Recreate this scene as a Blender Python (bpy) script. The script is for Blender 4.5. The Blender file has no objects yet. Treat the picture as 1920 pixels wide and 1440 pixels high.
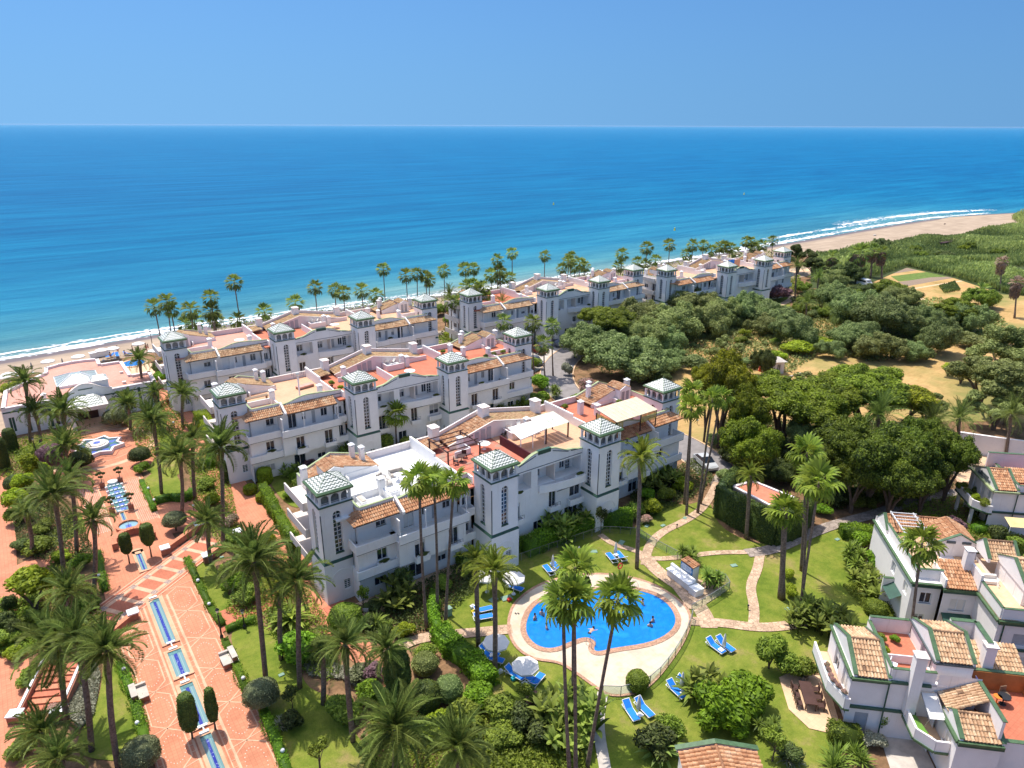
import bpy,math,random
import numpy as np
from mathutils import Vector,Matrix,Euler
R=math.radians
rnd=random.Random(7)
sc=bpy.context.scene
COL=sc.collection
# ---------------------------------------------------------------- camera, world, sun, exposure
CAMX,CAMY,CAMZ=-37.63,-54.50,45.0
FPX,PITCH,HEAD,ROLL=1331.0,math.atan(485/1331.0),R(36),math.atan(6/1920.0)
cam_d=bpy.data.cameras.new('camera')
cam=bpy.data.objects.new('camera',cam_d);COL.objects.link(cam)
cam_d.sensor_width=36.0;cam_d.lens=FPX/1920*36.0
cam_d.clip_start=0.5;cam_d.clip_end=60000
cam.matrix_world=(Matrix.Translation((CAMX,CAMY,CAMZ))@Matrix.Rotation(-HEAD,4,'Z')@Matrix.Rotation(math.pi/2-PITCH,4,'X')@Matrix.Rotation(ROLL,4,'Z'))
sc.camera=cam
world=bpy.data.worlds.new('World');sc.world=world;world.use_nodes=True
wn=world.node_tree.nodes;wl=world.node_tree.links
for n in list(wn):wn.remove(n)
wout=wn.new('ShaderNodeOutputWorld');wbg=wn.new('ShaderNodeBackground')
sky=wn.new('ShaderNodeTexSky');sky.sky_type='NISHITA';sky.sun_disc=False
sky.sun_elevation=R(68);sky.sun_rotation=R(-5.5)
sky.altitude=0;sky.air_density=1.0;sky.dust_density=2.0;sky.ozone_density=3.0
SKY_TINT=(0.236,0.418,0.60,1)
tc=wn.new('ShaderNodeTexCoord');sx=wn.new('ShaderNodeSeparateXYZ');cx_=wn.new('ShaderNodeCombineXYZ')
wl.new(tc.outputs['Generated'],sx.inputs[0])
z2=wn.new('ShaderNodeMath');z2.operation='MULTIPLY_ADD';wl.new(sx.outputs[2],z2.inputs[0]);wl.new(sx.outputs[2],z2.inputs[1]);z2.inputs[2].default_value=0.13**2
zs=wn.new('ShaderNodeMath');zs.operation='SQRT';wl.new(z2.outputs[0],zs.inputs[0])
wl.new(sx.outputs[0],cx_.inputs[0]);wl.new(sx.outputs[1],cx_.inputs[1]);wl.new(zs.outputs[0],cx_.inputs[2]);wl.new(cx_.outputs[0],sky.inputs[0])
tf=wn.new('ShaderNodeMapRange');tf.inputs[1].default_value=0.15;tf.inputs[2].default_value=0.6;tf.inputs[3].default_value=1.0;tf.inputs[4].default_value=0.0;wl.new(sx.outputs[2],tf.inputs[0])
tint=wn.new('ShaderNodeMixRGB');tint.blend_type='MULTIPLY';wl.new(tf.outputs[0],tint.inputs[0])
tint.inputs[2].default_value=SKY_TINT
wl.new(sky.outputs[0],tint.inputs[1]);wl.new(tint.outputs[0],wbg.inputs[0]);wl.new(wbg.outputs[0],wout.inputs[0])
wbg.inputs[1].default_value=0.15
SUN_EL,SUN_AZ=R(67),R(95.5)
sun_d=bpy.data.lights.new('sun','SUN');sun_o=bpy.data.objects.new('sun',sun_d);COL.objects.link(sun_o)
sun_d.energy=3.4;sun_d.angle=R(0.5);sun_d.color=(1.0,0.955,0.88)
sd=Vector((math.cos(SUN_EL)*math.cos(SUN_AZ),math.cos(SUN_EL)*math.sin(SUN_AZ),math.sin(SUN_EL)))
sun_o.rotation_euler=sd.to_track_quat('Z','Y').to_euler();sun_o.location=(0,0,120)
sc.view_settings.view_transform='Standard';sc.view_settings.look='None'
sc.view_settings.exposure=0.66;sc.view_settings.gamma=1.0;sc.view_settings.use_curve_mapping=False
sc.render.engine='CYCLES'
sc.cycles.max_bounces=5;sc.cycles.diffuse_bounces=4;sc.cycles.transparent_max_bounces=8
# ---------------------------------------------------------------- survey helper: photo pixel + height -> plan position
_ct,_st=math.cos(PITCH),math.sin(PITCH)
def GP(px,py,h=0.0):
 x,y=px-960.0,py-720.0
 c,s=math.cos(ROLL),math.sin(ROLL)
 x,y=x*c+y*s,-x*s+y*c
 fy=FPX*_ct-y*_st;dz=-FPX*_st-y*_ct
 t=(CAMZ-h)/-dz
 gx,gy=x*t,fy*t
 return(CAMX+gx*math.cos(HEAD)+gy*math.sin(HEAD),CAMY-gx*math.sin(HEAD)+gy*math.cos(HEAD))
def PX(X,Y,Z=0.0):
 dx,dy,dz=X-CAMX,Y-CAMY,Z-CAMZ
 gx=dx*math.cos(HEAD)-dy*math.sin(HEAD);gy=dx*math.sin(HEAD)+dy*math.cos(HEAD)
 z=gy*_ct-dz*_st;up=gy*_st+dz*_ct
 return 960+FPX*gx/z,720-FPX*up/z
def HT(P,py):
 """height above the plan point P that is seen on photo row py"""
 lo,hi=0.0,30.0
 for _ in range(30):
  m=(lo+hi)/2
  if PX(P[0],P[1],m)[1]>py:lo=m
  else:hi=m
 return lo
# ---------------------------------------------------------------- materials
MATS={}
def nodes(name,rough=0.8,spec=0.3):
 m=bpy.data.materials.new(name);m.use_nodes=True
 nt=m.node_tree;b=nt.nodes['Principled BSDF']
 b.inputs['Roughness'].default_value=rough
 b.inputs['Specular IOR Level'].default_value=spec
 MATS[name]=m
 return m,nt,b
def N(nt,t,**k):
 n=nt.nodes.new(t)
 for a,v in k.items():
  if a=='inp':
   for i,x in v.items():n.inputs[i].default_value=x
  else:setattr(n,a,v)
 return n
def ramp(nt,src,stops,interp='LINEAR'):
 r=nt.nodes.new('ShaderNodeValToRGB');r.color_ramp.interpolation=interp
 e=r.color_ramp.elements
 while len(e)<len(stops):e.new(0.5)
 for i,(p,c)in enumerate(stops):
  e[i].position=p;e[i].color=tuple(c)+(1,)if len(c)==3 else c
 nt.links.new(src,r.inputs[0]);return r.outputs[0]
def mixc(nt,f,a,b,blend='MIX'):
 n=nt.nodes.new('ShaderNodeMixRGB');n.blend_type=blend
 for i,v in((0,f),(1,a),(2,b)):
  if hasattr(v,'is_linked'):nt.links.new(v,n.inputs[i])
  elif isinstance(v,(int,float)):n.inputs[i].default_value=v
  else:n.inputs[i].default_value=tuple(v)+(1,)if len(v)==3 else v
 return n.outputs[0]
def coords(nt,scale=(1,1,1),rot=0,obj=False):
 if obj:
  src=N(nt,'ShaderNodeTexCoord').outputs['Object']
 else:
  src=N(nt,'ShaderNodeNewGeometry').outputs['Position']
 mp=N(nt,'ShaderNodeMapping');mp.inputs['Scale'].default_value=scale;mp.inputs['Rotation'].default_value=(0,0,rot)
 nt.links.new(src,mp.inputs[0]);return mp.outputs[0]
def noise(nt,co,s,d=4,r=0.6,out=0):
 n=N(nt,'ShaderNodeTexNoise');n.inputs['Scale'].default_value=s;n.inputs['Detail'].default_value=d
 n.inputs['Roughness'].default_value=r;nt.links.new(co,n.inputs['Vector']);return n.outputs[out]
def bump(nt,b,h,strength=0.3,dist=0.05):
 n=N(nt,'ShaderNodeBump');n.inputs['Strength'].default_value=strength;n.inputs['Distance'].default_value=dist
 nt.links.new(h,n.inputs['Height']);nt.links.new(n.outputs[0],b.inputs['Normal'])
def plain(name,c,rough=0.7,spec=0.3,var=0.12,scale=1.5,c2=None,metal=0):
 m,nt,b=nodes(name,rough,spec)
 co=coords(nt)
 f=noise(nt,co,scale)
 c2=c2 or tuple(x*(1-var*2)for x in c)
 col=ramp(nt,f,[(0.3,c2),(0.62,c)])
 nt.links.new(col,b.inputs['Base Color']);b.inputs['Metallic'].default_value=metal
 return m
def wallmat(name,c,dirt=(0.55,0.5,0.44)):
 m,nt,b=nodes(name,0.85,0.2)
 co=coords(nt)
 f1=noise(nt,co,0.5,5,0.7)
 st=coords(nt,(2.2,2.2,0.16));f2=noise(nt,st,1.6,4,0.7)
 a=ramp(nt,f1,[(0.25,tuple(x*0.90 for x in c)),(0.6,c)])
 msk=ramp(nt,f2,[(0.60,(0,0,0)),(0.78,(0.5,0.5,0.5))])
 nt.links.new(mixc(nt,msk,a,tuple(x*y*1.15 for x,y in zip(c,dirt))),b.inputs['Base Color'])
 bump(nt,b,noise(nt,co,9,3),0.15,0.02)
 return m
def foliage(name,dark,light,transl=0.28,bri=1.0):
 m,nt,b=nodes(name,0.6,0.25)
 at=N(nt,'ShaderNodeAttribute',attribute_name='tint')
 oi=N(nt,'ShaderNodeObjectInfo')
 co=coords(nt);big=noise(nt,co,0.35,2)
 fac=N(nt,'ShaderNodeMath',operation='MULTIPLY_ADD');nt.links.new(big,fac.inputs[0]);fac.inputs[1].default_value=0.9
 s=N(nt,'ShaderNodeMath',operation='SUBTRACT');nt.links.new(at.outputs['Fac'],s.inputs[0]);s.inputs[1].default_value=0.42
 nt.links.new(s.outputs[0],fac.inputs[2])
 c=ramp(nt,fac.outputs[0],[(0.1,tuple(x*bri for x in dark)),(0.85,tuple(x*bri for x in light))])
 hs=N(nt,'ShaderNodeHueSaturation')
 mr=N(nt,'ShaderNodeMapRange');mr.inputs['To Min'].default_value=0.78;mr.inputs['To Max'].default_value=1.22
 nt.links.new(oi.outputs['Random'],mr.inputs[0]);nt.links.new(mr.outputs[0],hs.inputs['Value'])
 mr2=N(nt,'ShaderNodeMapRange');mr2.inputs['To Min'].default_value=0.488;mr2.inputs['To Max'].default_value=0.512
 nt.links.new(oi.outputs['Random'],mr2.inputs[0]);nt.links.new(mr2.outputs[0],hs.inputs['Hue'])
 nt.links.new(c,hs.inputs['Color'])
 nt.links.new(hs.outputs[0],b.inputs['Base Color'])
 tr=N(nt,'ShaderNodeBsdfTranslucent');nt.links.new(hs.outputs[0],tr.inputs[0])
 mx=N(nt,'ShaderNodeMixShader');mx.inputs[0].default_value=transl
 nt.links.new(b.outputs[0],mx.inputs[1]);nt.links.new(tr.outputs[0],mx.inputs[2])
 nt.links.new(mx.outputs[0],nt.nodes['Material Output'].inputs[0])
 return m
def tilemat(name,stops):
 m,nt,b=nodes(name,0.8,0.2)
 at=N(nt,'ShaderNodeAttribute',attribute_name='tint')
 co=coords(nt);big=noise(nt,co,0.9,3)
 fac=N(nt,'ShaderNodeMath',operation='MULTIPLY_ADD');nt.links.new(at.outputs['Fac'],fac.inputs[0]);fac.inputs[1].default_value=0.75
 s=N(nt,'ShaderNodeMath',operation='MULTIPLY_ADD');nt.links.new(big,s.inputs[0]);s.inputs[1].default_value=0.9;s.inputs[2].default_value=-0.32
 nt.links.new(s.outputs[0],fac.inputs[2])
 c=ramp(nt,fac.outputs[0],stops)
 dirt=ramp(nt,noise(nt,co,7,4,0.7),[(0.3,(0.55,0.5,0.45)),(0.55,(1,1,1))])
 nt.links.new(mixc(nt,1.0,c,dirt,'MULTIPLY'),b.inputs['Base Color'])
 return m
def zigzagmat(name):
 m,nt,b=nodes(name,0.35,0.5)
 uv=N(nt,'ShaderNodeUVMap');sep=N(nt,'ShaderNodeSeparateXYZ');nt.links.new(uv.outputs[0],sep.inputs[0])
 tri=N(nt,'ShaderNodeMath',operation='PINGPONG');nt.links.new(sep.outputs[0],tri.inputs[0]);tri.inputs[1].default_value=0.5
 k=N(nt,'ShaderNodeMath',operation='MULTIPLY_ADD');nt.links.new(tri.outputs[0],k.inputs[0]);k.inputs[1].default_value=1.0
 nt.links.new(sep.outputs[1],k.inputs[2])
 fr=N(nt,'ShaderNodeMath',operation='FRACT');nt.links.new(k.outputs[0],fr.inputs[0])
 gt=N(nt,'ShaderNodeMath',operation='GREATER_THAN');nt.links.new(fr.outputs[0],gt.inputs[0]);gt.inputs[1].default_value=0.56
 co=coords(nt);dn=ramp(nt,noise(nt,co,3,4),[(0.3,(0.8,0.78,0.7)),(0.6,(1,1,1))])
 c=mixc(nt,gt.outputs[0],(0.78,0.78,0.72),(0.10,0.135,0.11))
 nt.links.new(mixc(nt,1.0,c,dn,'MULTIPLY'),b.inputs['Base Color'])
 return m
def pavemat(name,c,size=0.35,c2=None,joint=0.7,var=0.12,rot=0):
 m,nt,b=nodes(name,0.8,0.25)
 co=coords(nt,(1,1,1),rot)
 br=N(nt,'ShaderNodeTexBrick');br.offset=0.0;br.squash=1
 br.inputs['Scale'].default_value=1.0;br.inputs['Mortar Size'].default_value=size*0.045
 br.inputs['Brick Width'].default_value=size;br.inputs['Row Height'].default_value=size
 br.inputs['Color1'].default_value=tuple(c)+(1,);br.inputs['Color2'].default_value=tuple(x*(1-var)for x in c)+(1,)
 br.inputs['Mortar'].default_value=tuple(x*joint for x in c)+(1,)
 nt.links.new(co,br.inputs['Vector'])
 f=noise(nt,co,0.35,5,0.7)
 st=ramp(nt,f,[(0.28,(0.78,0.74,0.72)),(0.5,(1,1,1)),(0.75,(1.06,1.08,1.1))])
 col=mixc(nt,1.0,br.outputs[0],st,'MULTIPLY')
 if c2:
  f2=noise(nt,co,0.8,5,0.7)
  col=mixc(nt,ramp(nt,f2,[(0.5,(0,0,0)),(0.62,(0.8,0.8,0.8))]),col,c2)
 nt.links.new(col,b.inputs['Base Color'])
 return m
def stonemat(name,c,scale=2.5,c2=None):
 m,nt,b=nodes(name,0.85,0.2)
 co=coords(nt)
 v=N(nt,'ShaderNodeTexVoronoi');v.inputs['Scale'].default_value=scale;nt.links.new(co,v.inputs['Vector'])
 e=N(nt,'ShaderNodeTexVoronoi',feature='DISTANCE_TO_EDGE');e.inputs['Scale'].default_value=scale;nt.links.new(co,e.inputs['Vector'])
 sep=N(nt,'ShaderNodeSeparateColor');nt.links.new(v.outputs['Color'],sep.inputs[0])
 col=ramp(nt,sep.outputs[0],[(0,tuple(x*0.78 for x in c)),(0.6,c),(1,c2 or tuple(min(1,x*1.15)for x in c))])
 j=ramp(nt,e.outputs['Distance'],[(0.02,(0.6,0.58,0.55)),(0.07,(1,1,1))])
 st=ramp(nt,noise(nt,co,0.5,4),[(0.3,(0.8,0.8,0.8)),(0.6,(1,1,1))])
 nt.links.new(mixc(nt,1,mixc(nt,1,col,j,'MULTIPLY'),st,'MULTIPLY'),b.inputs['Base Color'])
 return m
WHITE=wallmat('white_render',(0.86,0.835,0.805))
CREAMW=wallmat('cream_render',(0.74,0.66,0.60))
PINKW=wallmat('pale_pink_render',(0.78,0.70,0.68))
HOUSEW=wallmat('house_render',(0.84,0.79,0.76))
WHITEP=plain('white_paint',(0.80,0.80,0.80),0.5,0.4,0.04)
GREENT=plain('green_glazed_trim',(0.085,0.155,0.070),0.45,0.4,0.2,2.5)
DGREEN=plain('dark_green_trim',(0.035,0.095,0.065),0.5,0.4,0.15)
MINT=plain('pale_green_coping',(0.36,0.42,0.22),0.6,0.3,0.15)
SLATE=plain('grey_green_groove',(0.10,0.115,0.12),0.7,0.2)
ZIG=zigzagmat('zigzag_glazed_tiles')
TILE=tilemat('terracotta_roof_tiles',[(0.0,(0.22,0.12,0.07)),(0.3,(0.50,0.25,0.13)),(0.6,(0.62,0.37,0.21)),(0.95,(0.68,0.50,0.33))])
TILEO=tilemat('bright_roof_tiles',[(0.0,(0.2,0.10,0.06)),(0.3,(0.50,0.24,0.12)),(0.65,(0.62,0.35,0.19)),(0.95,(0.66,0.46,0.30))])
TILEY=tilemat('aged_roof_tiles',[(0.0,(0.18,0.11,0.07)),(0.3,(0.50,0.30,0.17)),(0.6,(0.62,0.42,0.25)),(0.95,(0.7,0.54,0.36))])
TILEM=tilemat('mossy_roof_tiles',[(0.0,(0.20,0.13,0.07)),(0.3,(0.42,0.25,0.13)),(0.6,(0.54,0.35,0.20)),(0.95,(0.50,0.42,0.20))])
TERR=pavemat('terracotta_paving',(0.60,0.235,0.130),0.33)
TERR2=pavemat('terracotta_terrace',(0.54,0.175,0.098),0.3,None,0.75)
TERRP=pavemat('pink_terrace',(0.62,0.31,0.23),0.35,None,0.85)
TERRO=pavemat('orange_terrace',(0.66,0.38,0.23),0.3,None,0.85)
TERRW=pavemat('worn_terrace',(0.60,0.19,0.12),0.3,(0.30,0.24,0.18),0.75)
WDECK=plain('white_deck',(0.78,0.77,0.75),0.8,0.2,0.03)
CREAMP=pavemat('cream_paving',(0.70,0.47,0.29),0.4,None,0.85)
CREAMB=pavemat('cream_band_paving',(0.70,0.42,0.27),0.5,None,0.85)
TANPATH=stonemat('tan_stone_path',(0.58,0.40,0.27),2.6)
SHADEPATH=stonemat('grey_stone_path',(0.38,0.31,0.26),2.2)
DECK=pavemat('pool_deck_stone',(0.60,0.50,0.38),0.6,(0.52,0.42,0.28),0.9,0.06)
EDGE=stonemat('brick_pool_edge',(0.52,0.30,0.20),5)
ROAD=plain('asphalt_road',(0.26,0.235,0.225),0.9,0.2,0.12,0.8)
CONC=plain('pale_concrete',(0.55,0.49,0.42),0.85,0.2,0.15,1.2)
BRICKW=plain('terracotta_wall',(0.40,0.17,0.11),0.85,0.2,0.15,2)
GLASS=plain('dark_window_glass',(0.022,0.032,0.05),0.06,0.9,0.2,0.8)
CURT=plain('curtained_glass',(0.16,0.17,0.18),0.15,0.7,0.3,1.8)
SHUT=plain('grey_shutter',(0.42,0.43,0.45),0.6,0.3,0.05)
METAL=plain('grey_metal',(0.30,0.31,0.32),0.4,0.5,0.1,2,None,0.6)
BLACK=plain('black_iron',(0.02,0.02,0.022),0.5,0.4)
WOODD=plain('dark_stained_wood',(0.075,0.035,0.028),0.6,0.3)
WOODT=plain('teak_wood',(0.24,0.16,0.10),0.6,0.3)
CANV=plain('off_white_canvas',(0.76,0.72,0.66),0.8,0.2,0.05)
CANVT=plain('tan_canvas',(0.70,0.56,0.38),0.8,0.2,0.08)
BLUEC=plain('blue_canvas',(0.015,0.21,0.72),0.7,0.3,0.08)
TEALC=plain('teal_cloth',(0.03,0.42,0.50),0.7,0.3,0.08)
BLUESIGN=plain('blue_sign_board',(0.02,0.17,0.42),0.6,0.3,0.05)
RED=plain('red_plastic',(0.62,0.05,0.03),0.5,0.4)
PINK=plain('pink_petals',(0.72,0.12,0.22),0.7,0.2)
YEL=plain('yellow_cloth',(0.8,0.62,0.04),0.7,0.2)
PLUM=plain('dark_plum',(0.10,0.03,0.035),0.7,0.2)
TRUNK=plain('palm_trunk_bark',(0.24,0.18,0.14),0.95,0.1,0.25,5,(0.10,0.07,0.055))
BARK=plain('tree_bark',(0.14,0.10,0.075),0.95,0.1,0.2,3)
SKIN=plain('tanned_skin',(0.60,0.35,0.24),0.6,0.3)
HAIR=plain('dark_hair',(0.03,0.02,0.015),0.7,0.3)
MANH=plain('green_cover',(0.22,0.34,0.26),0.7,0.3,0.1)
PLANK=plain('yellow_slats',(0.60,0.44,0.12),0.7,0.3,0.1,3)
DATE=foliage('date_palm_fronds',(0.060,0.095,0.020),(0.26,0.33,0.070),0.37)
DATEL=foliage('yellowish_palm_fronds',(0.09,0.125,0.020),(0.38,0.43,0.06),0.42)
FAN=foliage('fan_palm_leaves',(0.05,0.09,0.012),(0.31,0.40,0.040),0.42)
FANFAR=foliage('seafront_fan_palm_leaves',(0.050,0.080,0.016),(0.26,0.33,0.055),0.35)
DEADF=foliage('dead_palm_fronds',(0.184,0.126,0.092),(0.367,0.250,0.167),0.22)
LIME=foliage('lime_foliage',(0.12,0.17,0.012),(0.42,0.50,0.03),0.42)
HEDGE=foliage('hedge_foliage',(0.07,0.14,0.010),(0.24,0.40,0.02),0.34)
DHEDGE=foliage('clipped_cypress',(0.051,0.087,0.023),(0.158,0.208,0.035),0.24)
SHRUB=foliage('shrub_foliage',(0.075,0.115,0.014),(0.30,0.38,0.045),0.37)
DSHRUB=foliage('dark_shrub_foliage',(0.030,0.048,0.014),(0.15,0.19,0.045),0.32)
TAMAR=foliage('olive_tree_foliage',(0.10,0.125,0.030),(0.35,0.39,0.12),0.32)
TAMAR2=foliage('grey_green_foliage',(0.090,0.13,0.038),(0.30,0.37,0.12),0.32)
PINE=foliage('stone_pine_needles',(0.05,0.075,0.008),(0.25,0.31,0.020),0.32)
PINEY=foliage('yellow_pine_needles',(0.08,0.09,0.010),(0.38,0.39,0.02),0.32)
FICUS=foliage('ficus_foliage',(0.022,0.042,0.008),(0.175,0.225,0.020),0.34)
GREYP=foliage('silver_shrub_foliage',(0.075,0.085,0.035),(0.26,0.28,0.13),0.22)
SAGE=foliage('sage_ground_foliage',(0.16,0.165,0.10),(0.42,0.41,0.29),0.22)
PURP=foliage('purple_shrub_foliage',(0.104,0.051,0.070),(0.267,0.151,0.167),0.27)
FLOW=foliage('pink_flowering_foliage',(0.116,0.206,0.046),(0.600,0.333,0.300),0.32)
REED=foliage('cane_reed_foliage',(0.12,0.16,0.045),(0.40,0.45,0.13),0.37)
BANANA=foliage('broad_leaf_foliage',(0.07,0.10,0.022),(0.33,0.40,0.07),0.42)
YUCCA=foliage('yucca_leaves',(0.06,0.10,0.020),(0.26,0.36,0.05),0.32)
# ---------------------------------------------------------------- mesh helpers
class MB:
 def __init__(s):s.v=[];s.f=[];s.uv=None
 def add(s,vs,fs):
  o=len(s.v);s.v+=[tuple(p)for p in vs];s.f+=[tuple(i+o for i in f)for f in fs];return s
 def quad(s,a,b,c,d):return s.add([a,b,c,d],[(0,1,2,3)])
 def tri(s,a,b,c):return s.add([a,b,c],[(0,1,2)])
 def box(s,x0,y0,z0,x1,y1,z1):
  if x0>x1:x0,x1=x1,x0
  if y0>y1:y0,y1=y1,y0
  if z0>z1:z0,z1=z1,z0
  return s.add([(x0,y0,z0),(x1,y0,z0),(x1,y1,z0),(x0,y1,z0),(x0,y0,z1),(x1,y0,z1),(x1,y1,z1),(x0,y1,z1)],[(0,3,2,1),(4,5,6,7),(0,1,5,4),(1,2,6,5),(2,3,7,6),(3,0,4,7)])
 def bar(s,p,q,w,h=None):
  p,q=Vector(p),Vector(q);d=(q-p)
  if d.length<1e-6:return s
  d.normalize();up=Vector((0,0,1))if abs(d.z)<0.95 else Vector((0,1,0))
  a=d.cross(up).normalized()*w/2;b=a.cross(d).normalized()*(h or w)/2
  vs=[p-a-b,p+a-b,p+a+b,p-a+b,q-a-b,q+a-b,q+a+b,q-a+b]
  return s.add(vs,[(0,1,2,3),(7,6,5,4),(0,4,5,1),(1,5,6,2),(2,6,7,3),(3,7,4,0)])
 def prism(s,poly,z0,z1):
  n=len(poly)
  s.add([(x,y,z0)for x,y in poly]+[(x,y,z1)for x,y in poly],[tuple(range(n-1,-1,-1)),tuple(range(n,2*n))]+[(i,(i+1)%n,n+(i+1)%n,n+i)for i in range(n)])
  return s
 def sheet(s,poly,z):
  s.add([(x,y,z)for x,y in poly],[tuple(range(len(poly)))]);return s
 def cyl(s,p,q,r0,r1=None,n=8,caps=True):
  r1=r0 if r1 is None else r1
  p,q=Vector(p),Vector(q);d=(q-p).normalized()
  up=Vector((0,0,1))if abs(d.z)<0.9 else Vector((1,0,0))
  a=d.cross(up).normalized();b=d.cross(a)
  vs=[]
  for c,r in((p,r0),(q,r1)):
   for i in range(n):
    t=2*math.pi*i/n;vs.append(c+(a*math.cos(t)+b*math.sin(t))*r)
  fs=[(i,(i+1)%n,n+(i+1)%n,n+i)for i in range(n)]
  if caps:fs+=[tuple(range(n-1,-1,-1)),tuple(range(n,2*n))]
  return s.add(vs,fs)
 def tube(s,pts,rs,n=8):
  rings=[]
  for i,p in enumerate(pts):
   p=Vector(p)
   d=(Vector(pts[min(i+1,len(pts)-1)])-Vector(pts[max(i-1,0)])).normalized()
   up=Vector((0,1,0))if abs(d.y)<0.9 else Vector((1,0,0))
   a=d.cross(up).normalized();b=d.cross(a)
   rings.append([p+(a*math.cos(2*math.pi*k/n)+b*math.sin(2*math.pi*k/n))*rs[i]for k in range(n)])
  vs=[q for r in rings for q in r];fs=[]
  for i in range(len(pts)-1):
   for k in range(n):fs.append((i*n+k,i*n+(k+1)%n,(i+1)*n+(k+1)%n,(i+1)*n+k))
  fs.append(tuple(range(n-1,-1,-1)));fs.append(tuple((len(pts)-1)*n+k for k in range(n)))
  return s.add(vs,fs)
 def lathe(s,prof,cx=0,cy=0,n=16):
  vs=[(cx+r*math.cos(2*math.pi*k/n),cy+r*math.sin(2*math.pi*k/n),z)for r,z in prof for k in range(n)]
  fs=[(i*n+k,i*n+(k+1)%n,(i+1)*n+(k+1)%n,(i+1)*n+k)for i in range(len(prof)-1)for k in range(n)]
  return s.add(vs,fs)
 def ball(s,c,r,n=10,m=6,sz=1):
  return s.lathe([(max(1e-3,r*math.sin(math.pi*j/m)),c[2]-r*sz*math.cos(math.pi*j/m))for j in range(m+1)],c[0],c[1],n)
 def mesh(s,name):
  me=bpy.data.meshes.new(name);me.from_pydata(s.v,[],s.f);me.update();return me
 def build(s,name,mat,parent=None,smooth=False,**k):
  me=s.mesh(name)
  if smooth:me.shade_smooth()
  return link(name,me,mat,parent,**k)
def link(name,me,mat,parent=None,loc=None,kind=None,label=None):
 o=bpy.data.objects.new(name,me)
 if me and mat is not None and len(me.materials)==0:me.materials.append(mat)
 COL.objects.link(o)
 if parent is not None:o.parent=parent
 if loc is not None:o.location=loc
 if kind:o['kind']=kind
 if label:o['label']=label
 return o
def thing(name,label,cat,loc=(0,0,0),rz=0,group=None):
 o=bpy.data.objects.new(name,None);o.empty_display_size=0.3;COL.objects.link(o)
 o.location=loc if len(loc)==3 else(loc[0],loc[1],0);o.rotation_euler=(0,0,rz)
 o['label']=label;o['category']=cat
 if group:o['group']=group
 return o
def tag(o,label,cat,group=None,kind=None):
 if kind:o['kind']=kind
 else:o['category']=cat
 o['label']=label
 if group:o['group']=group
 return o
def struct(o,label=None):
 o['kind']='structure'
 if label:o['label']=label
 return o
def copy_tree(o,loc=None,rz=None,label=None,group=None,scale=None):
 c=o.copy();COL.objects.link(c)
 if loc is not None:c.location=loc if len(loc)==3 else(loc[0],loc[1],0)
 if rz is not None:c.rotation_euler=(0,0,rz)
 if scale is not None:c.scale=(scale,)*3 if isinstance(scale,(int,float))else scale
 if label:c['label']=label
 if group:c['group']=group
 for ch in list(o.children):
  d=ch.copy();COL.objects.link(d);d.parent=c
  for g in ch.children:
   e=g.copy();COL.objects.link(e);e.parent=d
 return c
def np_mesh(name,V,F,tint=None,smooth=False):
 """V (n,3), F (m,k) arrays; tint per face"""
 me=bpy.data.meshes.new(name);V=np.asarray(V,dtype=np.float32);F=np.asarray(F,dtype=np.int32)
 m,k=F.shape
 me.vertices.add(len(V));me.vertices.foreach_set('co',V.ravel())
 me.loops.add(m*k);me.loops.foreach_set('vertex_index',F.ravel())
 me.polygons.add(m);me.polygons.foreach_set('loop_start',np.arange(m,dtype=np.int32)*k)
 me.polygons.foreach_set('loop_total',np.full(m,k,dtype=np.int32))
 me.update(calc_edges=True)
 if tint is not None:
  a=me.attributes.new('tint','FLOAT','FACE');a.data.foreach_set('value',np.asarray(tint,dtype=np.float32))
 if smooth:me.shade_smooth()
 return me
ORD=['leftmost','second','third','fourth','fifth','sixth','seventh','eighth','ninth','tenth','eleventh','twelfth','thirteenth','fourteenth','fifteenth','sixteenth','seventeenth','eighteenth','nineteenth','twentieth']
def ordinal(i,n):
 if i==0:return 'leftmost'
 if i==n-1:return 'rightmost'
 if i<20:return ORD[i]+' from the left'
 j=n-1-i
 if j<20:return ORD[j]+' from the right'
 return 'number %d from the left'%(i+1)
REG={}
def reg(o,base,group):
 """collect look-alikes of one place; their labels get a place within the row at the end"""
 REG.setdefault((base,group),[]).append(o);o['group']=group;return o
def finish_labels():
 for(base,group),l in REG.items():
  l.sort(key=lambda o:PX(o.matrix_world.translation.x if False else o.location.x,o.location.y,0)[0])
  for i,o in enumerate(l):
   o['label']=base if len(l)==1 else base+', '+ordinal(i,len(l))
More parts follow.
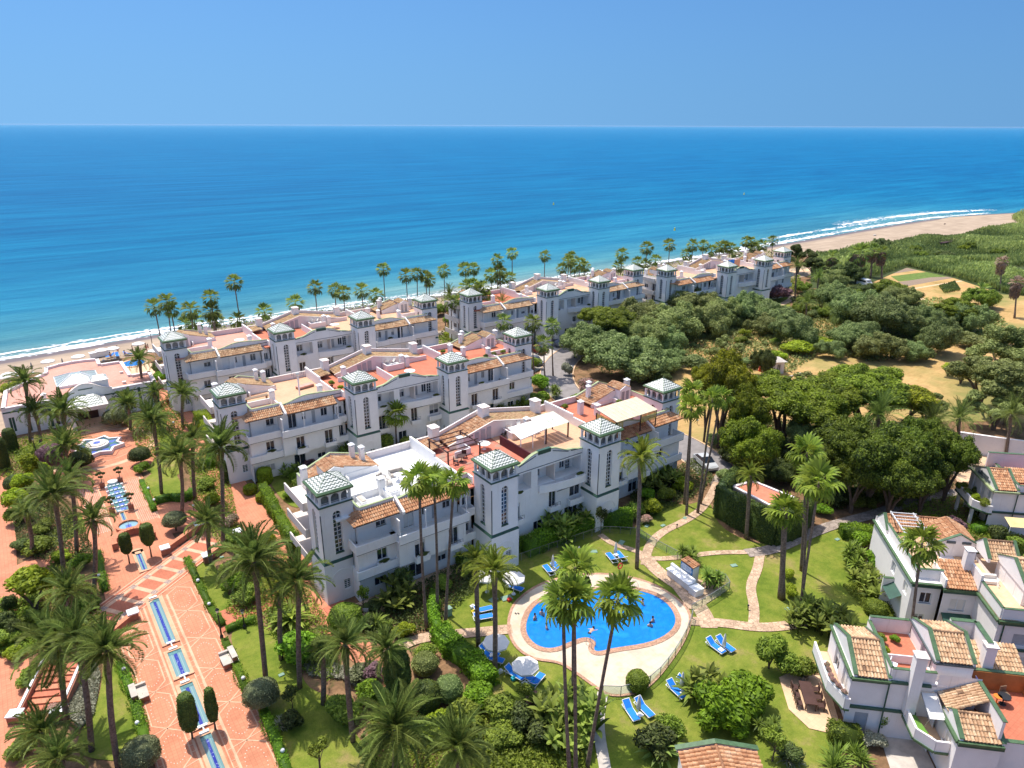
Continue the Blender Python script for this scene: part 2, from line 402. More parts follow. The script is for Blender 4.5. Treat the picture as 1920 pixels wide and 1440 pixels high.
# ---------------------------------------------------------------- foliage and palm meshes
def leafquads(C,Nn,size,rg,asp=0.55,jit=0.5,curl=0.0):
 """rhombus leaves at centres C with normals Nn"""
 n=len(C)
 Nn=Nn+rg.normal(size=(n,3))*jit
 Nn/=np.linalg.norm(Nn,axis=1)[:,None]+1e-9
 r=rg.normal(size=(n,3));A=np.cross(Nn,r);A/=np.linalg.norm(A,axis=1)[:,None]+1e-9
 B=np.cross(Nn,A)
 s=(size*rg.uniform(0.6,1.35,n))[:,None]
 V=np.stack([C-A*s,C-B*s*asp,C+A*s,C+B*s*asp],1).reshape(-1,3)
 F=np.arange(4*n).reshape(n,4)
 return V,F
def lobes_for(rg,k,flat,spread,r0,r1,sub=0):
 L=[]
 for i in range(k):
  a=rg.uniform(0,2*np.pi);z=rg.uniform(-0.55,1);q=math.sqrt(max(0,1-z*z))
  d=np.array([math.cos(a)*q,math.sin(a)*q,z])*spread*rg.uniform(0.75,1.05)
  d[2]*=flat
  L.append((d,rg.uniform(r0,r1)))
 L.append((np.array([0,0,0.0]),(r0+r1)/2*1.15))
 if sub:
  M=[]
  for c,r in L:
   M.append((c,r*.82))
   for _ in range(sub):
    d=rg.normal(size=3);d[2]=abs(d[2])*.8-.15;d/=np.linalg.norm(d)
    M.append((c+d*r*rg.uniform(.65,1.0),r*rg.uniform(.28,.5)))
  return M
 return L
def core_mesh(L,f=0.82,nu=8,nv=5):
 V,F,T=[],[],[]
 for c,r in L:
  o=len(V)
  for j in range(nv+1):
   t=math.pi*j/nv
   for i in range(nu):
    a=2*math.pi*i/nu
    V.append((c[0]+r*f*math.sin(t)*math.cos(a),c[1]+r*f*math.sin(t)*math.sin(a),c[2]+r*f*math.cos(t)))
  for j in range(nv):
   for i in range(nu):
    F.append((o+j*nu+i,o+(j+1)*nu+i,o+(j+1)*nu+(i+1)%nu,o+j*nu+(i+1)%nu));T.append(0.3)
 return np.array(V),np.array(F),np.array(T)
def crown_mesh(name,seed,k=9,n=2600,leaf=0.06,flat=0.8,spread=0.62,r0=0.3,r1=0.45,up=0.25,core=0.74,asp=0.55,fill=0.0,sub=0):
 rg=np.random.default_rng(seed)
 L=lobes_for(rg,k,flat,spread,r0,r1,sub)
 cs=np.array([l[0]for l in L]);rs=np.array([l[1]for l in L])
 w=rs**2;w/=w.sum()
 m=int(n*2.2)
 idx=rg.choice(len(L),m,p=w)
 d=rg.normal(size=(m,3));d[:,2]+=up;d/=np.linalg.norm(d,axis=1)[:,None]
 rad=rg.uniform(0.80,1.16,m)
 rad=np.where(rg.random(m)<fill,rg.uniform(0.3,1,m),rad)
 C=cs[idx]+d*(rs[idx]*rad)[:,None]
 dist=np.linalg.norm(C[:,None,:]-cs[None],axis=2)/rs[None]
 dist[np.arange(m),idx]=9
 keep=dist.min(1)>0.86
 C,d,idx=C[keep][:n],d[keep][:n],idx[keep][:n]
 V,F=leafquads(C,d,leaf,rg,asp)
 lt=rg.uniform(-0.16,0.16,len(L))[idx]
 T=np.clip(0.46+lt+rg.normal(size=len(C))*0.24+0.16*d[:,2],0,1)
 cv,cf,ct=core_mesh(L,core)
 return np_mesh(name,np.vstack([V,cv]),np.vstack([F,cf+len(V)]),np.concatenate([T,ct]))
CROWNS={}
def crowns(kind):
 if kind in CROWNS:return CROWNS[kind]
 P=dict(bush=dict(k=8,n=1700,leaf=0.075,flat=0.75,spread=0.55,r0=0.32,r1=0.46),lush=dict(k=9,n=1500,leaf=0.11,flat=0.8,spread=0.55,r0=0.32,r1=0.46,asp=0.4),olive=dict(k=14,sub=6,n=13000,leaf=0.026,flat=0.42,spread=0.66,r0=0.24,r1=0.38,up=0.35),pine=dict(k=18,sub=7,n=16000,leaf=0.024,flat=0.30,spread=0.68,r0=0.26,r1=0.36,up=0.5,core=0.8),tree=dict(k=14,sub=6,n=15000,leaf=0.026,flat=0.8,spread=0.70,r0=0.16,r1=0.28,up=0.35,core=0.72),open=dict(k=9,n=900,leaf=0.085,flat=0.9,spread=0.62,r0=0.2,r1=0.32,core=0.25,fill=0.4),dome=dict(k=0,n=2600,leaf=0.040,flat=1,spread=0.0,r0=0.86,r1=0.88,core=0.97,asp=0.7))[kind]
 CROWNS[kind]=[crown_mesh(kind+'_crown',11*i+len(kind)*7,**P)for i in range(6 if kind in('olive','tree')else 4 if kind!='dome' else 2)]
 return CROWNS[kind]
_vmesh={}
def tinted(me,mat):
 """a copy of the mesh data per material (shared between alike plants)"""
 k=(me.name,mat.name)
 if k not in _vmesh:
  c=me.copy();c.materials.clear();c.materials.append(mat);_vmesh[k]=c
 return _vmesh[k]
_tr={}
def trunk_mesh(kind,seed):
 k=(kind,seed)
 if k in _tr:return _tr[k]
 rr=random.Random(seed*31+len(kind));mb=MB()
 if kind=='multi':
  for i in range(4):
   a=rr.uniform(0,6.28);pts=[];rs=[]
   for j in range(5):
    t=j/4;pts.append((math.cos(a+t*0.6)*0.55*t*t+rr.uniform(-.02,.02),math.sin(a+t*0.6)*0.55*t*t,t));rs.append(0.06*(1-0.6*t))
   mb.tube(pts,rs,6)
 else:
  pts=[(rr.uniform(-.02,.02)*j,rr.uniform(-.02,.02)*j,j/4)for j in range(5)]
  mb.tube(pts,[0.055,0.042,0.036,0.03,0.02],7)
  for i in range(5):
   a=i*1.3+rr.uniform(-.3,.3);z0=rr.uniform(0.45,0.8)
   mb.tube([(0,0,z0),(math.cos(a)*.18,math.sin(a)*.18,z0+.14),(math.cos(a)*.42,math.sin(a)*.42,z0+.25)],[0.024,0.016,0.007],5)
 _tr[k]=mb.mesh('trunk');_tr[k].materials.append(BARK);return _tr[k]
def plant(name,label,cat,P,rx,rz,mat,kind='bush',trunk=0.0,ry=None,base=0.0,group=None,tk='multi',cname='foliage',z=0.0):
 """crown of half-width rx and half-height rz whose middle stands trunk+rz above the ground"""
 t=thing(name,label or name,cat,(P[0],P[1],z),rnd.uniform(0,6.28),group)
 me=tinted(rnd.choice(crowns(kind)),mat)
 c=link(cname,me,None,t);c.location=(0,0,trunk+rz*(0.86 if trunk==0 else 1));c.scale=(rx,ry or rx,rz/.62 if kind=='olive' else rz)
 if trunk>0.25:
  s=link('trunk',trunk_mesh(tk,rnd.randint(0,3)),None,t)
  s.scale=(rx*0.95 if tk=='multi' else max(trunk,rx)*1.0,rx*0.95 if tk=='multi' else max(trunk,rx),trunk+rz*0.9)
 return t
def date_frond(seed,droop,n=46,L=1.0,dead=False):
 rg=np.random.default_rng(seed);V=[];F=[];T=[]
 pts=[]
 x=z=0.0;ang=0.32;steps=12
 for i in range(steps+1):
  pts.append((x,z));ang_i=ang-droop*(i/steps)**1.6*1.9
  x+=L/steps*math.cos(ang_i);z+=L/steps*math.sin(ang_i)
 def at(t):
  f=t*steps;i=min(int(f),steps-1);f-=i
  return(pts[i][0]*(1-f)+pts[i+1][0]*f,pts[i][1]*(1-f)+pts[i+1][1]*f)
 w=0.012
 for i in range(steps):
  o=len(V);wa=w*(1-i/steps*0.8);wb=w*(1-(i+1)/steps*0.8)
  V+=[(pts[i][0],-wa,pts[i][1]),(pts[i][0],wa,pts[i][1]),(pts[i+1][0],wb,pts[i+1][1]),(pts[i+1][0],-wb,pts[i+1][1])]
  F.append((o,o+1,o+2,o+3));T.append(0.95)
 for i in range(n):
  t=0.14+0.86*i/(n-1);px,pz=at(t)
  ln=0.128*(math.sin(math.pi*min(1,0.22+t*0.72))**0.7)*(0.6 if dead else 1)
  for s in(-1,1):
   fwd=0.55+0.5*t;up=0.34 if not dead else-0.6
   tip=(px+ln*fwd*0.9,s*ln*0.95,pz+ln*(up-0.45*t)+rg.normal()*0.012)
   ww=0.0150
   o=len(V)
   V+=[(px-ww,0,pz),((px*2+tip[0])/3+ww,(tip[1])/3,(pz*2+tip[2])/3+0.01),tip,((px+tip[0]*1)/2-ww,tip[1]/2,(pz+tip[2])/2)]
   F.append((o,o+1,o+2,o+3));T.append(float(np.clip(0.5+rg.normal()*0.16,0,1)))
 return np.array(V),np.array(F),np.array(T)
def fan_leaf(seed,droop=0.5,n=11,span=3.9):
 rg=np.random.default_rng(seed);V=[];F=[];T=[]
 pet=0.50;V+=[(0,-0.018,0),(0,0.018,0),(pet,0.014,0.05),(pet,-0.014,0.05)];F.append((0,1,2,3));T.append(0.85)
 for i in range(n):
  a=-span/2+span*(i+0.5)/n;da=span/n*0.5
  rl=(0.50+0.14*math.cos(a))*rg.uniform(0.92,1.06);q=abs(a)/(span/2)
  def p(an,r,dz=0.0):
   d=droop*(0.10*(r/rl)**2+0.30*(abs(an)/2)**2*r/rl)
   return(pet+math.cos(an)*r,math.sin(an)*r*(1-.15*droop),0.05-d+dz)
  o=len(V)
  V+=[p(0,0.001),p(a-da,rl*.72),p(a,rl*.72,0.035),p(a+da,rl*.72),p(a-da*.5,rl*.9,-droop*.05),p(a+da*.5,rl*.9,-droop*.05),p(a-da*.12,rl*1.08,-droop*.20),p(a+da*.12,rl*1.08,-droop*.20)]
  F+=[(o,o+1,o+2,o+3),(o+1,o+4,o+5,o+3),(o+4,o+6,o+7,o+5)]
  tt=float(np.clip(0.5+rg.normal()*0.10+(.1 if i%2 else-.1),0,1));T+=[tt,tt,min(1,tt+0.1)]
 return np.array(V,float),np.array(F),np.array(T)
DFR=[np_mesh('date_frond_mesh',*date_frond(i,d))for i,d in enumerate((0.55,0.8,1.0,1.25))]
DFRD=[np_mesh('dead_frond_mesh',*date_frond(9+i,1.2,18,dead=True))for i in range(1)]
FFR=[np_mesh('fan_leaf_mesh',*fan_leaf(i,d))for i,d in enumerate((0.45,0.9,1.25))]
def merged(fronds,mats_seed,n,kind,el0=78,el1=-35,ln=1.0,boss=True):
 """one joined crown of n fronds"""
 rg=np.random.default_rng(mats_seed);VV,FF,TT=[],[],[];o=0
 ga=2.39996
 for i in range(n):
  t=(i+0.5)/n
  el=R(el0+(el1-el0)*t**0.85+rg.normal()*5);az=i*ga+rg.normal()*0.12
  V,F,T=fronds[min(len(fronds)-1,int(t*len(fronds)))]
  s=ln*rg.uniform(0.88,1.05)
  Rm=np.array(Matrix.Rotation(az,3,'Z')@Matrix.Rotation(-el,3,'Y')@Matrix.Rotation(rg.normal()*0.3,3,'X'))
  VV.append((V*s)@Rm.T);FF.append(F+o);o+=len(V)
  TT.append(np.clip(T+rg.normal()*0.1-(0.12 if t>0.8 else 0),0,1))
 return np_mesh(kind,np.vstack(VV),np.vstack(FF),np.concatenate(TT))
_df=[date_frond(i,d,18)for i,d in enumerate((0.5,0.8,1.0,1.2))]
_ff=[fan_leaf(i,d,5,1.9)for i,d in enumerate((0.3,0.7,1.0))]
DATEC=[merged(_df,s,42,'date_palm_crown',80,-30)for s in range(3)]
FANC=[merged(_ff,s+5,26,'fan_palm_crown',80,-58)for s in range(4)]
def palm_trunk(h,r,lean,mat,kind,sides=9):
 mb=MB();n=max(5,int(h/1.0));pts,rs=[],[]
 bend=rnd.uniform(-0.25,0.25)
 for i in range(n+1):
  t=i/n
  pts.append((lean[0]*t+math.sin(t*math.pi)*bend,lean[1]*t+math.sin(t*math.pi)*bend*.5,h*t))
  rr=r*(1.25-0.45*min(1,t*3))if kind=='fan' else r*(1.12-0.12*t)
  rs.append(rr*(1+0.05*(i%2)))
 if kind=='date':
  pts+=[(lean[0],lean[1],h+0.05),(lean[0],lean[1],h+0.5)];rs[-2:]=[r*1.2,r*1.75];rs+=[r*1.75,r*0.5]
 else:pts.append((lean[0],lean[1],h+0.25));rs[-1]=r*0.75;rs.append(r*0.5)
 rings=mb.tube(pts,rs,sides)
 return mb
def date_palm(P,C_,h,fl=3.6,near=True,mat=None,r=0.26,name='date_palm',nf=46,label='date palm',group=None,droop=0):
 """P base plan point, C_ crown plan point, h crown height"""
 mat=mat or DATE
 t=thing(name,label,'palm',(P[0],P[1],0),0,group)
 lean=(C_[0]-P[0],C_[1]-P[1])
 palm_trunk(h,r,lean,TRUNK,'date').build('trunk',TRUNK,t,smooth=True)
 fl*=rnd.uniform(0.86,0.97)
 if near:
  a0=rnd.uniform(0,6.28)
  for i in range(nf):
   u=(i+0.5)/nf
   el=R(84-(112+droop)*u**0.9+rnd.gauss(0,5));k=min(3,int(u*4))
   f=link('frond',tinted(DFR[k],mat),None,t)
   f.location=(lean[0],lean[1],h+0.35);s=fl*rnd.uniform(0.85,1.05)*(0.86 if u<0.15 else 1)
   f.scale=(s,s*0.95,s)
   f.rotation_euler=(Matrix.Rotation(a0+i*2.39996+rnd.gauss(0,.1),3,'Z')@Matrix.Rotation(-el,3,'Y')@Matrix.Rotation(rnd.gauss(0,.35),3,'X')).to_euler()
 else:
  c=link('crown',tinted(rnd.choice(DATEC),mat),None,t);c.location=(lean[0],lean[1],h+0.3);c.scale=(fl,)*3;c.rotation_euler=(0,0,rnd.uniform(0,6.28))
 return t
def fan_palm(P,C_,h,fl=1.45,near=True,mat=None,r=0.17,name='fan_palm',nf=26,label='fan palm',group=None,skirt=False,deadcrown=False):
 mat=mat or FAN
 t=thing(name,label,'palm',(P[0],P[1],0),0,group)
 lean=(C_[0]-P[0],C_[1]-P[1])
 palm_trunk(h,r,lean,TRUNK,'fan',9 if near else 6).build('trunk',TRUNK,t,smooth=True)
 fl*=rnd.uniform(0.84,1.0)
 if near:
  a0=rnd.uniform(0,6.28)
  for i in range(nf):
   u=(i+0.5)/nf
   el=R(80-132*u**0.9+rnd.gauss(0,8));k=min(2,int(u*3))
   f=link('fan_leaf',tinted(FFR[k],mat),None,t)
   f.location=(lean[0],lean[1],h+0.15);s=fl*rnd.uniform(0.85,1.08)
   f.scale=(s,s*1.05,s)
   f.rotation_euler=(Matrix.Rotation(a0+i*2.39996+rnd.gauss(0,.12),3,'Z')@Matrix.Rotation(-el,3,'Y')@Matrix.Rotation(rnd.gauss(0,.3),3,'X')).to_euler()
 else:
  c=link('crown',tinted(rnd.choice(FANC),DEADF if deadcrown else FANFAR),None,t);c.location=(lean[0],lean[1],h+0.1);c.scale=(fl,)*3;c.rotation_euler=(0,0,rnd.uniform(0,6.28))
 if skirt:
  sk=link('dead_leaf_skirt',skirt_mesh(),None,t);sk.location=(lean[0],lean[1],h);sk.scale=(fl*.75,fl*.75,max(1.2,h*0.45))
 return t
_sk=[]
def skirt_mesh():
 if not _sk:
  rg=np.random.default_rng(3);n=700
  z=-rg.uniform(0,1,n);a=rg.uniform(0,6.28,n);rr=(0.95+0.25*z)*rg.uniform(0.6,1.1,n)*np.minimum(1,0.5-z*2.5)
  C=np.stack([np.cos(a)*rr,np.sin(a)*rr,z],1);d=C.copy();d[:,2]=0.2
  V,F=leafquads(C,d,0.16,rg,0.3,0.6)
  me=np_mesh('dead_skirt',V,F,rg.uniform(0,1,n));me.materials.append(DEADF);_sk.append(me)
 return _sk[0]
def clump_mesh(name,seed,heads,leaves,L,W,hh,arch=0.6,el0=82,el1=10,spread=0.6,stem=True):
 rg=np.random.default_rng(seed);V,F,T=[],[],[]
 for hidx in range(heads):
  a=rg.uniform(0,6.28);q=spread*math.sqrt(rg.random());bx,by,bz=q*math.cos(a),q*math.sin(a),hh*rg.uniform(0.35,1)
  if stem:
   o=len(V);w=0.03
   for k in range(3):
    A=2.09*k;V+=[(bx*.6+w*math.cos(A),by*.6+w*math.sin(A),0),(bx+w*math.cos(A),by+w*math.sin(A),bz)]
   for k in range(3):
    F.append((o+2*k,o+2*((k+1)%3),o+2*((k+1)%3)+1,o+2*k+1));T.append(0.0)
  for i in range(leaves):
   az=i*2.39996+rg.uniform(0,.4);el=R(el0+(el1-el0)*(i/leaves)+rg.normal()*7);l=L*rg.uniform(0.75,1.1)
   p=np.array([bx,by,bz]);prev=None;sg=4
   dirh=np.array([math.cos(az),math.sin(az),0]);side=np.array([-math.sin(az),math.cos(az),0])
   tt=float(np.clip(0.5+rg.normal()*0.2,0,1))
   for s in range(sg+1):
    f=s/sg;w=W*(math.sin(math.pi*min(1,0.12+f*0.88))**0.8+0.04)
    o=len(V);V+=[tuple(p-side*w),tuple(p+side*w)]
    if s:F.append((o-2,o-1,o+1,o));T.append(tt+(0.1 if s>2 else 0))
    e=el-arch*f*1.5;p=p+(dirh*math.cos(e)+np.array([0,0,math.sin(e)]))*l/sg
 return np_mesh(name,np.array(V),np.array(F),np.clip(np.array(T),0,1))
CLUMP=dict(yucca=[clump_mesh('yucca_heads',s,7,36,0.40,0.026,0.75,0.35,85,-25,0.42)for s in(1,2,3)],banana=[clump_mesh('broad_leaves',s+10,16,7,0.42,0.062,0.62,0.5,85,20,0.6)for s in(1,2,3)],spiky=[clump_mesh('spiky_leaves',s+20,3,40,0.75,0.03,0.2,0.3,88,0,0.35,False)for s in(1,2)],cycad=[clump_mesh('cycad_leaves',s+30,1,34,1.0,0.07,0.3,0.7,75,0,0.0,False)for s in(1,2)])
def clump(name,label,cat,P,s,kind,mat,group=None,z=0.0,sz=None):
 t=thing(name,label or name,cat,(P[0],P[1],z),rnd.uniform(0,6.28),group)
 c=link('leaves',tinted(rnd.choice(CLUMP[kind]),mat),None,t);c.scale=(s,s,sz or s)
 return t
def hedge(name,label,path,w,h,mat,z=0.0,dens=85,leaf=0.085,group=None,cat='hedge',rough=0.10):
 rg=np.random.default_rng(int(abs(path[0][0]*13+path[0][1]*7))+1)
 VV,FF,TT=[],[],[];o=0;core=MB()
 for(x0,y0),(x1,y1)in zip(path,path[1:]):
  L=math.hypot(x1-x0,y1-y0);ax,ay=(x1-x0)/L,(y1-y0)/L;nx,ny=-ay,ax
  for side,area in(('t',L*w),('l',L*h),('r',L*h),('e',w*h),('f',w*h)):
   n=int(area*dens)+1
   s=rg.uniform(-w*.1,L+w*.1,n);q=rg.uniform(-1,1,n)*w/2;zz=rg.uniform(0,h,n)
   nn=np.zeros((n,3))
   if side=='t':zz=np.full(n,h);nn[:,2]=1
   if side=='l':q=np.full(n,w/2);nn[:,0],nn[:,1]=nx,ny
   if side=='r':q=np.full(n,-w/2);nn[:,0],nn[:,1]=-nx,-ny
   if side=='e':s=np.full(n,0.0);nn[:,0],nn[:,1]=-ax,-ay
   if side=='f':s=np.full(n,L);nn[:,0],nn[:,1]=ax,ay
   wob=np.sin(s*2.1+x0)*rough+np.sin(s*0.8+y0)*rough+rg.normal(size=n)*0.06
   C=np.stack([x0+ax*s+nx*q,y0+ay*s+ny*q,zz],1)+nn*wob[:,None]
   V,F=leafquads(C,nn,leaf,rg,0.6,0.7);VV.append(V);FF.append(F+o);o+=len(V)
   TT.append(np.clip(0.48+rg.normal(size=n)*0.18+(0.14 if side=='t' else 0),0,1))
  k=0.05
  cv=[(x0-nx*(w/2-k),y0-ny*(w/2-k)),(x1-nx*(w/2-k),y1-ny*(w/2-k)),(x1+nx*(w/2-k),y1+ny*(w/2-k)),(x0+nx*(w/2-k),y0+ny*(w/2-k))]
  V=np.array([(a,b,0)for a,b in cv]+[(a,b,h-k)for a,b in cv])
  F=np.array([(4,5,6,7),(0,1,5,4),(1,2,6,5),(2,3,7,6),(3,0,4,7)])
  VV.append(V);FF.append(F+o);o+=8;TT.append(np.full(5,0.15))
 V=np.vstack(VV);bx,by=path[0];V[:,0]-=bx;V[:,1]-=by
 me=np_mesh(name,V,np.vstack(FF),np.concatenate(TT));me.materials.append(mat)
 ob=link(name,me,mat);ob.location=(bx,by,z);return tag(ob,label,cat,group)
def shell_mesh(name,prof,n,leaf,seed):
 rg=np.random.default_rng(seed);prof=np.array(prof)
 seg=np.diff(prof,axis=0);ln=np.hypot(seg[:,0],seg[:,1]);ar=ln*(prof[:-1,0]+prof[1:,0])/2+1e-6
 i=rg.choice(len(seg),n,p=ar/ar.sum());t=rg.random(n)
 r=prof[i,0]+seg[i,0]*t;z=prof[i,1]+seg[i,1]*t;a=rg.uniform(0,6.283,n)
 nr,nz=seg[i,1]/ln[i],-seg[i,0]/ln[i]
 nn=np.stack([np.cos(a)*nr,np.sin(a)*nr,nz],1);r=r*(1+0.05*np.sin(a*3+z*4))+rg.normal(size=n)*0.02
 V,F=leafquads(np.stack([np.cos(a)*r,np.sin(a)*r,z],1),nn,leaf,rg,0.6,0.6)
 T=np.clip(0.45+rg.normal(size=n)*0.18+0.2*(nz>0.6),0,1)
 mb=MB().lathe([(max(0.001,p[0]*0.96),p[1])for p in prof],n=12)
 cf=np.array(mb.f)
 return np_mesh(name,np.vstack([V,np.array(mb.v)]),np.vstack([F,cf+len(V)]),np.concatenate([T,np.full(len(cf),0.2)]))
# ---------------------------------------------------------------- ground, sea, beach, roads
def poly_px(pts,h=0.0):return[GP(x,y,h)for x,y in pts]
def sheet(name,poly,z,mat,label=None,kind='structure'):
 from mathutils.geometry import tessellate_polygon
 vs=[(x,y,z)for x,y in poly];tr=tessellate_polygon([[Vector(v)for v in vs]])
 me=bpy.data.meshes.new(name);fs=[]
 for t in tr:
  a,b,c=(Vector(vs[i])for i in t)
  fs.append(tuple(t)if(b-a).cross(c-a).z>0 else tuple(reversed(t)))
 me.from_pydata(vs,[],fs);me.update()
 o=link(name,me,mat);o['kind']=kind
 if label:o['label']=label
 return o
def smooth_line(pts,it=2,closed=False):
 for _ in range(it):
  q=[];n=len(pts)
  if not closed:q.append(pts[0])
  for i in range(n if closed else n-1):
   a,b=pts[i],pts[(i+1)%n]
   q.append((a[0]*.75+b[0]*.25,a[1]*.75+b[1]*.25));q.append((a[0]*.25+b[0]*.75,a[1]*.25+b[1]*.75))
  if not closed:q.append(pts[-1])
  pts=q
 return pts
def ribbon(pts,w):
 L,Rr=[],[]
 for i,p in enumerate(pts):
  a=pts[max(0,i-1)];b=pts[min(len(pts)-1,i+1)];dx,dy=b[0]-a[0],b[1]-a[1];l=math.hypot(dx,dy)or 1
  ww=(w[0]+(w[1]-w[0])*i/(len(pts)-1))if isinstance(w,tuple)else w
  nx,ny=-dy/l*ww/2,dx/l*ww/2;L.append((p[0]+nx,p[1]+ny));Rr.append((p[0]-nx,p[1]-ny))
 return Rr+L[::-1]
_pathz=[0.060]
def path(name,px,w,mat,label=None,z=None):
 p=smooth_line(poly_px(px),3)
 _pathz[0]+=0.004
 R_=ribbon(p,w);n=len(R_)//2;zz=z or _pathz[0]
 mb=MB();vs=[(x,y,zz)for x,y in R_]
 for i in range(n-1):mb.quad(vs[i],vs[i+1],vs[2*n-2-i],vs[2*n-1-i])
 o=mb.build(name,mat);struct(o,label);return o
SHORE=[(-420,112),(-150,116),(-41,118.4),(-21,120.4),(-5,121.5),(30,119.5),(60,118.5),(85,118),(119,117),(152,117),(197,117.5),(244,119),(296,122),(379,124),(431,112),(520,82),(700,-10),(1100,-330)]
m,nt,b=nodes('sea_water',0.6,0.04)
pos=N(nt,'ShaderNodeNewGeometry').outputs['Position'];sep=N(nt,'ShaderNodeSeparateXYZ');nt.links.new(pos,sep.inputs[0])
wob=noise(nt,coords(nt,(0.006,0.02,1)),1.0,4,0.6)
def mth(op,a,b_=None,c=None):
 n=N(nt,'ShaderNodeMath',operation=op)
 for i,v in enumerate((a,b_,c)):
  if v is None:continue
  if hasattr(v,'is_linked'):nt.links.new(v,n.inputs[i])
  else:n.inputs[i].default_value=v
 return n.outputs[0]
dist=mth('SUBTRACT',sep.outputs[1],117.0)
dr=mth('MULTIPLY',mth('MAXIMUM',mth('SUBTRACT',sep.outputs[0],380.0),0.0),0.62)
dist=mth('ADD',dist,dr)
dist=mth('ADD',dist,mth('MULTIPLY_ADD',wob,60.0,-30.0))
lg=mth('LOGARITHM',mth('MAXIMUM',dist,1.0),10.0)
lg=mth('DIVIDE',lg,4.3)
colr=ramp(nt,lg,[(0.0,(0.25,0.29,0.27)),(0.18,(0.14,0.26,0.27)),(0.30,(0.055,0.215,0.27)),(0.40,(0.016,0.165,0.28)),(0.50,(0.004,0.13,0.265)),(0.62,(0.002,0.115,0.26)),(0.78,(0.003,0.122,0.27)),(1.0,(0.020,0.165,0.32))])
st=noise(nt,coords(nt,(0.012,0.10,1),R(8)),1.0,6,0.65)
colr=mixc(nt,1.0,colr,ramp(nt,st,[(0.34,(0.62,0.76,0.84)),(0.5,(1,1,1)),(0.66,(1.5,1.25,1.14))]),'MULTIPLY')
nt.links.new(colr,b.inputs['Base Color'])
h1=noise(nt,coords(nt,(0.05,0.16,1),R(12)),1.0,7,0.7)
bump(nt,b,h1,1.0,2.4)
SEA=m
Zs=-0.55
far=42000
struct(sheet('sea',[(x,y-3)for x,y in SHORE]+[(20000,-6000),(far,9000),(far,far),(-far,far),(-far,3000),(-3000,90)],Zs,SEA),'blue sea reaching the horizon, turquoise by the beach')
m,nt,b=nodes('beach_sand',0.95,0.1)
co=coords(nt)
f=noise(nt,co,0.12,6,0.65);f2=noise(nt,coords(nt,(0.05,0.8,1),R(2)),1.0,5,0.6)
c=ramp(nt,f,[(0.3,(0.33,0.25,0.18)),(0.65,(0.44,0.34,0.25))]);c=mixc(nt,1,c,ramp(nt,f2,[(0.35,(0.86,0.85,0.84)),(0.6,(1.03,1.02,1))]),'MULTIPLY')
pos=N(nt,'ShaderNodeNewGeometry').outputs['Position'];sep=N(nt,'ShaderNodeSeparateXYZ');nt.links.new(pos,sep.inputs[0])
wet=ramp(nt,sep.outputs[2],[(0.0,(1,1,1)),(1.0,(0,0,0))])
mr=N(nt,'ShaderNodeMapRange');mr.inputs['From Min'].default_value=-0.36;mr.inputs['From Max'].default_value=-0.22;nt.links.new(sep.outputs[2],mr.inputs[0])
nt.links.new(mixc(nt,mr.outputs[0],(0.15,0.125,0.13),c),b.inputs['Base Color'])
SAND=m
def offs(pts,d):
 out=[]
 for i,p in enumerate(pts):
  a=pts[max(0,i-1)];b_=pts[min(len(pts)-1,i+1)];dx,dy=b_[0]-a[0],b_[1]-a[1];l=math.hypot(dx,dy)
  out.append((p[0]-dy/l*d,p[1]+dx/l*d))
 return out
SM=smooth_line(SHORE,2)
mb=MB();prof=[(9,-1.6),(1.0,-0.68),(-0.5,-0.52),(-4.5,-0.26),(-14,-0.10),(-45,0.006)]
rows=[offs(SM,d)for d,z in prof]
for k in range(len(prof)-1):
 for i in range(len(SM)-1):
  a,b_,c_,d_=rows[k][i],rows[k][i+1],rows[k+1][i+1],rows[k+1][i]
  mb.quad((a[0],a[1],prof[k][1]),(b_[0],b_[1],prof[k][1]),(c_[0],c_[1],prof[k+1][1]),(d_[0],d_[1],prof[k+1][1])[::1])
struct(mb.build('beach',SAND,smooth=True),'grey-brown sand beach along the sea')
m,nt,b=nodes('garden_soil',0.95,0.1)
co=coords(nt);f=noise(nt,co,0.5,7,0.7);f2=noise(nt,co,3,4,0.7)
c=ramp(nt,f,[(0.3,(0.07,0.075,0.025)),(0.45,(0.20,0.12,0.065)),(0.6,(0.30,0.18,0.10)),(0.75,(0.16,0.17,0.05))])
nt.links.new(mixc(nt,1,c,ramp(nt,f2,[(0.3,(0.7,0.7,0.7)),(0.7,(1.15,1.1,1.05))]),'MULTIPLY'),b.inputs['Base Color'])
SOIL=m
struct(sheet('far_beach',poly_px([(1480,472),(1560,457),(1700,427),(1780,407),(1900,401),(2000,401),(1960,425),(1850,436),(1790,443),(1700,455),(1620,468),(1560,474),(1500,482)]),.012,SAND),'wide far beach beyond the last building')
inner=offs(SM,-16)
land=inner+[(1500,-800),(900,-900),(-900,-600),(-900,90)]
struct(sheet('ground',land,-0.03,SOIL),'brown garden soil')
m,nt,b=nodes('dry_grass_field',0.95,0.1)
co=coords(nt);f=noise(nt,co,0.09,8,0.72);f2=noise(nt,coords(nt,(0.5,1.6,1),R(25)),1.2,6,0.75)
f3=noise(nt,co,0.035,4,0.6)
c=ramp(nt,f,[(0.30,(0.22,0.17,0.055)),(0.42,(0.42,0.265,0.105)),(0.56,(0.50,0.325,0.135)),(0.68,(0.40,0.215,0.11)),(0.80,(0.24,0.21,0.06))])
c=mixc(nt,1,c,ramp(nt,f2,[(0.28,(0.72,0.66,0.58)),(0.5,(1,1,1)),(0.7,(1.12,1.1,1.05))]),'MULTIPLY')
c=mixc(nt,ramp(nt,f3,[(0.50,(0,0,0)),(0.62,(0.8,0.8,0.8))]),c,(0.19,0.20,0.06))
nt.links.new(c,b.inputs['Base Color'])
FIELD=m
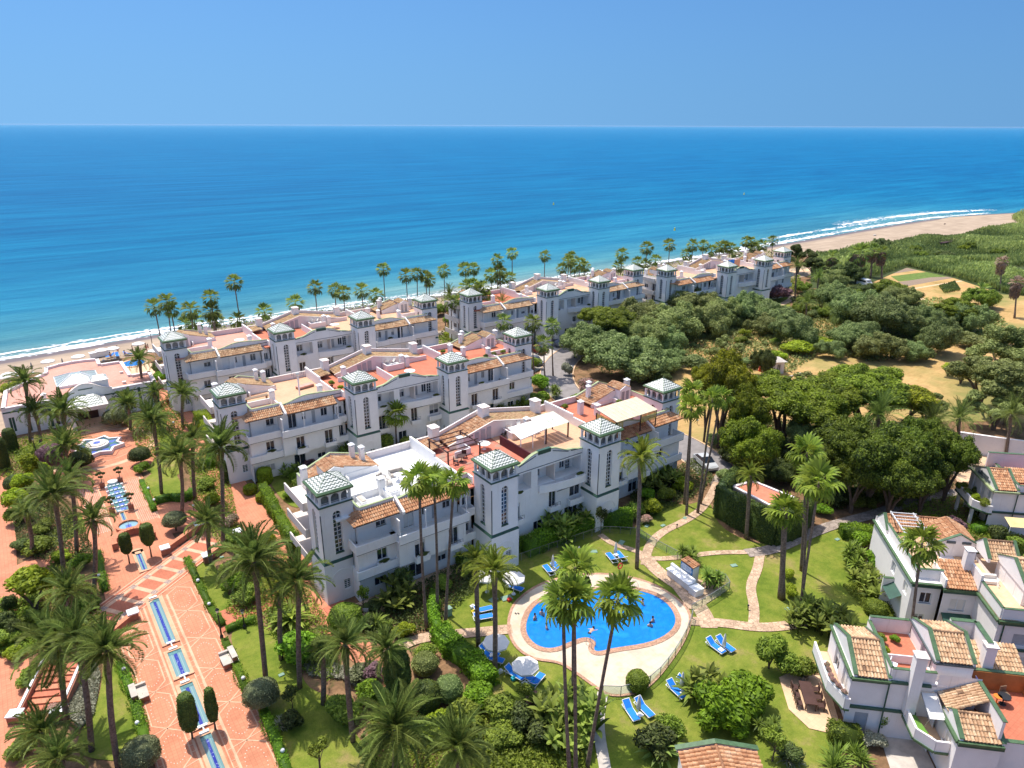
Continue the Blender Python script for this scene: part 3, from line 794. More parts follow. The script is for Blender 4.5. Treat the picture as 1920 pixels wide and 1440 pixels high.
f_px=[(1255,800),(1258,700),(1180,640),(1290,620),(1370,600),(1480,590),(1530,555),(1640,500),(1760,500),(1960,560),(2050,640),(2050,800),(1880,790),(1700,790),(1500,800),(1350,850)]
struct(sheet('field',poly_px(f_px),0.0,FIELD),'dry yellow grass field')
def track(px,w,col,nm,z):
 p=smooth_line(poly_px(px),2);Rr=ribbon(p,w);n=len(Rr)//2;mb=MB()
 for i in range(n-1):mb.quad(*[(q[0],q[1],z)for q in(Rr[i],Rr[i+1],Rr[2*n-2-i],Rr[2*n-1-i])])
 return mb.build(nm,col)
DUST=plain('dusty_track',(0.66,0.46,0.28),0.95,0.1,0.1,1)
struct(track([(1690,545),(1780,530),(1850,520)],1.0,DUST,'dirt_track',.008),'pale dirt track between the plots')
struct(track([(1700,545),(1735,565),(1775,578)],1.6,DUST,'dirt_track',.012),'pale dirt track across the dry field')
PLOTG=plain('green_crop_rows',(0.15,0.21,0.05),0.9,0.1,0.2,0.8)
m,nt,b=nodes('tilled_plot',0.95,0.1);co=coords(nt,(1,1,1),R(20));wv=N(nt,'ShaderNodeTexWave');wv.inputs['Scale'].default_value=0.55;wv.inputs['Distortion'].default_value=2;nt.links.new(co,wv.inputs[0])
nt.links.new(ramp(nt,wv.outputs[0],[(0.2,(0.20,0.14,0.10)),(0.8,(0.33,0.25,0.18))]),b.inputs['Base Color']);PLOTB=m
struct(sheet('crop_plot',poly_px([(1670,518),(1745,509),(1800,516),(1685,528)]),0.016,PLOTG),'bright green vegetable plot')
struct(sheet('crop_plot',poly_px([(1685,529),(1745,520),(1810,518),(1770,524),(1700,537)]),0.020,PLOTB),'bare tilled plot with rows')
struct(sheet('crop_plot',poly_px([(1655,505),(1700,500),(1725,506),(1668,514)]),0.018,PLOTB),'bare brown plot behind the green one')
m,nt,b=nodes('lawn_grass',0.9,0.15)
co=coords(nt);f=noise(nt,co,0.22,6,0.68);f2=noise(nt,co,1.4,5,0.7);f3=noise(nt,co,9,3,0.7)
c=ramp(nt,f,[(0.26,(0.085,0.135,0.014)),(0.42,(0.145,0.190,0.022)),(0.55,(0.205,0.225,0.035)),(0.64,(0.27,0.23,0.07)),(0.74,(0.34,0.22,0.11))])
c=mixc(nt,1,c,ramp(nt,f2,[(0.3,(0.72,0.78,0.7)),(0.55,(1,1,1)),(0.75,(1.18,1.1,1.1))]),'MULTIPLY')
c=mixc(nt,1,c,ramp(nt,f3,[(0.3,(0.82,0.84,0.8)),(0.6,(1.05,1.05,1.05))]),'MULTIPLY')
nt.links.new(c,b.inputs['Base Color']);bump(nt,b,f3,0.5,0.08);LAWN=m
def lawn(px,z,lab):return struct(sheet('lawn',smooth_line(poly_px(px),2,True),z,LAWN),lab)
lawn([(820,1165),(850,1120),(900,1050),(960,1030),(1040,1005),(1130,985),(1190,1000),(1230,935),(1290,950),(1330,930),(1345,990),(1440,1030),(1560,985),(1600,1010),(1640,1080),(1670,1130),(1600,1190),(1530,1240),(1500,1300),(1560,1380),(1560,1460),(900,1480),(890,1390),(960,1350),(900,1290),(850,1240)],.010,'lawn around the oval pool')
lawn([(430,1180),(480,1165),(520,1190),(560,1230),(570,1290),(640,1310),(670,1390),(740,1440),(560,1480),(520,1400),(470,1290),(440,1230)],.014,'lawn right of the promenade at the bottom')
lawn([(355,1030),(395,1040),(430,1120),(445,1150),(415,1170),(385,1110)],.018,'narrow lawn beside the promenade hedge')
lawn([(262,900),(320,870),(350,925),(360,945),(295,955),(275,930)],.022,'small lawn under the palms by the cascade')
lawn([(270,790),(330,780),(345,870),(330,900),(255,880)],.026,'lawn right of the star fountain')
lawn([(195,1200),(232,1240),(245,1330),(262,1385),(250,1430),(140,1420),(150,1370),(190,1310)],.030,'lawn left of the promenade at the bottom')
lawn([(85,1000),(150,950),(175,1010),(150,1040),(95,1060)],.034,'shaded lawn left of the cascade')
lawn([(20,850),(60,830),(110,815),(190,790),(160,830),(100,870),(40,880)],.038,'lawn in front of the clubhouse')
lawn([(-30,900),(30,880),(30,930),(-30,960)],.042,'lawn at the left picture edge')
lawn([(500,890),(555,880),(600,925),(560,960),(520,930)],.046,'lawn between the first two apartment buildings')
lawn([(1820,950),(1890,935),(1930,990),(1890,1020),(1830,1000)],.050,'lawn between the townhouses')
lawn([(1390,560),(1470,545),(1490,580),(1420,590)],.042,'lawn behind the trees by the farthest building')
lawn([(1060,615),(1115,605),(1120,640),(1080,640)],.054,'grass verge by the parked cars')
lawn([(1600,1250),(1560,1180),(1650,1130),(1720,1160),(1760,1240)],.006,'lawn by the townhouse walls')
path('path',[(1345,905),(1322,950),(1290,975),(1235,1000),(1213,1030),(1210,1060)],1.05,TANPATH,'curving tan path from the road to the pool')
path('path',[(1205,1040),(1235,1075),(1290,1110),(1320,1150),(1330,1178)],1.6,TANPATH,'tan path along the pool fence')
path('path',[(1125,1003),(1150,1022),(1190,1032),(1215,1045)],.8,TANPATH,'narrow tan path from the hedge gate')
path('path',[(1212,1048),(1260,1048),(1340,1036),(1410,1036),(1440,1030)],.8,TANPATH,'straight tan path behind the bar')
path('path',[(1290,1165),(1350,1168),(1420,1178),(1470,1175),(1520,1165),(1545,1160)],1.25,TANPATH,'tan path east of the pool')
path('path',[(1425,1040),(1420,1070),(1405,1100),(1415,1140),(1412,1178)],1.0,TANPATH,'winding tan path between two lawns')
path('path',[(1400,1038),(1450,1032),(1510,1005),(1560,985),(1640,965),(1740,930),(1830,920),(1870,915)],1.6,SHADEPATH,'wide path in the shade of the trees')
path('path',[(960,1180),(880,1188),(790,1195),(745,1215),(720,1235)],1.3,TANPATH,'tan path left of the pool')
path('path',[(1130,1300),(1120,1360),(1135,1445)],.9,CONC,'pale path under the leaning palms')
path('path',[(1400,595),(1445,580),(1490,560),(1480,545)],1.7,CREAMP,'garden path at the farthest building')
def road(px,w,lab,z=.06):
 p=smooth_line(poly_px(px),3);o=track(px,w,ROAD,'road',z)
 k=MB()
 for s in(1,-1):
  Rr=ribbon(p,w+.3);n=len(Rr)//2;side=Rr[:n]if s>0 else Rr[n:][::-1]
  for a,c in zip(side,side[1:]):k.bar((a[0],a[1],.06),(c[0],c[1],.06),.22,.13)
 k.build('kerb',CREAMP,o);return struct(o,lab)
road([(1150,600),(1115,628),(1080,655),(1048,680),(1040,715),(1075,755),(1150,790),(1240,815),(1300,845),(1345,885)],6.0,'asphalt road curving past the apartment buildings')
struct(sheet('parking',poly_px([(1000,650),(1080,625),(1095,640),(1040,675),(1000,700),(985,690)]),.052,CONC),'paved parking bays beside the road')
struct(sheet('pavement',poly_px([(1330,905),(1350,880),(1390,900),(1345,935)]),.05,SHADEPATH),'pavement between road and garden')
struct(sheet('courtyard',poly_px([(1780,880),(1850,845),(1960,870),(1960,905),(1870,880),(1800,910)]),.02,CREAMP),'sunlit courtyard in front of the white wall')
rg=np.random.default_rng(5)
FOAM=plain('sea_foam',(0.84,0.86,0.88),0.9,0.1,0.08,1.5)
def foam(name,x0,x1,d0,width,thr,seed,lab):
 rr=np.random.default_rng(seed);SMl=smooth_line(SHORE,4);mb=MB();base=offs(SMl,0)
 xs=np.array([p[0]for p in SMl]);ys=np.array([p[1]for p in SMl]);st=1.3;x=x0;ph=rr.uniform(0,6,8)
 def edge(x,k):return sum(math.sin(x*f+ph[i+k])*a for i,(f,a)in enumerate(((.06,.5),(.17,.4),(.41,.34),(.93,.26))))
 prev=None
 while x<x1:
  y=np.interp(x,xs,ys);fade=min(1,(x-x0)/15,(x1-x)/15)
  w=width*fade*max(0,(1+.8*edge(x,0)));c=d0+.8*edge(x*.7,4)
  cur=(x,y+c-w/2,y+c+w/2)
  if prev and w>thr:mb.quad((prev[0],prev[1],Zs+.07),(cur[0],cur[1],Zs+.07),(cur[0],cur[2],Zs+.07),(prev[0],prev[2],Zs+.07))
  prev=cur;x+=st*rr.uniform(.7,1.3)
 n=int((x1-x0)*width*3)
 for _ in range(n):
  x=rr.uniform(x0,x1);y=np.interp(x,xs,ys)+d0+rr.normal()*width*.75+.5;s=rr.uniform(.1,.55);a=rr.uniform(0,1)
  mb.quad((x-s*1.6,y-s*.2,Zs+.065),(x,y-s*.5,Zs+.065),(x+s*1.6,y+s*.1,Zs+.065),(x+s*.1,y+s*.5,Zs+.065))
 o=mb.build(name,FOAM);o['kind']='stuff';o['label']=lab
foam('surf',-90,210,1.0,1.7,.2,1,'white surf running up the beach')
foam('surf',-90,60,4.5,.8,.4,2,'second broken line of foam near the left')
foam('surf',190,420,3.0,2.2,.4,3,'bright breakers along the far beach')
foam('surf',230,330,11,1.6,1.2,4,'thin foam streaks off the far beach')
foam('surf',300,440,16,3.2,1.0,6,'far breaking wave at the bend of the beach')
for px,py,w in((1395,365,1),(1038,384,1),(1265,432,1)):
 P=GP(px,py,Zs);tag(MB().cyl((P[0],P[1],Zs),(P[0],P[1],Zs+.9),.5,.2,8).ball((P[0],P[1],Zs+1.0),.3,8,5).build('buoy',YEL),'small yellow buoy far out on the sea'+{1395:' to the right',1038:' in the middle',1265:' near the fan palms'}[px],'buoy')
# ---------------------------------------------------------------- building helpers
def mapper(axis,c):
 return{'y-':lambda s,z,d:(s,c+d,z),'y+':lambda s,z,d:(s,c-d,z),'x-':lambda s,z,d:(c+d,s,z),'x+':lambda s,z,d:(c-d,s,z)}[axis]
def wbar(mb,P,s0,s1,z0,z1,d0,d1):
 a,b=P(s0,z0,d0),P(s1,z1,d1);mb.box(a[0],a[1],a[2],b[0],b[1],b[2])
def window(parent,P,o):
 s0,s1,z0,z1=o['s0'],o['s1'],o['z0'],o['z1'];k=o.get('kind','win');dp=o.get('d',0.16)
 if k=='open':return
 fw=0.055
 if k=='shut':
  mb=MB();wbar(mb,P,s0,s1,z0,z1,dp-.03,dp)
  for i in range(1,5):wbar(mb,P,s0,s1,z0+(z1-z0)*i/5-.012,z0+(z1-z0)*i/5+.012,dp-.045,dp-.03)
  mb.build('shutter',SHUT,parent);return
 mb=MB();top=z1
 if k=='lattice':
  sp=z1-(s1-s0)/2;mid=(s0+s1)/2
  for a in(s0,mid-.03,s1-.06):wbar(mb,P,a,a+.06,z0,(sp if a!=mid-.03 else z1),dp-.05,dp-.01)
  nz=max(3,int((z1-z0)/0.43))
  for i in range(nz+1):
   zz=z0+(z1-z0)*i/nz
   hw=(s1-s0)/2 if zz<=sp else math.sqrt(max(0,((s1-s0)/2)**2-(zz-sp)**2))
   if hw>.03:wbar(mb,P,mid-hw,mid+hw,zz-.03,zz+.03,dp-.05,dp-.01)
  f=mb.build('window_lattice',WHITEP,parent)
  gl=MB();pts=[P(s0,z0,dp),P(s1,z0,dp)]+[P(mid+math.cos(math.pi*i/8)*(s1-s0)/2,sp+math.sin(math.pi*i/8)*(s1-s0)/2,dp)for i in range(9)]
  gl.add(pts,[tuple(range(len(pts)))]);gl.build('pane',GLASS,f)
  sl=MB();wbar(sl,P,s0-.03,s1+.03,z0-.10,z0+.04,-.03,dp-.06);sl.build('sill',DGREEN,f)
  return
 wbar(mb,P,s0,s0+fw,z0,top,dp-.05,dp-.005);wbar(mb,P,s1-fw,s1,z0,top,dp-.05,dp-.005)
 wbar(mb,P,s0+fw,s1-fw,top-fw,top,dp-.05,dp-.005);wbar(mb,P,s0+fw,s1-fw,z0,z0+fw,dp-.05,dp-.005)
 n=o.get('n',2)
 for i in range(1,n):
  m=s0+(s1-s0)*i/n;wbar(mb,P,m-.03,m+.03,z0+fw,top-fw,dp-.055,dp-.005)
 if k=='grid':
  for i in range(1,5):zz=z0+(z1-z0)*i/5;wbar(mb,P,s0+fw,s1-fw,zz-.02,zz+.02,dp-.056,dp-.006)
 f=mb.build('window',WHITEP,parent)
 g=MB();wbar(g,P,s0,s1,z0,z1,dp,dp+.02);g.build('pane',o.get('glass',GLASS),f)
 if k=='win' and rnd.random()<.42 and z1-z0>.8:
  g=MB();wbar(g,P,s0+fw,s1-fw,z1-(z1-z0)*rnd.choice([.25,.4,.6,.95]),z1-fw,dp-.012,dp-.002);g.build('blind',rnd.choice([CANV,SHUT,WHITEP]),f)
 if k=='win' and o.get('sill'):
  g=MB();wbar(g,P,s0-.08,s1+.08,z0-.08,z0-.0,-.10,.1);g.build('sill',WHITEP,f)
def facade(parent,name,axis,c,a0,a1,z0,z1,wins=(),mat=None,top=None,wparent=None,thick=None):
 """a wall plane with real openings; top: list of (s, z) giving a shaped top edge above z1"""
 P=mapper(axis,c);mb=MB();mat=mat or WHITE;flip=axis in('x-','y+')
 def q(a,b,cc,d):mb.quad(*((a,d,cc,b)if flip else(a,b,cc,d)))
 S=sorted({a0,a1,*[w['s0']for w in wins],*[w['s1']for w in wins]});Z=sorted({z0,z1,*[w['z0']for w in wins],*[w['z1']for w in wins]})
 for i in range(len(S)-1):
  for j in range(len(Z)-1):
   ms,mz=(S[i]+S[i+1])/2,(Z[j]+Z[j+1])/2
   if any(w['s0']<ms<w['s1']and w['z0']<mz<w['z1']for w in wins):continue
   q(P(S[i],Z[j],0),P(S[i+1],Z[j],0),P(S[i+1],Z[j+1],0),P(S[i],Z[j+1],0))
 for w in wins:
  s0,s1,w0,w1=w['s0'],w['s1'],w['z0'],w['z1'];dd=w.get('rev',0.2)
  sp=w1-(s1-s0)/2 if w.get('arch')else w1
  q(P(s0,w0,dd),P(s0,w0,0),P(s0,sp,0),P(s0,sp,dd));q(P(s1,w0,0),P(s1,w0,dd),P(s1,sp,dd),P(s1,sp,0))
  q(P(s0,w0,0),P(s0,w0,dd),P(s1,w0,dd),P(s1,w0,0))
  if w.get('arch'):
   m,r=(s0+s1)/2,(s1-s0)/2;pts=[(m-r*math.cos(math.pi*i/8),sp+r*math.sin(math.pi*i/8))for i in range(9)]
   for(xa,za),(xb,zb)in zip(pts,pts[1:]):
    q(P(xa,za,0),P(xb,zb,0),P(xb,w1,0),P(xa,w1,0));q(P(xa,za,0),P(xa,za,dd),P(xb,zb,dd),P(xb,zb,0))
  else:q(P(s0,w1,dd),P(s0,w1,0),P(s1,w1,0),P(s1,w1,dd))
 if top:
  th=thick or 0.25
  for(sa,za),(sb,zb)in zip(top,top[1:]):
   q(P(sa,z1,0),P(sb,z1,0),P(sb,zb,0),P(sa,za,0));q(P(sb,z1,th),P(sa,z1,th),P(sa,za,th),P(sb,zb,th))
   q(P(sa,za,0),P(sb,zb,0),P(sb,zb,th),P(sa,za,th))
 o=mb.build(name,mat,parent)
 rt=o
 while rt.parent:rt=rt.parent
 for w in wins:window(rt,P,w)
 return o
def tiles(name,parent,P0,U,V,mat,tw=0.24,tl=0.42,cut=None,seed=0,kind='stuff',rad=0.5):
 """half-barrel tiles over the patch P0 + sU + tV (t goes up the slope); cut(s) -> (t0, t1)"""
 P0,U,V=np.array(P0,float),np.array(U,float),np.array(V,float)
 Lu,Lv=np.linalg.norm(U),np.linalg.norm(V);u,v=U/Lu,V/Lv;n=np.cross(u,v);n/=np.linalg.norm(n)
 if n[2]<0:n=-n
 nc,nr=max(1,int(round(Lu/tw))),max(1,int(round(Lv/tl)));w=Lu/nc;l=Lv/nr
 rg=np.random.default_rng(seed+nc*7+nr);Vs,Fs,Ts=[],[],[];o=0
 prof=[(-.5,-.12),(-.36,.30),(0,.52),(.36,.30),(.5,-.12)]
 for i in range(nc):
  sc_=(i+.5)/nc;t0,t1=cut(sc_)if cut else(0,1)
  for j in range(nr):
   a,b=j*l/Lv,(j+1.12)*l/Lv
   a,b=max(a,t0),min(b,t1+.01)
   if b-a<0.15/nr:continue
   tt=float(np.clip(0.5+rg.normal()*0.22,0,1));ofs=rg.normal()*0.008;rj=0.045+rg.normal()*0.006
   for q,(tpos,k,lift)in enumerate(((a,1.0,rj),(b,0.86,0.0))):
    for x,z in prof:
     Vs.append(P0+u*(w*(i+.5+x*rad*2*0.94*k)+ofs)+v*(tpos*Lv)+n*(w*z*k+lift))
   for q in range(4):Fs.append((o+q,o+q+1,o+6+q,o+5+q));Ts.append(tt)
   o+=10
 b=np.array([P0-n*.03,P0+U-n*.03,P0+U+V-n*.03,P0+V-n*.03])
 if cut:
  pts=[];K=9
  lo=[P0+U*s+V*cut(min(.999,max(.001,s)))[0]-n*.03 for s in np.linspace(0,1,K)]
  hi=[P0+U*s+V*cut(min(.999,max(.001,s)))[1]-n*.03 for s in np.linspace(0,1,K)]
  for k in range(K-1):
   Vs+=[lo[k],lo[k+1],hi[k+1],hi[k]];Fs.append((o,o+1,o+2,o+3));Ts.append(0.12);o+=4
 else:
  Vs+=list(b);Fs.append((o,o+1,o+2,o+3));Ts.append(0.12)
 me=np_mesh(name,np.array(Vs),np.array(Fs),np.array(Ts));me.materials.append(mat)
 return link(name,me,None,parent,kind=kind)
def arcade(parent,name,axis,c,a0,a1,z0,z1,n,mat,col=0.16,thick=0.28):
 P=mapper(axis,c);w=(a1-a0-col)/n;wins=[]
 for i in range(n):
  s=a0+col+i*w;wins.append(dict(s0=s,s1=s+w-col,z0=z0+.04,z1=z1-.10,arch=True,kind='open',rev=thick))
 return facade(parent,name,axis,c,a0,a1,z0,z1,wins,mat)
BOXWALL={}
def tower(b,cx,cy,left_lattice=True,hbase=4.75,hs=10.85,front=True,door=False):
 """three-storey stair tower with open belvedere; returns the shaft part"""
 r=1.66;rb=1.76
 x0,x1,y0,y1=cx-r,cx+r,cy-r,cy+r
 lat=dict(s0=cx-.42,s1=cx+.42,z0=5.55,z1=10.15,arch=True,kind='lattice',d=.24,rev=.3)
 sh=facade(b,'tower','y-',y0,x0,x1,hbase,hs,[lat]if front else[])
 facade(sh,'tower_side','x-',x0,y0,y1,hbase,hs,[dict(lat,s0=cy-.42,s1=cy+.42)],wparent=sh)
 MB().quad((x1,y0,hbase),(x1,y1,hbase),(x1,y1,hs),(x1,y0,hs)).quad((x1,y1,hbase),(x0,y1,hbase),(x0,y1,hs),(x1,y1,hs)).build('tower_back',WHITE,sh)
 bx0,bx1,by0,by1=cx-rb,cx+rb,cy-rb,cy+rb
 fb=facade(b,'tower_base','y-',by0,bx0,bx1,0,hbase-.12,[dict(s0=cx+.1,s1=cx+.8,z0=1.2,z1=2.3,kind='grid',glass=DGREEN)])
 facade(fb,'base_side','x-',bx0,by0,by1,0,hbase-.12,[dict(s0=cy-.4,s1=cy+.3,z0=1.3,z1=2.2)],wparent=fb)
 MB().quad((bx1,by0,0),(bx1,by1,0),(bx1,by1,hbase-.12),(bx1,by0,hbase-.12)).build('base_return',WHITE,fb)
 ar=MB()
 for i in range(10):
  a,c2=math.pi*i/10,math.pi*(i+1)/10
  ar.bar((cx-1.15*math.cos(a),by0-.02,2.5+1.15*math.sin(a)),(cx-1.15*math.cos(c2),by0-.02,2.5+1.15*math.sin(c2)),.05,.06)
 ar.build('arch_moulding',WHITE,fb)
 sk=MB();e=rb+.04
 for p in(((-e,-e),(e,-e),(r,-r),(-r,-r)),((-e,e),(-e,-e),(-r,-r),(-r,r)),((e,-e),(e,e),(r,r),(r,-r))):
  a,c_,d,f=p;sk.quad((cx+a[0],cy+a[1],hbase-.14),(cx+c_[0],cy+c_[1],hbase-.14),(cx+d[0],cy+d[1],hbase+.12),(cx+f[0],cy+f[1],hbase+.12))
  sk.quad((cx+c_[0],cy+c_[1],hbase-.14),(cx+a[0],cy+a[1],hbase-.14),(cx+a[0]*.97,cy+a[1]*.97,hbase-.22),(cx+c_[0]*.97,cy+c_[1]*.97,hbase-.22))
 sk.build('tiled_skirt',DGREEN,b)
 g=MB();g.box(x0-.02,y0-.02,hbase+.1,x0+.07,y0+.04,hs-.75);g.build('corner_groove',SLATE,sh)
 if front:MB().box(x1-.05,y0-.03,hbase+.1,x1+.03,y0+.03,hs-.2).build('downpipe',WHITEP,sh)
 h1=12.15
 sill=MB();sill.box(x0-.12,y0-.12,hs,x1+.12,y1+.12,hs+.10);sill.build('belvedere_sill',DGREEN,sh)
 bel=arcade(b,'belvedere','y-',y0+.03,x0+.03,x1-.03,hs+.10,h1,3,WHITE)
 arcade(bel,'arcade','x-',x0+.03,y0+.03,y1-.03,hs+.10,h1,3,WHITE)
 arcade(bel,'arcade','x+',x1-.03,y0+.03,y1-.03,hs+.10,h1,3,WHITE)
 arcade(bel,'arcade','y+',y1-.03,x0+.03,x1-.03,hs+.10,h1,3,WHITE)
 ins=MB()
 k=.31
 for i in range(4):
  a0=x0+k;a1=x1-k
 ins.box(x0+.36,y0+.36,hs+.1,x1-.36,y1-.36,h1-.05);ins.build('stair_glazing',CURT,bel)
 rail=MB()
 for zz in(hs+.35,):
  rail.box(x0+.08,y0+.08,zz,x1-.08,y0+.11,zz+.03);rail.box(x0+.08,y0+.12,zz,x0+.11,y1-.08,zz+.03)
 rail.build('rail',WHITEP,bel)
 e=r+.22;i_=r+.02;z0,z1=h1+.02,h1+.26;ap=13.62
 bd=MB()
 ce=[(-e,-e),(e,-e),(e,e),(-e,e)];ci=[(-i_,-i_),(i_,-i_),(i_,i_),(-i_,i_)]
 zi=z1+(ap-z1)*(e-i_)/e
 for a in range(4):
  p,q=ce[a],ce[(a+1)%4];s,t=ci[a],ci[(a+1)%4]
  bd.quad((cx+p[0],cy+p[1],z1-.04),(cx+q[0],cy+q[1],z1-.04),(cx+t[0],cy+t[1],zi),(cx+s[0],cy+s[1],zi))
  bd.quad((cx+p[0]*.97,cy+p[1]*.97,z0),(cx+q[0]*.97,cy+q[1]*.97,z0),(cx+q[0],cy+q[1],z1-.04),(cx+p[0],cy+p[1],z1-.04))
 bd.add([(cx+p[0]*.97,cy+p[1]*.97,z0)for p in ce],[(3,2,1,0)])
 rp=bd.build('roof_border',GREENT,b)
 for a in range(4):
  s=ci[a];bdr=MB().bar((cx+s[0],cy+s[1],zi+.02),(cx,cy,ap+.02),.05,.03)
  if a==0:rid=bdr
  else:rid.add(bdr.v,bdr.f)
 rid.ball((cx,cy,ap+.06),.07,6,4);rid.build('roof_ridges',GREENT,rp)
 pv=[];pf=[];uv=[]
 for a in range(4):
  s,t=ci[a],ci[(a+1)%4];o=len(pv)
  pv+=[(cx+s[0],cy+s[1],zi),(cx+t[0],cy+t[1],zi),(cx,cy,ap)];pf.append((o,o+1,o+2))
  W=2*i_;H_=math.hypot(i_,ap-zi);uv+=[(0,0),(W/.40,0),(W/.80,H_/.34)]
 me=bpy.data.meshes.new('pyramid_roof');me.from_pydata(pv,[],pf);l=me.uv_layers.new(name='UVMap')
 for i,q in enumerate(uv):l.data[i].uv=q
 link('pyramid_roof',me,ZIG,rp)
 return sh
def chimney(parent,x,y,z,w,d,h,style='flat',mat=None):
 mat=mat or WHITE
 o=MB().box(x-w/2,y-d/2,z,x+w/2,y+d/2,z+h).build('chimney',mat,parent)
 c=MB()
 if style=='flat':
  c.box(x-w/2-.09,y-d/2-.09,z+h,x+w/2+.09,y+d/2+.09,z+h+.12)
 else:
  hh=z+h+.22
  for sx in(-1,1):
   for sy in(-1,1):c.box(x+sx*w*.42-.04,y+sy*d*.42-.04,z+h,x+sx*w*.42+.04,y+sy*d*.42+.04,hh)
  a,b=w/2+.08,d/2+.08
  c.add([(x-a,y-b,hh),(x+a,y-b,hh),(x+a,y+b,hh),(x-a,y+b,hh),(x,y,hh+.28)],[(0,1,4),(1,2,4),(2,3,4),(3,0,4),(3,2,1,0)])
 c.build('chimney_cap',CREAMW if style=='flat' else mat,o)
 return o
def parapet(parent,pts,z0,z1,t=0.2,mat=None,cope=None,name='parapet'):
 mb=MB();cp=MB()
 for a,b in zip(pts,pts[1:]):
  dx,dy=b[0]-a[0],b[1]-a[1];L=math.hypot(dx,dy);nx,ny=-dy/L*t/2,dx/L*t/2
  mb.prism([(a[0]+nx,a[1]+ny),(a[0]-nx,a[1]-ny),(b[0]-nx,b[1]-ny),(b[0]+nx,b[1]+ny)],z0,z1)
  if cope:
   k=1.35;cp.prism([(a[0]+nx*k,a[1]+ny*k),(a[0]-nx*k,a[1]-ny*k),(b[0]-nx*k,b[1]-ny*k),(b[0]+nx*k,b[1]+ny*k)],z1,z1+.05)
 o=mb.build(name,mat or WHITE,parent)
 if cope:cp.build('coping',cope,o)
 return o
def balcony(parent,x0,x1,y,yw,z0,z1,left=True,right=True,bar=True,name='balcony',line=True):
 """slab and solid parapet standing in front of wall plane yw; outer face y"""
 t=.14
 mb=MB().box(x0,y,z0,x1,yw,z0+.12)
 mb.box(x0,y,z0+.12,x1,y+t,z1)
 if left:mb.box(x0,y+t,z0+.12,x0+t,yw,z1)
 if right:mb.box(x1-t,y+t,z0+.12,x1,yw,z1)
 o=mb.build(name,WHITE,parent)
 if line:MB().box(x0+.02,y+.02,z0-.07,x1-.02,y+.12,z0-.003).build('drip_line',SLATE,o)
 return o
def W(s0,w,z0,h,**k):return dict(s0=s0,s1=s0+w,z0=z0,z1=z0+h,**k)
def scurve(x0,z0,x1,z1,n=8):return[(x0+(x1-x0)*i/n,z0+(z1-z0)*(0.5-0.5*math.cos(math.pi*i/n)))for i in range(n+1)]
def shaped_wall(parent,name,pts,zb,y,th,mat=None,cope=None,lines=True):
 """wall standing on height zb at plane y with a shaped top edge pts [(x, z)] and a coping that follows it"""
 mb=MB();cp=MB()
 for(xa,za),(xb,zb_)in zip(pts,pts[1:]):
  mb.quad((xa,y,zb),(xb,y,zb),(xb,y,zb_),(xa,y,za));mb.quad((xb,y+th,zb),(xa,y+th,zb),(xa,y+th,za),(xb,y+th,zb_))
  mb.quad((xa,y,za),(xb,y,zb_),(xb,y+th,zb_),(xa,y+th,za))
  e=.05
  cp.add([(xa,y-e,za),(xb,y-e,zb_),(xb,y+th+e,zb_),(xa,y+th+e,za),(xa,y-e,za+.09),(xb,y-e,zb_+.09),(xb,y+th+e,zb_+.09),(xa,y+th+e,za+.09)],[(0,3,2,1),(4,5,6,7),(0,1,5,4),(2,3,7,6)])
 (xa,za),(xb,zb_)=pts[0],pts[-1]
 mb.quad((xa,y+th,zb),(xa,y,zb),(xa,y,za),(xa,y+th,za));mb.quad((xb,y,zb),(xb,y+th,zb),(xb,y+th,zb_),(xb,y,zb_))
 o=mb.build(name,mat or WHITE,parent);cp.build('coping',cope or MINT,o)
 return o
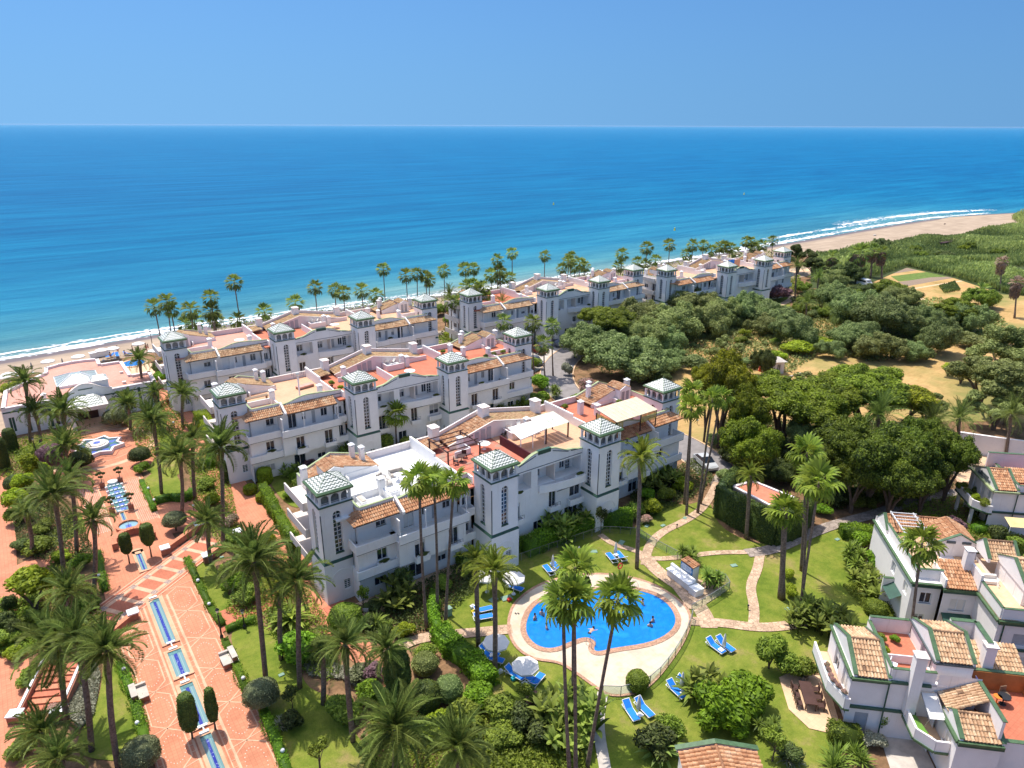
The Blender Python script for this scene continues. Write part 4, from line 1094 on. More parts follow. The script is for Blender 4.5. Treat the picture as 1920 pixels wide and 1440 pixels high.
def wing(b,mir,v):
 """facade between an end tower and an inner tower; mir mirrors it"""
 X=(lambda x:14.75-x)if mir else(lambda x:x)
 xe=-15.3 if not mir else 14.75-31.2
 def rng(a,c):a,c=X(a),X(c);return(a,c)if a<c else(c,a)
 def fac(name,y,a,c,z0,z1,wins):
  a,c=rng(a,c);ws=[]
  for w in wins:
   s0,s1=(X(w['s0']),X(w['s1']));ws.append(dict(w,s0=min(s0,s1),s1=max(s0,s1)))
  return facade(b,name,'y-',y,a,c,z0,z1,ws)
 gl=CURT if v['curt']else GLASS
 fac('wall',2.6,xe+.3,-1.7,0,3.2,[W(-13.2,1.2,1.0,1.0),W(-9.3,1.6,.3,2.1),W(-6.0,1.2,1.0,1.1)])
 fac('wall',2.0,xe+.3,-10.95,3.2,6.1,[W(-13.0,1.1,4.3,1.25,glass=gl),])
 fac('wall',1.25,-10.95,-3.1,3.2,6.1,[W(-9.2,1.15,3.45,2.05),W(-5.2,1.15,3.45,2.05,glass=gl)])
 fac('wall',3.4,xe+1.0,-10.4,6.1,9.3,[W(-12.3,1.1,7.2,1.15,glass=gl,sill=True)])
 fac('wall',2.9,-10.4,-3.1,6.1,9.3,[W(-9.5,1.15,6.25,2.15),W(-7.6,.55,7.1,1.1),W(-6.2,.5,6.3,1.9,kind='shut'),W(-4.9,.95,7.0,1.2,glass=gl)])
 fac('wall',2.4,-3.1,-1.7,0,9.3,[W(-2.8,.8,6.9,1.2,glass=gl),W(-2.8,.8,3.6,1.6)])
 c=MB()
 for xx,y0,y1,z0,z1 in((-3.1,1.25,2.4,3.2,6.1),(-10.4,2.9,3.4,6.1,9.3),(-10.95,1.25,2.0,3.2,6.1)):
  c.quad((X(xx),y0,z0),(X(xx),y1,z0),(X(xx),y1,z1),(X(xx),y0,z1))
 c.build('wall_return',WHITE,b)
 ax='x-' if not mir else 'x+'
 facade(b,'wall',ax,X(xe+1.0),3.4,7.0,6.1,9.3,[W(4.2,1.0,6.3,2.0,glass=gl)])
 facade(b,'wall',ax,X(xe+.3),2.0,7.0,0,6.1,[W(2.9,1.0,3.6,1.9,glass=gl)])
 a0,a1=rng(xe,-10.95);s0,s1=rng(-11.05,-2.9)
 a=balcony(b,a0,a1,1.55,3.4,6.0,6.95,left=not mir,right=mir)
 a=balcony(b,s0,s1,.75,2.9,6.0,6.95,left=mir,right=not mir)
 balcony(b,a0,a1,1.6,2.0,3.1,4.0)
 q0,q1=rng(-3.1,-1.75)
 balcony(b,q0,q1,1.5,2.4,6.0,6.9,left=mir,right=not mir,line=False);balcony(b,q0,q1,1.4,2.4,3.1,4.0,left=mir,right=not mir,line=False)
 for xx in(-9.4,-5.4):
  q0,q1=rng(xx,xx+1.6)
  bb=balcony(b,q0,q1,.6,1.25,3.25,3.85,line=False)
  r=MB();r.box(q0+.05,.62,4.2,q1-.05,.65,4.24)
  for i in range(3):r.box(q0+.05+i*(q1-q0-.13)/2,.62,3.85,q0+.08+i*(q1-q0-.13)/2,.65,4.2)
  r.build('balcony_railing',METAL,bb)
 cc=MB()
 for xx in(-8.0,-3.2):cc.box(X(xx)-.06,.85,6.95,X(xx)+.06,.97,8.95)
 cc.build('balcony_post',WHITEP,b)
 MB().box(X(-10.85)-.06,1.0,6.9,X(-10.85)+.06,2.9,8.6).build('balcony_divider',WHITE,b)
 MB().box(rng(xe+.9,-3.0)[0],1.9,8.78,rng(xe+.9,-3.0)[1],3.6,8.95).build('eaves_slab',WHITE,b)
 e0=xe+.05;zlo,zhi=8.98,9.72
 x0,x1=rng(e0,-10.35);y0=1.85
 Lx=x1-x0;hp=1.35/Lx
 cut=(lambda s:(0,min(1,s/hp)))if not mir else(lambda s:(0,min(1,(1-s)/hp)))
 tiles('eaves_tiles',b,(x0,y0,zlo),(Lx,0,0),(0,1.35,zhi-zlo),v['tile'],seed=1,cut=cut)
 xs=X(e0);dx=1.35 if not mir else-1.35
 tiles('eaves_tiles',b,(xs,6.2 if not mir else y0,zlo),(0,-(6.2-y0)if not mir else(6.2-y0),0),(dx,0,zhi-zlo),v['tile'],seed=2,cut=(lambda s:(0,min(1,(1-s)*(6.2-y0)/1.35)))if not mir else(lambda s:(0,min(1,s*(6.2-y0)/1.35))))
 x0,x1=rng(-10.05,-3.0)
 tiles('eaves_tiles',b,(x0,1.4,zlo),(x1-x0,0,0),(0,1.5,zhi-zlo+.05),v['tile'],seed=3)
 g=MB()
 g.box(x0,1.42,8.86,x1,1.55,8.96);a0,a1=rng(e0,-10.35);g.box(a0,1.87,8.86,a1,2.0,8.96);g.build('gutter',SLATE,b)
 k=MB();k.add([(X(-10.2)-.12,1.2,9.0),(X(-10.2)+.12,1.2,9.0),(X(-10.2)+.12,3.2,9.95),(X(-10.2)-.12,3.2,9.95),(X(-10.2)-.12,1.2,9.3),(X(-10.2)+.12,1.2,9.3),(X(-10.2)+.12,3.2,10.25),(X(-10.2)-.12,3.2,10.25)],[(0,1,2,3),(7,6,5,4),(0,4,5,1),(1,5,6,2),(2,6,7,3),(3,7,4,0)]);k.build('eaves_divider',WHITE,b)
 p0,p1=rng(xe+1.3,-10.35)
 parapet(b,[(p0,3.3),(p1,3.3)],9.3,10.05,.2,cope=MINT)
 parapet(b,[(X(xe+1.3),3.4),(X(xe+1.3),5.6)],9.3,10.05,.2,cope=MINT)
 pts=scurve(-10.3,9.85,-6.6,10.55)+scurve(-6.6,10.55,-1.7,10.25)[1:]
 if mir:pts=[(X(x),z)for x,z in reversed(pts)]
 shaped_wall(b,'bowed_parapet',pts,9.3,2.95,.22)
 MB().box(rng(-3.3,-1.7)[0],2.88,9.75,rng(-3.3,-1.7)[1],2.94,9.83).build('dark_moulding',SLATE,b)
def end_pavilion(b,mir,v):
 """low tiled hip at the rear outer corner with chimneys and dormer"""
 X=(lambda x:14.75-x)if mir else(lambda x:x)
 xs=[X(-15.6),X(-8.2)];x0,x1=min(xs),max(xs);xm=X(-12.4)
 zl,zr=9.75,10.95;y0,y1=10.9,14.0
 ax,bx_=(x0,xm);L1=xm-x0;L2=x1-xm
 tiles('roof_tiles',b,(x0,y1,zl),(0,y0-y1,0),(L1,0,zr-zl),v['rt'],seed=5)
 tiles('roof_tiles',b,(x1,y0,zl),(0,y1-y0,0),(-L2,0,zr-zl),v['rt'],seed=6)
 MB().tube([(xm,y0-.05,zr+.05),(xm,y1+.05,zr+.05)],[.12,.12],6).build('ridge_tiles',TILE,b)
 m=MB()
 for y in(y0-.02,y1):m.add([(x0,y,9.25),(x1,y,9.25),(x1,y,zl),(xm,y,zr),(x0,y,zl)],[(0,1,2,3,4)])
 m.build('gable_wall',WHITE,b)
 m=MB();m.bar((x0,y1+.1,zl+.12),(xm,y1+.1,zr+.2),.2,.3);m.bar((xm,y1+.1,zr+.2),(x1,y1+.1,zl+.12),.2,.3);m.build('raised_verge',CREAMW,b)
 m=MB();m.bar((x0,y1+.1,zl+.3),(xm,y1+.1,zr+.38),.26,.06);m.bar((xm,y1+.1,zr+.38),(x1,y1+.1,zl+.3),.26,.06);m.build('verge_coping',MINT,b)
 chimney(b,X(-16.1),12.2,9.2,.62,.62,2.0,'cap');chimney(b,X(-10.1),13.5,9.6,.5,.5,2.1,'cap');chimney(b,X(-9.3),12.7,9.6,.5,.5,1.9,'cap')
 dx0,dx1=sorted((X(-14.6),X(-12.6)))
 facade(b,'dormer','y-',9.9,dx0,dx1,9.25,11.2,[W(dx0+.3,.6,9.35,1.55,kind='shut'),W(dx0+1.1,.6,9.35,1.55,kind='shut')],top=[(dx0,11.2),((dx0+dx1)/2,11.65),(dx1,11.2)])
 MB().quad((dx0,12.4,9.25),(dx0,9.9,9.25),(dx0,9.9,11.2),(dx0,12.4,11.2)).build('dormer_side',WHITE,b);MB().quad((dx1,9.9,9.25),(dx1,12.4,9.25),(dx1,12.4,11.2),(dx1,9.9,11.2)).build('dormer_side',WHITE,b)
 w=(dx1-dx0)/2
 tiles('roof_tiles',b,(dx0-.05,12.6,11.2),(0,-2.6,0),(w+.05,0,.45),v['rt'],seed=8);tiles('roof_tiles',b,(dx1+.05,10.0,11.2),(0,2.6,0),(-w-.05,0,.45),v['rt'],seed=9)
def apartment(loc,label,v,extras=None):
 b=thing('apartment_building',label,'apartment building',(loc[0],loc[1],0),0,'white apartment buildings with stair towers')
 for cx,cy in((-16.05,5.5),(0,0.15),(14.75,0.15),(30.8,5.5)):tower(b,cx,cy)
 wing(b,False,v);wing(b,True,v)
 gl=CURT if v['curt']else GLASS
 yc=1.3
 facade(b,'wall','y-',yc,1.66,13.09,0,6.1,[W(2.9,1.15,3.5,2.1),W(8.2,1.05,3.5,2.1,glass=gl),W(11.3,1.6,3.9,1.5,n=2),W(2.0,1.1,.8,.9),W(6.0,1.3,.3,2.1),W(10.6,2.0,.2,2.5,kind='win',n=3)])
 facade(b,'wall','y-',yc,1.66,13.09,6.1,9.3,[dict(s0=1.9,s1=5.6,z0=6.9,z1=9.0,kind='open',rev=1.5),dict(s0=6.5,s1=12.9,z0=6.9,z1=9.0,kind='open',rev=1.5)])
 facade(b,'loggia_wall','y-',yc+1.5,1.9,5.6,6.15,9.2,[W(3.2,1.1,7.2,1.2)])
 facade(b,'loggia_wall','y-',yc+1.5,6.5,12.9,6.15,9.2,[W(7.0,1.0,7.1,1.3,glass=gl),W(9.4,.8,6.2,2.2,kind='shut'),W(10.9,.8,7.1,1.3),W(11.8,.75,6.6,2.1,kind='grid',glass=GLASS)])
 m=MB().box(8.9,yc+.02,6.2,9.05,yc+1.5,9.1);m.box(1.9,yc+.05,6.05,12.9,yc+1.5,6.15);m.build('loggia_floor',CREAMW,b)
 pts=[(6.6+6.2*i/8,yc-1.05*math.sin(math.pi*min(1,(i+.6)/6.6)*.5)**.7)for i in range(9)]
 m=MB();poly=pts+[(12.8,yc),(6.6,yc)];m.prism(poly,6.0,6.12)
 for a,c in zip(pts,pts[1:]):
  m.prism([a,c,(c[0],c[1]+.14),(a[0],a[1]+.14)],6.12,6.95)
 bb=m.build('bowed_balcony',WHITE,b);MB().box(8.6,yc-1.0,5.93,12.8,yc-.9,5.99).build('drip_line',SLATE,bb)
 balcony(b,1.7,4.2,yc-.35,yc,6.0,6.9,line=False)
 balcony(b,2.7,4.3,yc-.65,yc,3.2,3.8,line=False);balcony(b,8.0,9.5,yc-.6,yc,3.2,3.8,line=False);balcony(b,10.9,13.05,yc-.7,yc,3.1,3.85,line=False)
 r=MB()
 for q0,q1 in((2.75,4.25),(8.05,9.45)):
  r.box(q0,yc-.62,4.25,q1,yc-.59,4.29)
  for i in range(3):r.box(q0+i*(q1-q0-.03)/2,yc-.62,3.8,q0+.03+i*(q1-q0-.03)/2,yc-.59,4.25)
 r.build('balcony_railing',METAL,b)
 gp=scurve(1.7,9.75,3.6,10.1,4)+scurve(3.6,10.1,6.4,11.0,6)[1:]+[(6.45,11.05),(8.35,11.05)]+scurve(8.4,11.0,11.2,10.1,6)+scurve(11.2,10.1,13.09,9.75,4)[1:]
 gw=shaped_wall(b,'gable',gp,9.3,yc+.003,.3)
 MB().box(6.5,yc-.05,10.72,8.3,yc+.35,11.2).build('gable_crest',DGREEN,gw)
 l=MB();l.box(1.75,yc-.03,9.22,13.0,yc-.003,9.29)
 for s in(1,-1):
  q=(lambda x:x)if s>0 else(lambda x:14.79-x)
  l.bar((q(2.0),yc-.02,9.85),(q(3.5),yc-.02,9.98),.05,.08);l.bar((q(3.9),yc-.02,10.0),(q(6.2),yc-.02,10.72),.05,.08)
 l.build('dark_moulding',SLATE,gw)
 facade(b,'end_wall','x-',-16.3,7.1,14.1,0,9.3,[W(8.2,1.4,6.3,2.0),W(11.0,1.2,6.9,1.2),W(8.2,1.4,3.4,2.0),W(11.0,1.2,3.9,1.2),W(9.0,1.2,.9,1.2)])
 facade(b,'end_wall','x+',31.0,7.1,14.1,0,9.3,[W(8.2,1.4,6.3,2.0),W(8.2,1.4,3.4,2.0),W(11.0,1.2,3.9,1.2)])
 facade(b,'rear_wall','y+',14.1,-16.3,31.0,0,9.3,[W(-14+4.2*i,1.4,z,1.8)for i in range(11)for z in(.6,3.6,6.6)])
 for z in(3.1,6.0,9.0):
  m=MB();m.box(-18.1,7.4,z,-16.3,12.8,z+.14);m.box(-18.1,7.4,z+.14,-17.95,12.8,z+.95);m.box(-17.95,7.4,z+.14,-16.3,7.54,z+.95);m.build('end_balcony',CREAMW,b)
 if v.get('stair'):
  pass
 def floor(x0,x1,y0,y1,mat,z=9.3):MB().box(x0,y0,z-.2,x1,y1,z).build('roof_terrace',mat,b)
 f=v['floors']
 floor(-16.25,-2.75,3.45,14.05,f[0]);floor(-2.55,6.45,1.65,14.05,f[1]);floor(6.55,17.35,1.65,14.05,f[2]);floor(17.55,30.95,3.45,14.05,f[3])
 m=MB()
 for x,h in((-2.65,1.5),(17.45,1.4)):
  m=MB()
  m.prism([(x-.1,3.2),(x+.1,3.2),(x+.1,13.9),(x-.1,13.9)],9.1,9.3+h*.75);m.box(x-.12,8.2,9.3+h*.75,x+.12,13.9,9.3+h)
  m.build('terrace_divider',WHITE,b)
 parapet(b,[(-16.2,7.3),(-16.2,14.0)],9.3,10.0,.18,cope=MINT);parapet(b,[(30.9,7.3),(30.9,14.0)],9.3,10.0,.18,cope=MINT)
 parapet(b,[(-8.2,14.0),(.3,14.0)],9.3,10.1,.2,PINKW,cope=CREAMW);parapet(b,[(15.6,14.0),(22.9,14.0)],9.3,10.1,.2,PINKW,cope=CREAMW)
 parapet(b,[(-1.65,2.1),(-1.65,3.1)],9.3,10.2,.2);parapet(b,[(16.4,2.1),(16.4,3.1)],9.3,10.2,.2)
 parapet(b,[(6.5,2.0),(6.5,8.6)],9.3,v.get('mid',10.5),.16,v.get('midmat',WHITE))
 xa,xm,xb=.75,7.0,15.6;yf,yr=10.75,13.7;zl,zr=9.72,11.4
 tiles('roof_tiles',b,(xa,yr,zl),(0,yf-yr,0),(xm-xa,0,zr-zl),v['rt'],seed=11)
 tiles('roof_tiles',b,(xb,yf,zl),(0,yr-yf,0),(xm-xb,0,zr-zl),v['rt2'],seed=12)
 m=MB();m.add([(xa,yf-.02,9.3),(xb,yf-.02,9.3),(xb,yf-.02,zl),(xm,yf-.02,zr),(xa,yf-.02,zl)],[(0,1,2,3,4)]);m.build('gable_wall',PINKW,b)
 for q in range(3):
  w=4.3+q*.85;hh=.95+.17*q
  s=MB().box(w,yf-.09,9.35,w+.62,yf-.04,9.35+hh+.25);s.build('shutter',SHUT,b)
 m=MB();m.bar((xa-.2,yf-.05,zl+.05),(xm,yf-.05,zr+.07),.16,.12);m.bar((xm,yf-.05,zr+.07),(xb,yf-.05,zl+.05),.16,.12);m.build('raked_verge',CREAMW,b)
 m=MB();t=.2
 m.add([(xa-.8,yr,9.3),(xb+.6,yr,9.3),(xb+.6,yr,zl+.55),(xm,yr,zr+.62),(xa-.8,yr,zl+.35),(xa-.8,yr+t,9.3),(xb+.6,yr+t,9.3),(xb+.6,yr+t,zl+.55),(xm,yr+t,zr+.62),(xa-.8,yr+t,zl+.35)],[(0,1,2,3,4),(9,8,7,6,5),(2,7,8,3),(3,8,9,4),(4,9,5,0),(1,6,7,2)]);m.build('raised_rear_wall',PINKW,b)
 chimney(b,7.0,12.9,10.6,1.0,1.15,2.0);chimney(b,.2,13.4,9.3,.95,1.15,2.1);chimney(b,15.2,13.1,9.3,.95,1.15,2.2)
 tiles('roof_tiles',b,(-2.3,13.8,9.75),(0,-3.0,0),(2.3,0,.25),v['rt'],seed=13)
 end_pavilion(b,False,v);end_pavilion(b,True,v)
 for q in(lambda x:x,lambda x:14.75-x):
  parapet(b,[(q(-14.0),6.0),(q(-10.35),6.0),(q(-10.35),3.4)],9.3,10.05,.16)
  parapet(b,[(q(-12.2),9.8),(q(-12.2),10.9),(q(-8.4),10.9)],9.3,9.95,.16)
 parapet(b,[(8.4,10.6),(8.4,8.7),(11.2,8.7)],9.3,10.2,.18,PINKW);parapet(b,[(2.3,9.9),(2.3,8.6),(.2,8.6)],9.3,10.0,.16)
 parapet(b,[(12.6,10.6),(16.2,10.6)],9.3,10.0,.16,PINKW)
 for x,y,hh in v.get('chim',[(-10.4,5.7,1.7),(-4.2,4.4,1.5),(11.3,9.7,1.6),(12.0,9.3,1.4),(1.7,9.9,1.5),(18.6,4.3,1.5),(20.5,10.2,1.6),(22.0,8.6,1.3),(24.9,5.6,1.4)]):
  chimney(b,x,y,9.3,.62,.62,hh,'cap')
 return b
# ---------------------------------------------------------------- apartment buildings
V1=dict(tile=TILEO,rt=TILE,rt2=TILEM,curt=False,floors=[WDECK,TERRW,TERRO,TERR2],midmat=PLUM,mid=10.45)
V2=dict(tile=TILE,rt=TILEM,rt2=TILEM,curt=False,floors=[TERRO,TERR2,TERR2,TERR2])
V3=dict(tile=TILEY,rt=TILEM,rt2=TILEM,curt=True,floors=[TERRP,TERR2,TERRO,TERRO])
V4=dict(tile=TILEY,rt=TILEM,rt2=TILEM,curt=False,floors=[TERR2,TERRO,TERRO,TERRP])
V5=dict(tile=TILEO,rt=TILEM,rt2=TILEM,curt=True,floors=[TERRO,TERRO,CREAMB,CREAMB])
B1=apartment((0,0),'nearest white apartment building, behind the oval pool, with a cream awning on its roof',V1)
B2=apartment((-.7,31.7),'second white apartment building, between the nearest one and the beachfront one, left of the road',V2)
B3=apartment((-1.1,62.2),'beachfront white apartment building next to the pink-roofed clubhouse',V3)
B4=apartment((55.9,61.2),'beachfront white apartment building behind the parked cars',V4)
B5=apartment((109.0,56.2),'farthest white apartment building, with a blue screen on its roof',V5)
def roof_thing(bl,name,label,cat,x,y,z=9.3,rz=0):
 return thing(name,label,cat,(bl.location.x+x,bl.location.y+y,z),rz)
t=roof_thing(B1,'awning','large cream canvas awning with yellow striped sides on the nearest roof','awning',18.7,1.6)
m=MB();m.add([(0,0,2.25),(7.0,0,2.25),(7.0,3.8,2.75),(0,3.8,2.75)],[(0,1,2,3)]);m.add([(0,0,2.18),(7.0,0,2.18),(7.0,3.8,2.68),(0,3.8,2.68)],[(3,2,1,0)]);m.quad((0,0,2.18),(7,0,2.18),(7,0,2.25),(0,0,2.25))
m.build('canvas',CANVT,t)
s=MB()
for i in range(11):s.bar((0+.7*i,0,2.28),(.7*i,3.8,2.78),.04,.03)
s.build('seam',CANV,t)
for nm,a,c in(('striped_side',(.08,0),(.08,3.6)),('striped_side',(4.2,.05),(6.9,.05)),('striped_side',(0.1,.05),(1.2,.05))):
 q=MB();L=math.hypot(c[0]-a[0],c[1]-a[1]);n=int(L/.22);ux,uy=(c[0]-a[0])/L,(c[1]-a[1])/L
 for i in range(n):x,y=a[0]+ux*(i+.5)*L/n,a[1]+uy*(i+.5)*L/n;q.bar((x-ux*.07,y-uy*.07,1.65),(x+ux*.07,y+uy*.07,1.65),.03,1.1)
 q.build(nm,PLANK,t)
q=MB()
for x,y in((0.1,.1),(4.2,.1),(6.9,.1),(.1,3.7),(6.9,3.7)):q.box(x-.06,y-.06,0,x+.06,y+.06,2.2)
q.build('awning_post',WOODD,t)
t=roof_thing(B1,'pergola','dark brown wooden pergola over the red terrace','pergola',-2.2,6.2)
q=MB()
for x,y in((.15,.1),(4.3,.1),(4.3,4.2),(.15,4.2)):q.box(x-.07,y-.07,0,x+.07,y+.07,2.1)
q.build('post',WOODD,t)
q=MB();q.bar((.15,0,2.15),(.15,4.4,2.15),.1,.14);q.bar((4.3,0,2.15),(4.3,4.4,2.15),.1,.14);q.build('beam',WOODD,t)
bmesh_=MB().bar((-.1,0,2.28),(4.7,0,2.28),.08,.10).mesh('rafter');bmesh_.materials.append(WOODD)
for i in range(5):link('rafter',bmesh_,None,t,(0,.1+i*1.02,0))
t=roof_thing(B1,'canopy','white canvas canopy with scalloped edge beside the dark screen','canopy',7.0,5.2)
m=MB();m.add([(0,0,1.75),(4.0,.3,2.0),(4.2,2.6,2.3),(.3,3.0,2.1)],[(0,1,2,3)]);m.quad((0,0,1.62),(4,.3,1.87),(4,.3,2.0),(0,0,1.75));m.build('canvas',CANV,t)
q=MB()
for x,y,z in((.1,.1,1.75),(2,.3,1.85),(3.9,.4,1.95),(4.1,2.5,2.25),(.3,2.9,2.1)):q.box(x-.04,y-.04,0,x+.04,y+.04,z)
q.build('post',WHITEP,t)
t=roof_thing(B1,'canopy','pale green slatted canopy over the beige terrace','canopy',10.9,5.4)
for i in range(5):MB().add([(i*.74,0,2.0),(i*.74+.68,0,2.0),(i*.74+.68,3.2,2.35),(i*.74,3.2,2.35)],[(0,1,2,3)]).build('roof_panel',plain('pale_green_panel',(.62,.68,.55),.6)if i==0 else MATS['pale_green_panel'],t)
q=MB()
for x,y in((.1,.1),(3.5,.1),(.1,3.1),(3.5,3.1)):q.box(x-.07,y-.07,0,x+.07,y+.07,2.02)
q.build('post',WOODD,t)
t=roof_thing(B5,'sun_screen','bright blue screen on the roof of the farthest building','sun screen',8.5,6.5)
MB().box(0,0,0.1,2.6,.08,2.6).build('screen',BLUEC,t);MB().box(2.7,-.1,0,4.9,.2,2.5).build('side_wall',TERRO,t)
def table(loc,label,r=.62,mat=WHITEP,z=0.0,group=None):
 t=thing('round_table',label,'table',(loc[0],loc[1],z),0,group)
 MB().cyl((0,0,.70),(0,0,.75),r,r,14).build('tabletop',mat,t);MB().cyl((0,0,.05),(0,0,.70),.05,.05,6).cyl((0,0,0),(0,0,.05),.28,.2,8).build('pedestal',mat,t);return t
def chair(loc,label,mat,rz=0,z=0.0,group=None,cush=None):
 t=thing('garden_chair',label,'chair',(loc[0],loc[1],z),rz,group)
 MB().box(-.26,-.26,.38,.26,.26,.44).build('seat',cush or mat,t);MB().box(-.26,.22,.44,.26,.28,.88).build('backrest',mat,t)
 l=MB().box(-.025,-.025,0,.025,.025,.38).mesh('leg');l.materials.append(mat)
 for x,y in((-.23,-.23),(.23,-.23),(-.23,.23),(.23,.23)):link('leg',l,None,t,(x,y,0))
 return t
def sofa(loc,label,w,rz,z,mat=CANV,cush=None):
 t=thing('garden_sofa',label,'sofa',(loc[0],loc[1],z),rz)
 fr=MB().box(-w/2,-.38,.08,w/2,.38,.16);fr.box(-w/2,.32,.16,w/2,.38,.72)
 for s in(-1,1):
  fr.box(s*w/2-.03,-.38,0,s*w/2+.03,.38,.10)
  for i in range(4):fr.box(s*(w/2-.03)-.02,-.38,.2+i*.1,s*(w/2-.03)+.02,.38,.25+i*.1)
 fr.build('frame',mat,t)
 MB().box(-w/2+.06,-.36,.17,w/2-.06,.3,.34).build('seat_cushion',cush or CONC,t);MB().box(-w/2+.06,.16,.34,w/2-.06,.3,.7).build('back_cushion',cush or CONC,t)
 return t
def bx(bl,x,y):return(bl.location.x+x,bl.location.y+y)
table(bx(B1,4.2,8.6),'white octagonal table in the middle of the red terrace',.75,WHITEP,9.3)
table(bx(B1,1.3,4.6),'pale green round table beside the second tower roof',.85,plain('mint_top',(.6,.68,.56),.4),9.3)
table(bx(B1,.3,7.4),'small dark table under the pergola',.5,WOODD,9.3)
chair(bx(B1,-.6,7.1),'dark chair under the pergola, left of the small table',WOODD,.9,9.3);chair(bx(B1,1.1,8.0),'dark chair under the pergola, behind the small table',WOODD,-.4,9.3)
chair(bx(B1,2.6,6.6),'white-barred chair at the edge of the pergola',WOODT,1.8,9.3);chair(bx(B1,8.0,10.0),'black swing chair by the grey shutters',BLACK,3.6,9.3)
sofa(bx(B1,-7.2,8.6),'pale slatted sofa at the back of the white deck',1.7,-.1,9.3);sofa(bx(B1,-8.9,7.3),'pale slatted armchair left of the white low table',.95,1.5,9.3)
sofa(bx(B1,-7.4,6.2),'pale slatted armchair in front of the white low table',.95,3.0,9.3);sofa(bx(B1,-9.0,8.7),'pale slatted armchair in the corner of the white deck',.9,.5,9.3)
table(bx(B1,-7.6,7.4),'square-looking white low table between the pale sofas',.5,WHITEP,9.3)
t=thing('sun_lounger','turquoise towel-covered low lounger near the first tower roof','sun lounger',bx(B1,-12.4,6.6)+(9.3,),.3);MB().box(-.9,-.3,.1,.9,.3,.2).build('mattress',TEALC,t);MB().box(-.85,-.25,0,.85,.25,.1).build('frame',WHITEP,t)
m=thing('storage_cabinet','brown-grey cabinet standing on the white deck','cabinet',bx(B1,-6.4,3.7)+(9.3,));MB().box(0,0,0,2.6,.9,1.4).build('cabinet_body',plain('greyed_timber',(.36,.28,.23),.7),m);MB().box(-.03,-.03,1.4,2.63,.93,1.45).build('cabinet_top',WOODT,m)
q=thing('white_sofa_box','white planter bench behind the gutter of the nearest building','bench',bx(B1,-10.4,4.5)+(9.3,));MB().box(0,0,0,1.5,.6,.5).build('bench_box',WHITEP,q);MB().box(.1,.1,.5,1.4,.5,.58).build('cushion',CANV,q)
q=thing('white_sofa_box','white corner bench beside the chimney of the nearest building','bench',bx(B1,-13.2,4.4)+(9.3,));MB().box(0,0,0,.7,1.5,.5).build('bench_box',WHITEP,q);MB().box(.1,.1,.5,.6,1.4,.58).build('cushion',CONC,q)
q=thing('dining_table','long wooden table on the beige terrace of the second building','table',bx(B2,-12.0,7.6)+(9.3,),.05);MB().box(-1.6,-.4,.68,1.6,.4,.75).build('tabletop',WOODT,q)
for x in(-1.4,1.4):MB().box(x-.05,-.3,0,x+.05,.3,.68).build('leg',WOODT,q)
q=thing('day_bed','terracotta-coloured day bed by the white terrace wall','day bed',bx(B2,-4.6,9.2)+(9.3,),.2);MB().box(-1.2,-.5,.2,1.2,.5,.42).build('mattress',plain('salmon_cloth',(.62,.34,.26),.8),q);MB().box(-1.2,-.5,0,1.2,.5,.2).build('frame',WOODT,q)
def parasol(loc,label,z=0.0,r=1.15,h=2.1,closed=False,group=None,mat=None,rz=None,tilt=0):
 t=thing('parasol',label,'parasol',(loc[0],loc[1],z),rz if rz is not None else rnd.uniform(0,6),group)
 MB().cyl((0,0,0),(0,0,h+.05),.03,.025,6).cyl((0,0,0),(0,0,.09),.24,.2,10).build('pole',WHITEP,t)
 c=MB();n=8
 if closed:
  c.lathe([(.02,h+.1),(.10,h-.15),(.17,h-.8),(.20,h-1.25),(.03,h-1.3)],n=10)
 else:
  top=(0,0,h+.25);k=[(r*math.cos(2*math.pi*i/n),r*math.sin(2*math.pi*i/n),h-.12)for i in range(n)]
  md=[(r*.5*math.cos(2*math.pi*i/n),r*.5*math.sin(2*math.pi*i/n),h+.11)for i in range(n)]
  for i in range(n):
   j=(i+1)%n;c.quad(k[i],k[j],md[j],md[i]);c.tri(md[i],md[j],top)
   c.quad((k[i][0],k[i][1],h-.28),(k[j][0],k[j][1],h-.28),k[j],k[i])
  rb=MB()
  for i in range(n):rb.bar((0,0,h+.2),(k[i][0],k[i][1],h-.13),.02)
  rb.build('rib',WHITEP,t)
 c.build('canopy',mat or CANV,t,smooth=closed);return t
for bl,x,y,lab in((B2,10.3,5.2,'white round table on the third red terrace of the second building'),(B2,20.5,8.2,'white round table among the plants of the second building'),(B3,-5.4,6.4,'white round table on the pink terrace of the beachfront building by the clubhouse'),(B3,12.0,6.5,'white table on the orange terrace of the beachfront building by the clubhouse')):
 table(bx(bl,x,y),lab,.85,WHITEP,9.3)
parasol(bx(B3,21.3,6.0),'closed dark brown parasol on the roof of the beachfront building by the clubhouse',9.3,closed=True,mat=plain('brown_cloth',(.22,.12,.10),.8),h=2.6)
chair(bx(B3,3.0,7.4),'dark reclining chair, left one of two on the red terrace of the clubhouse-side building',BLACK,.6,9.3);chair(bx(B3,4.2,7.6),'dark reclining chair, right one of two on the red terrace of the clubhouse-side building',BLACK,.6,9.3)
def dish(loc,label,z,az=0.4):
 t=thing('satellite_dish',label,'satellite dish',(loc[0],loc[1],z),az);m=MB();n=12
 m.lathe([(.02,0),(.2,.03),(.36,.10),(.44,.17)],n=n);o=m.build('dish',CANV,t,smooth=True);o.rotation_euler=(R(60),0,0);o.location=(0,-.1,.55)
 MB().cyl((0,0,0),(0,0,.55),.03,.03,6).build('mast',METAL,t);MB().bar((0,-.1,.5),(0,-.55,.55),.03).build('arm',METAL,t);return t
i=0
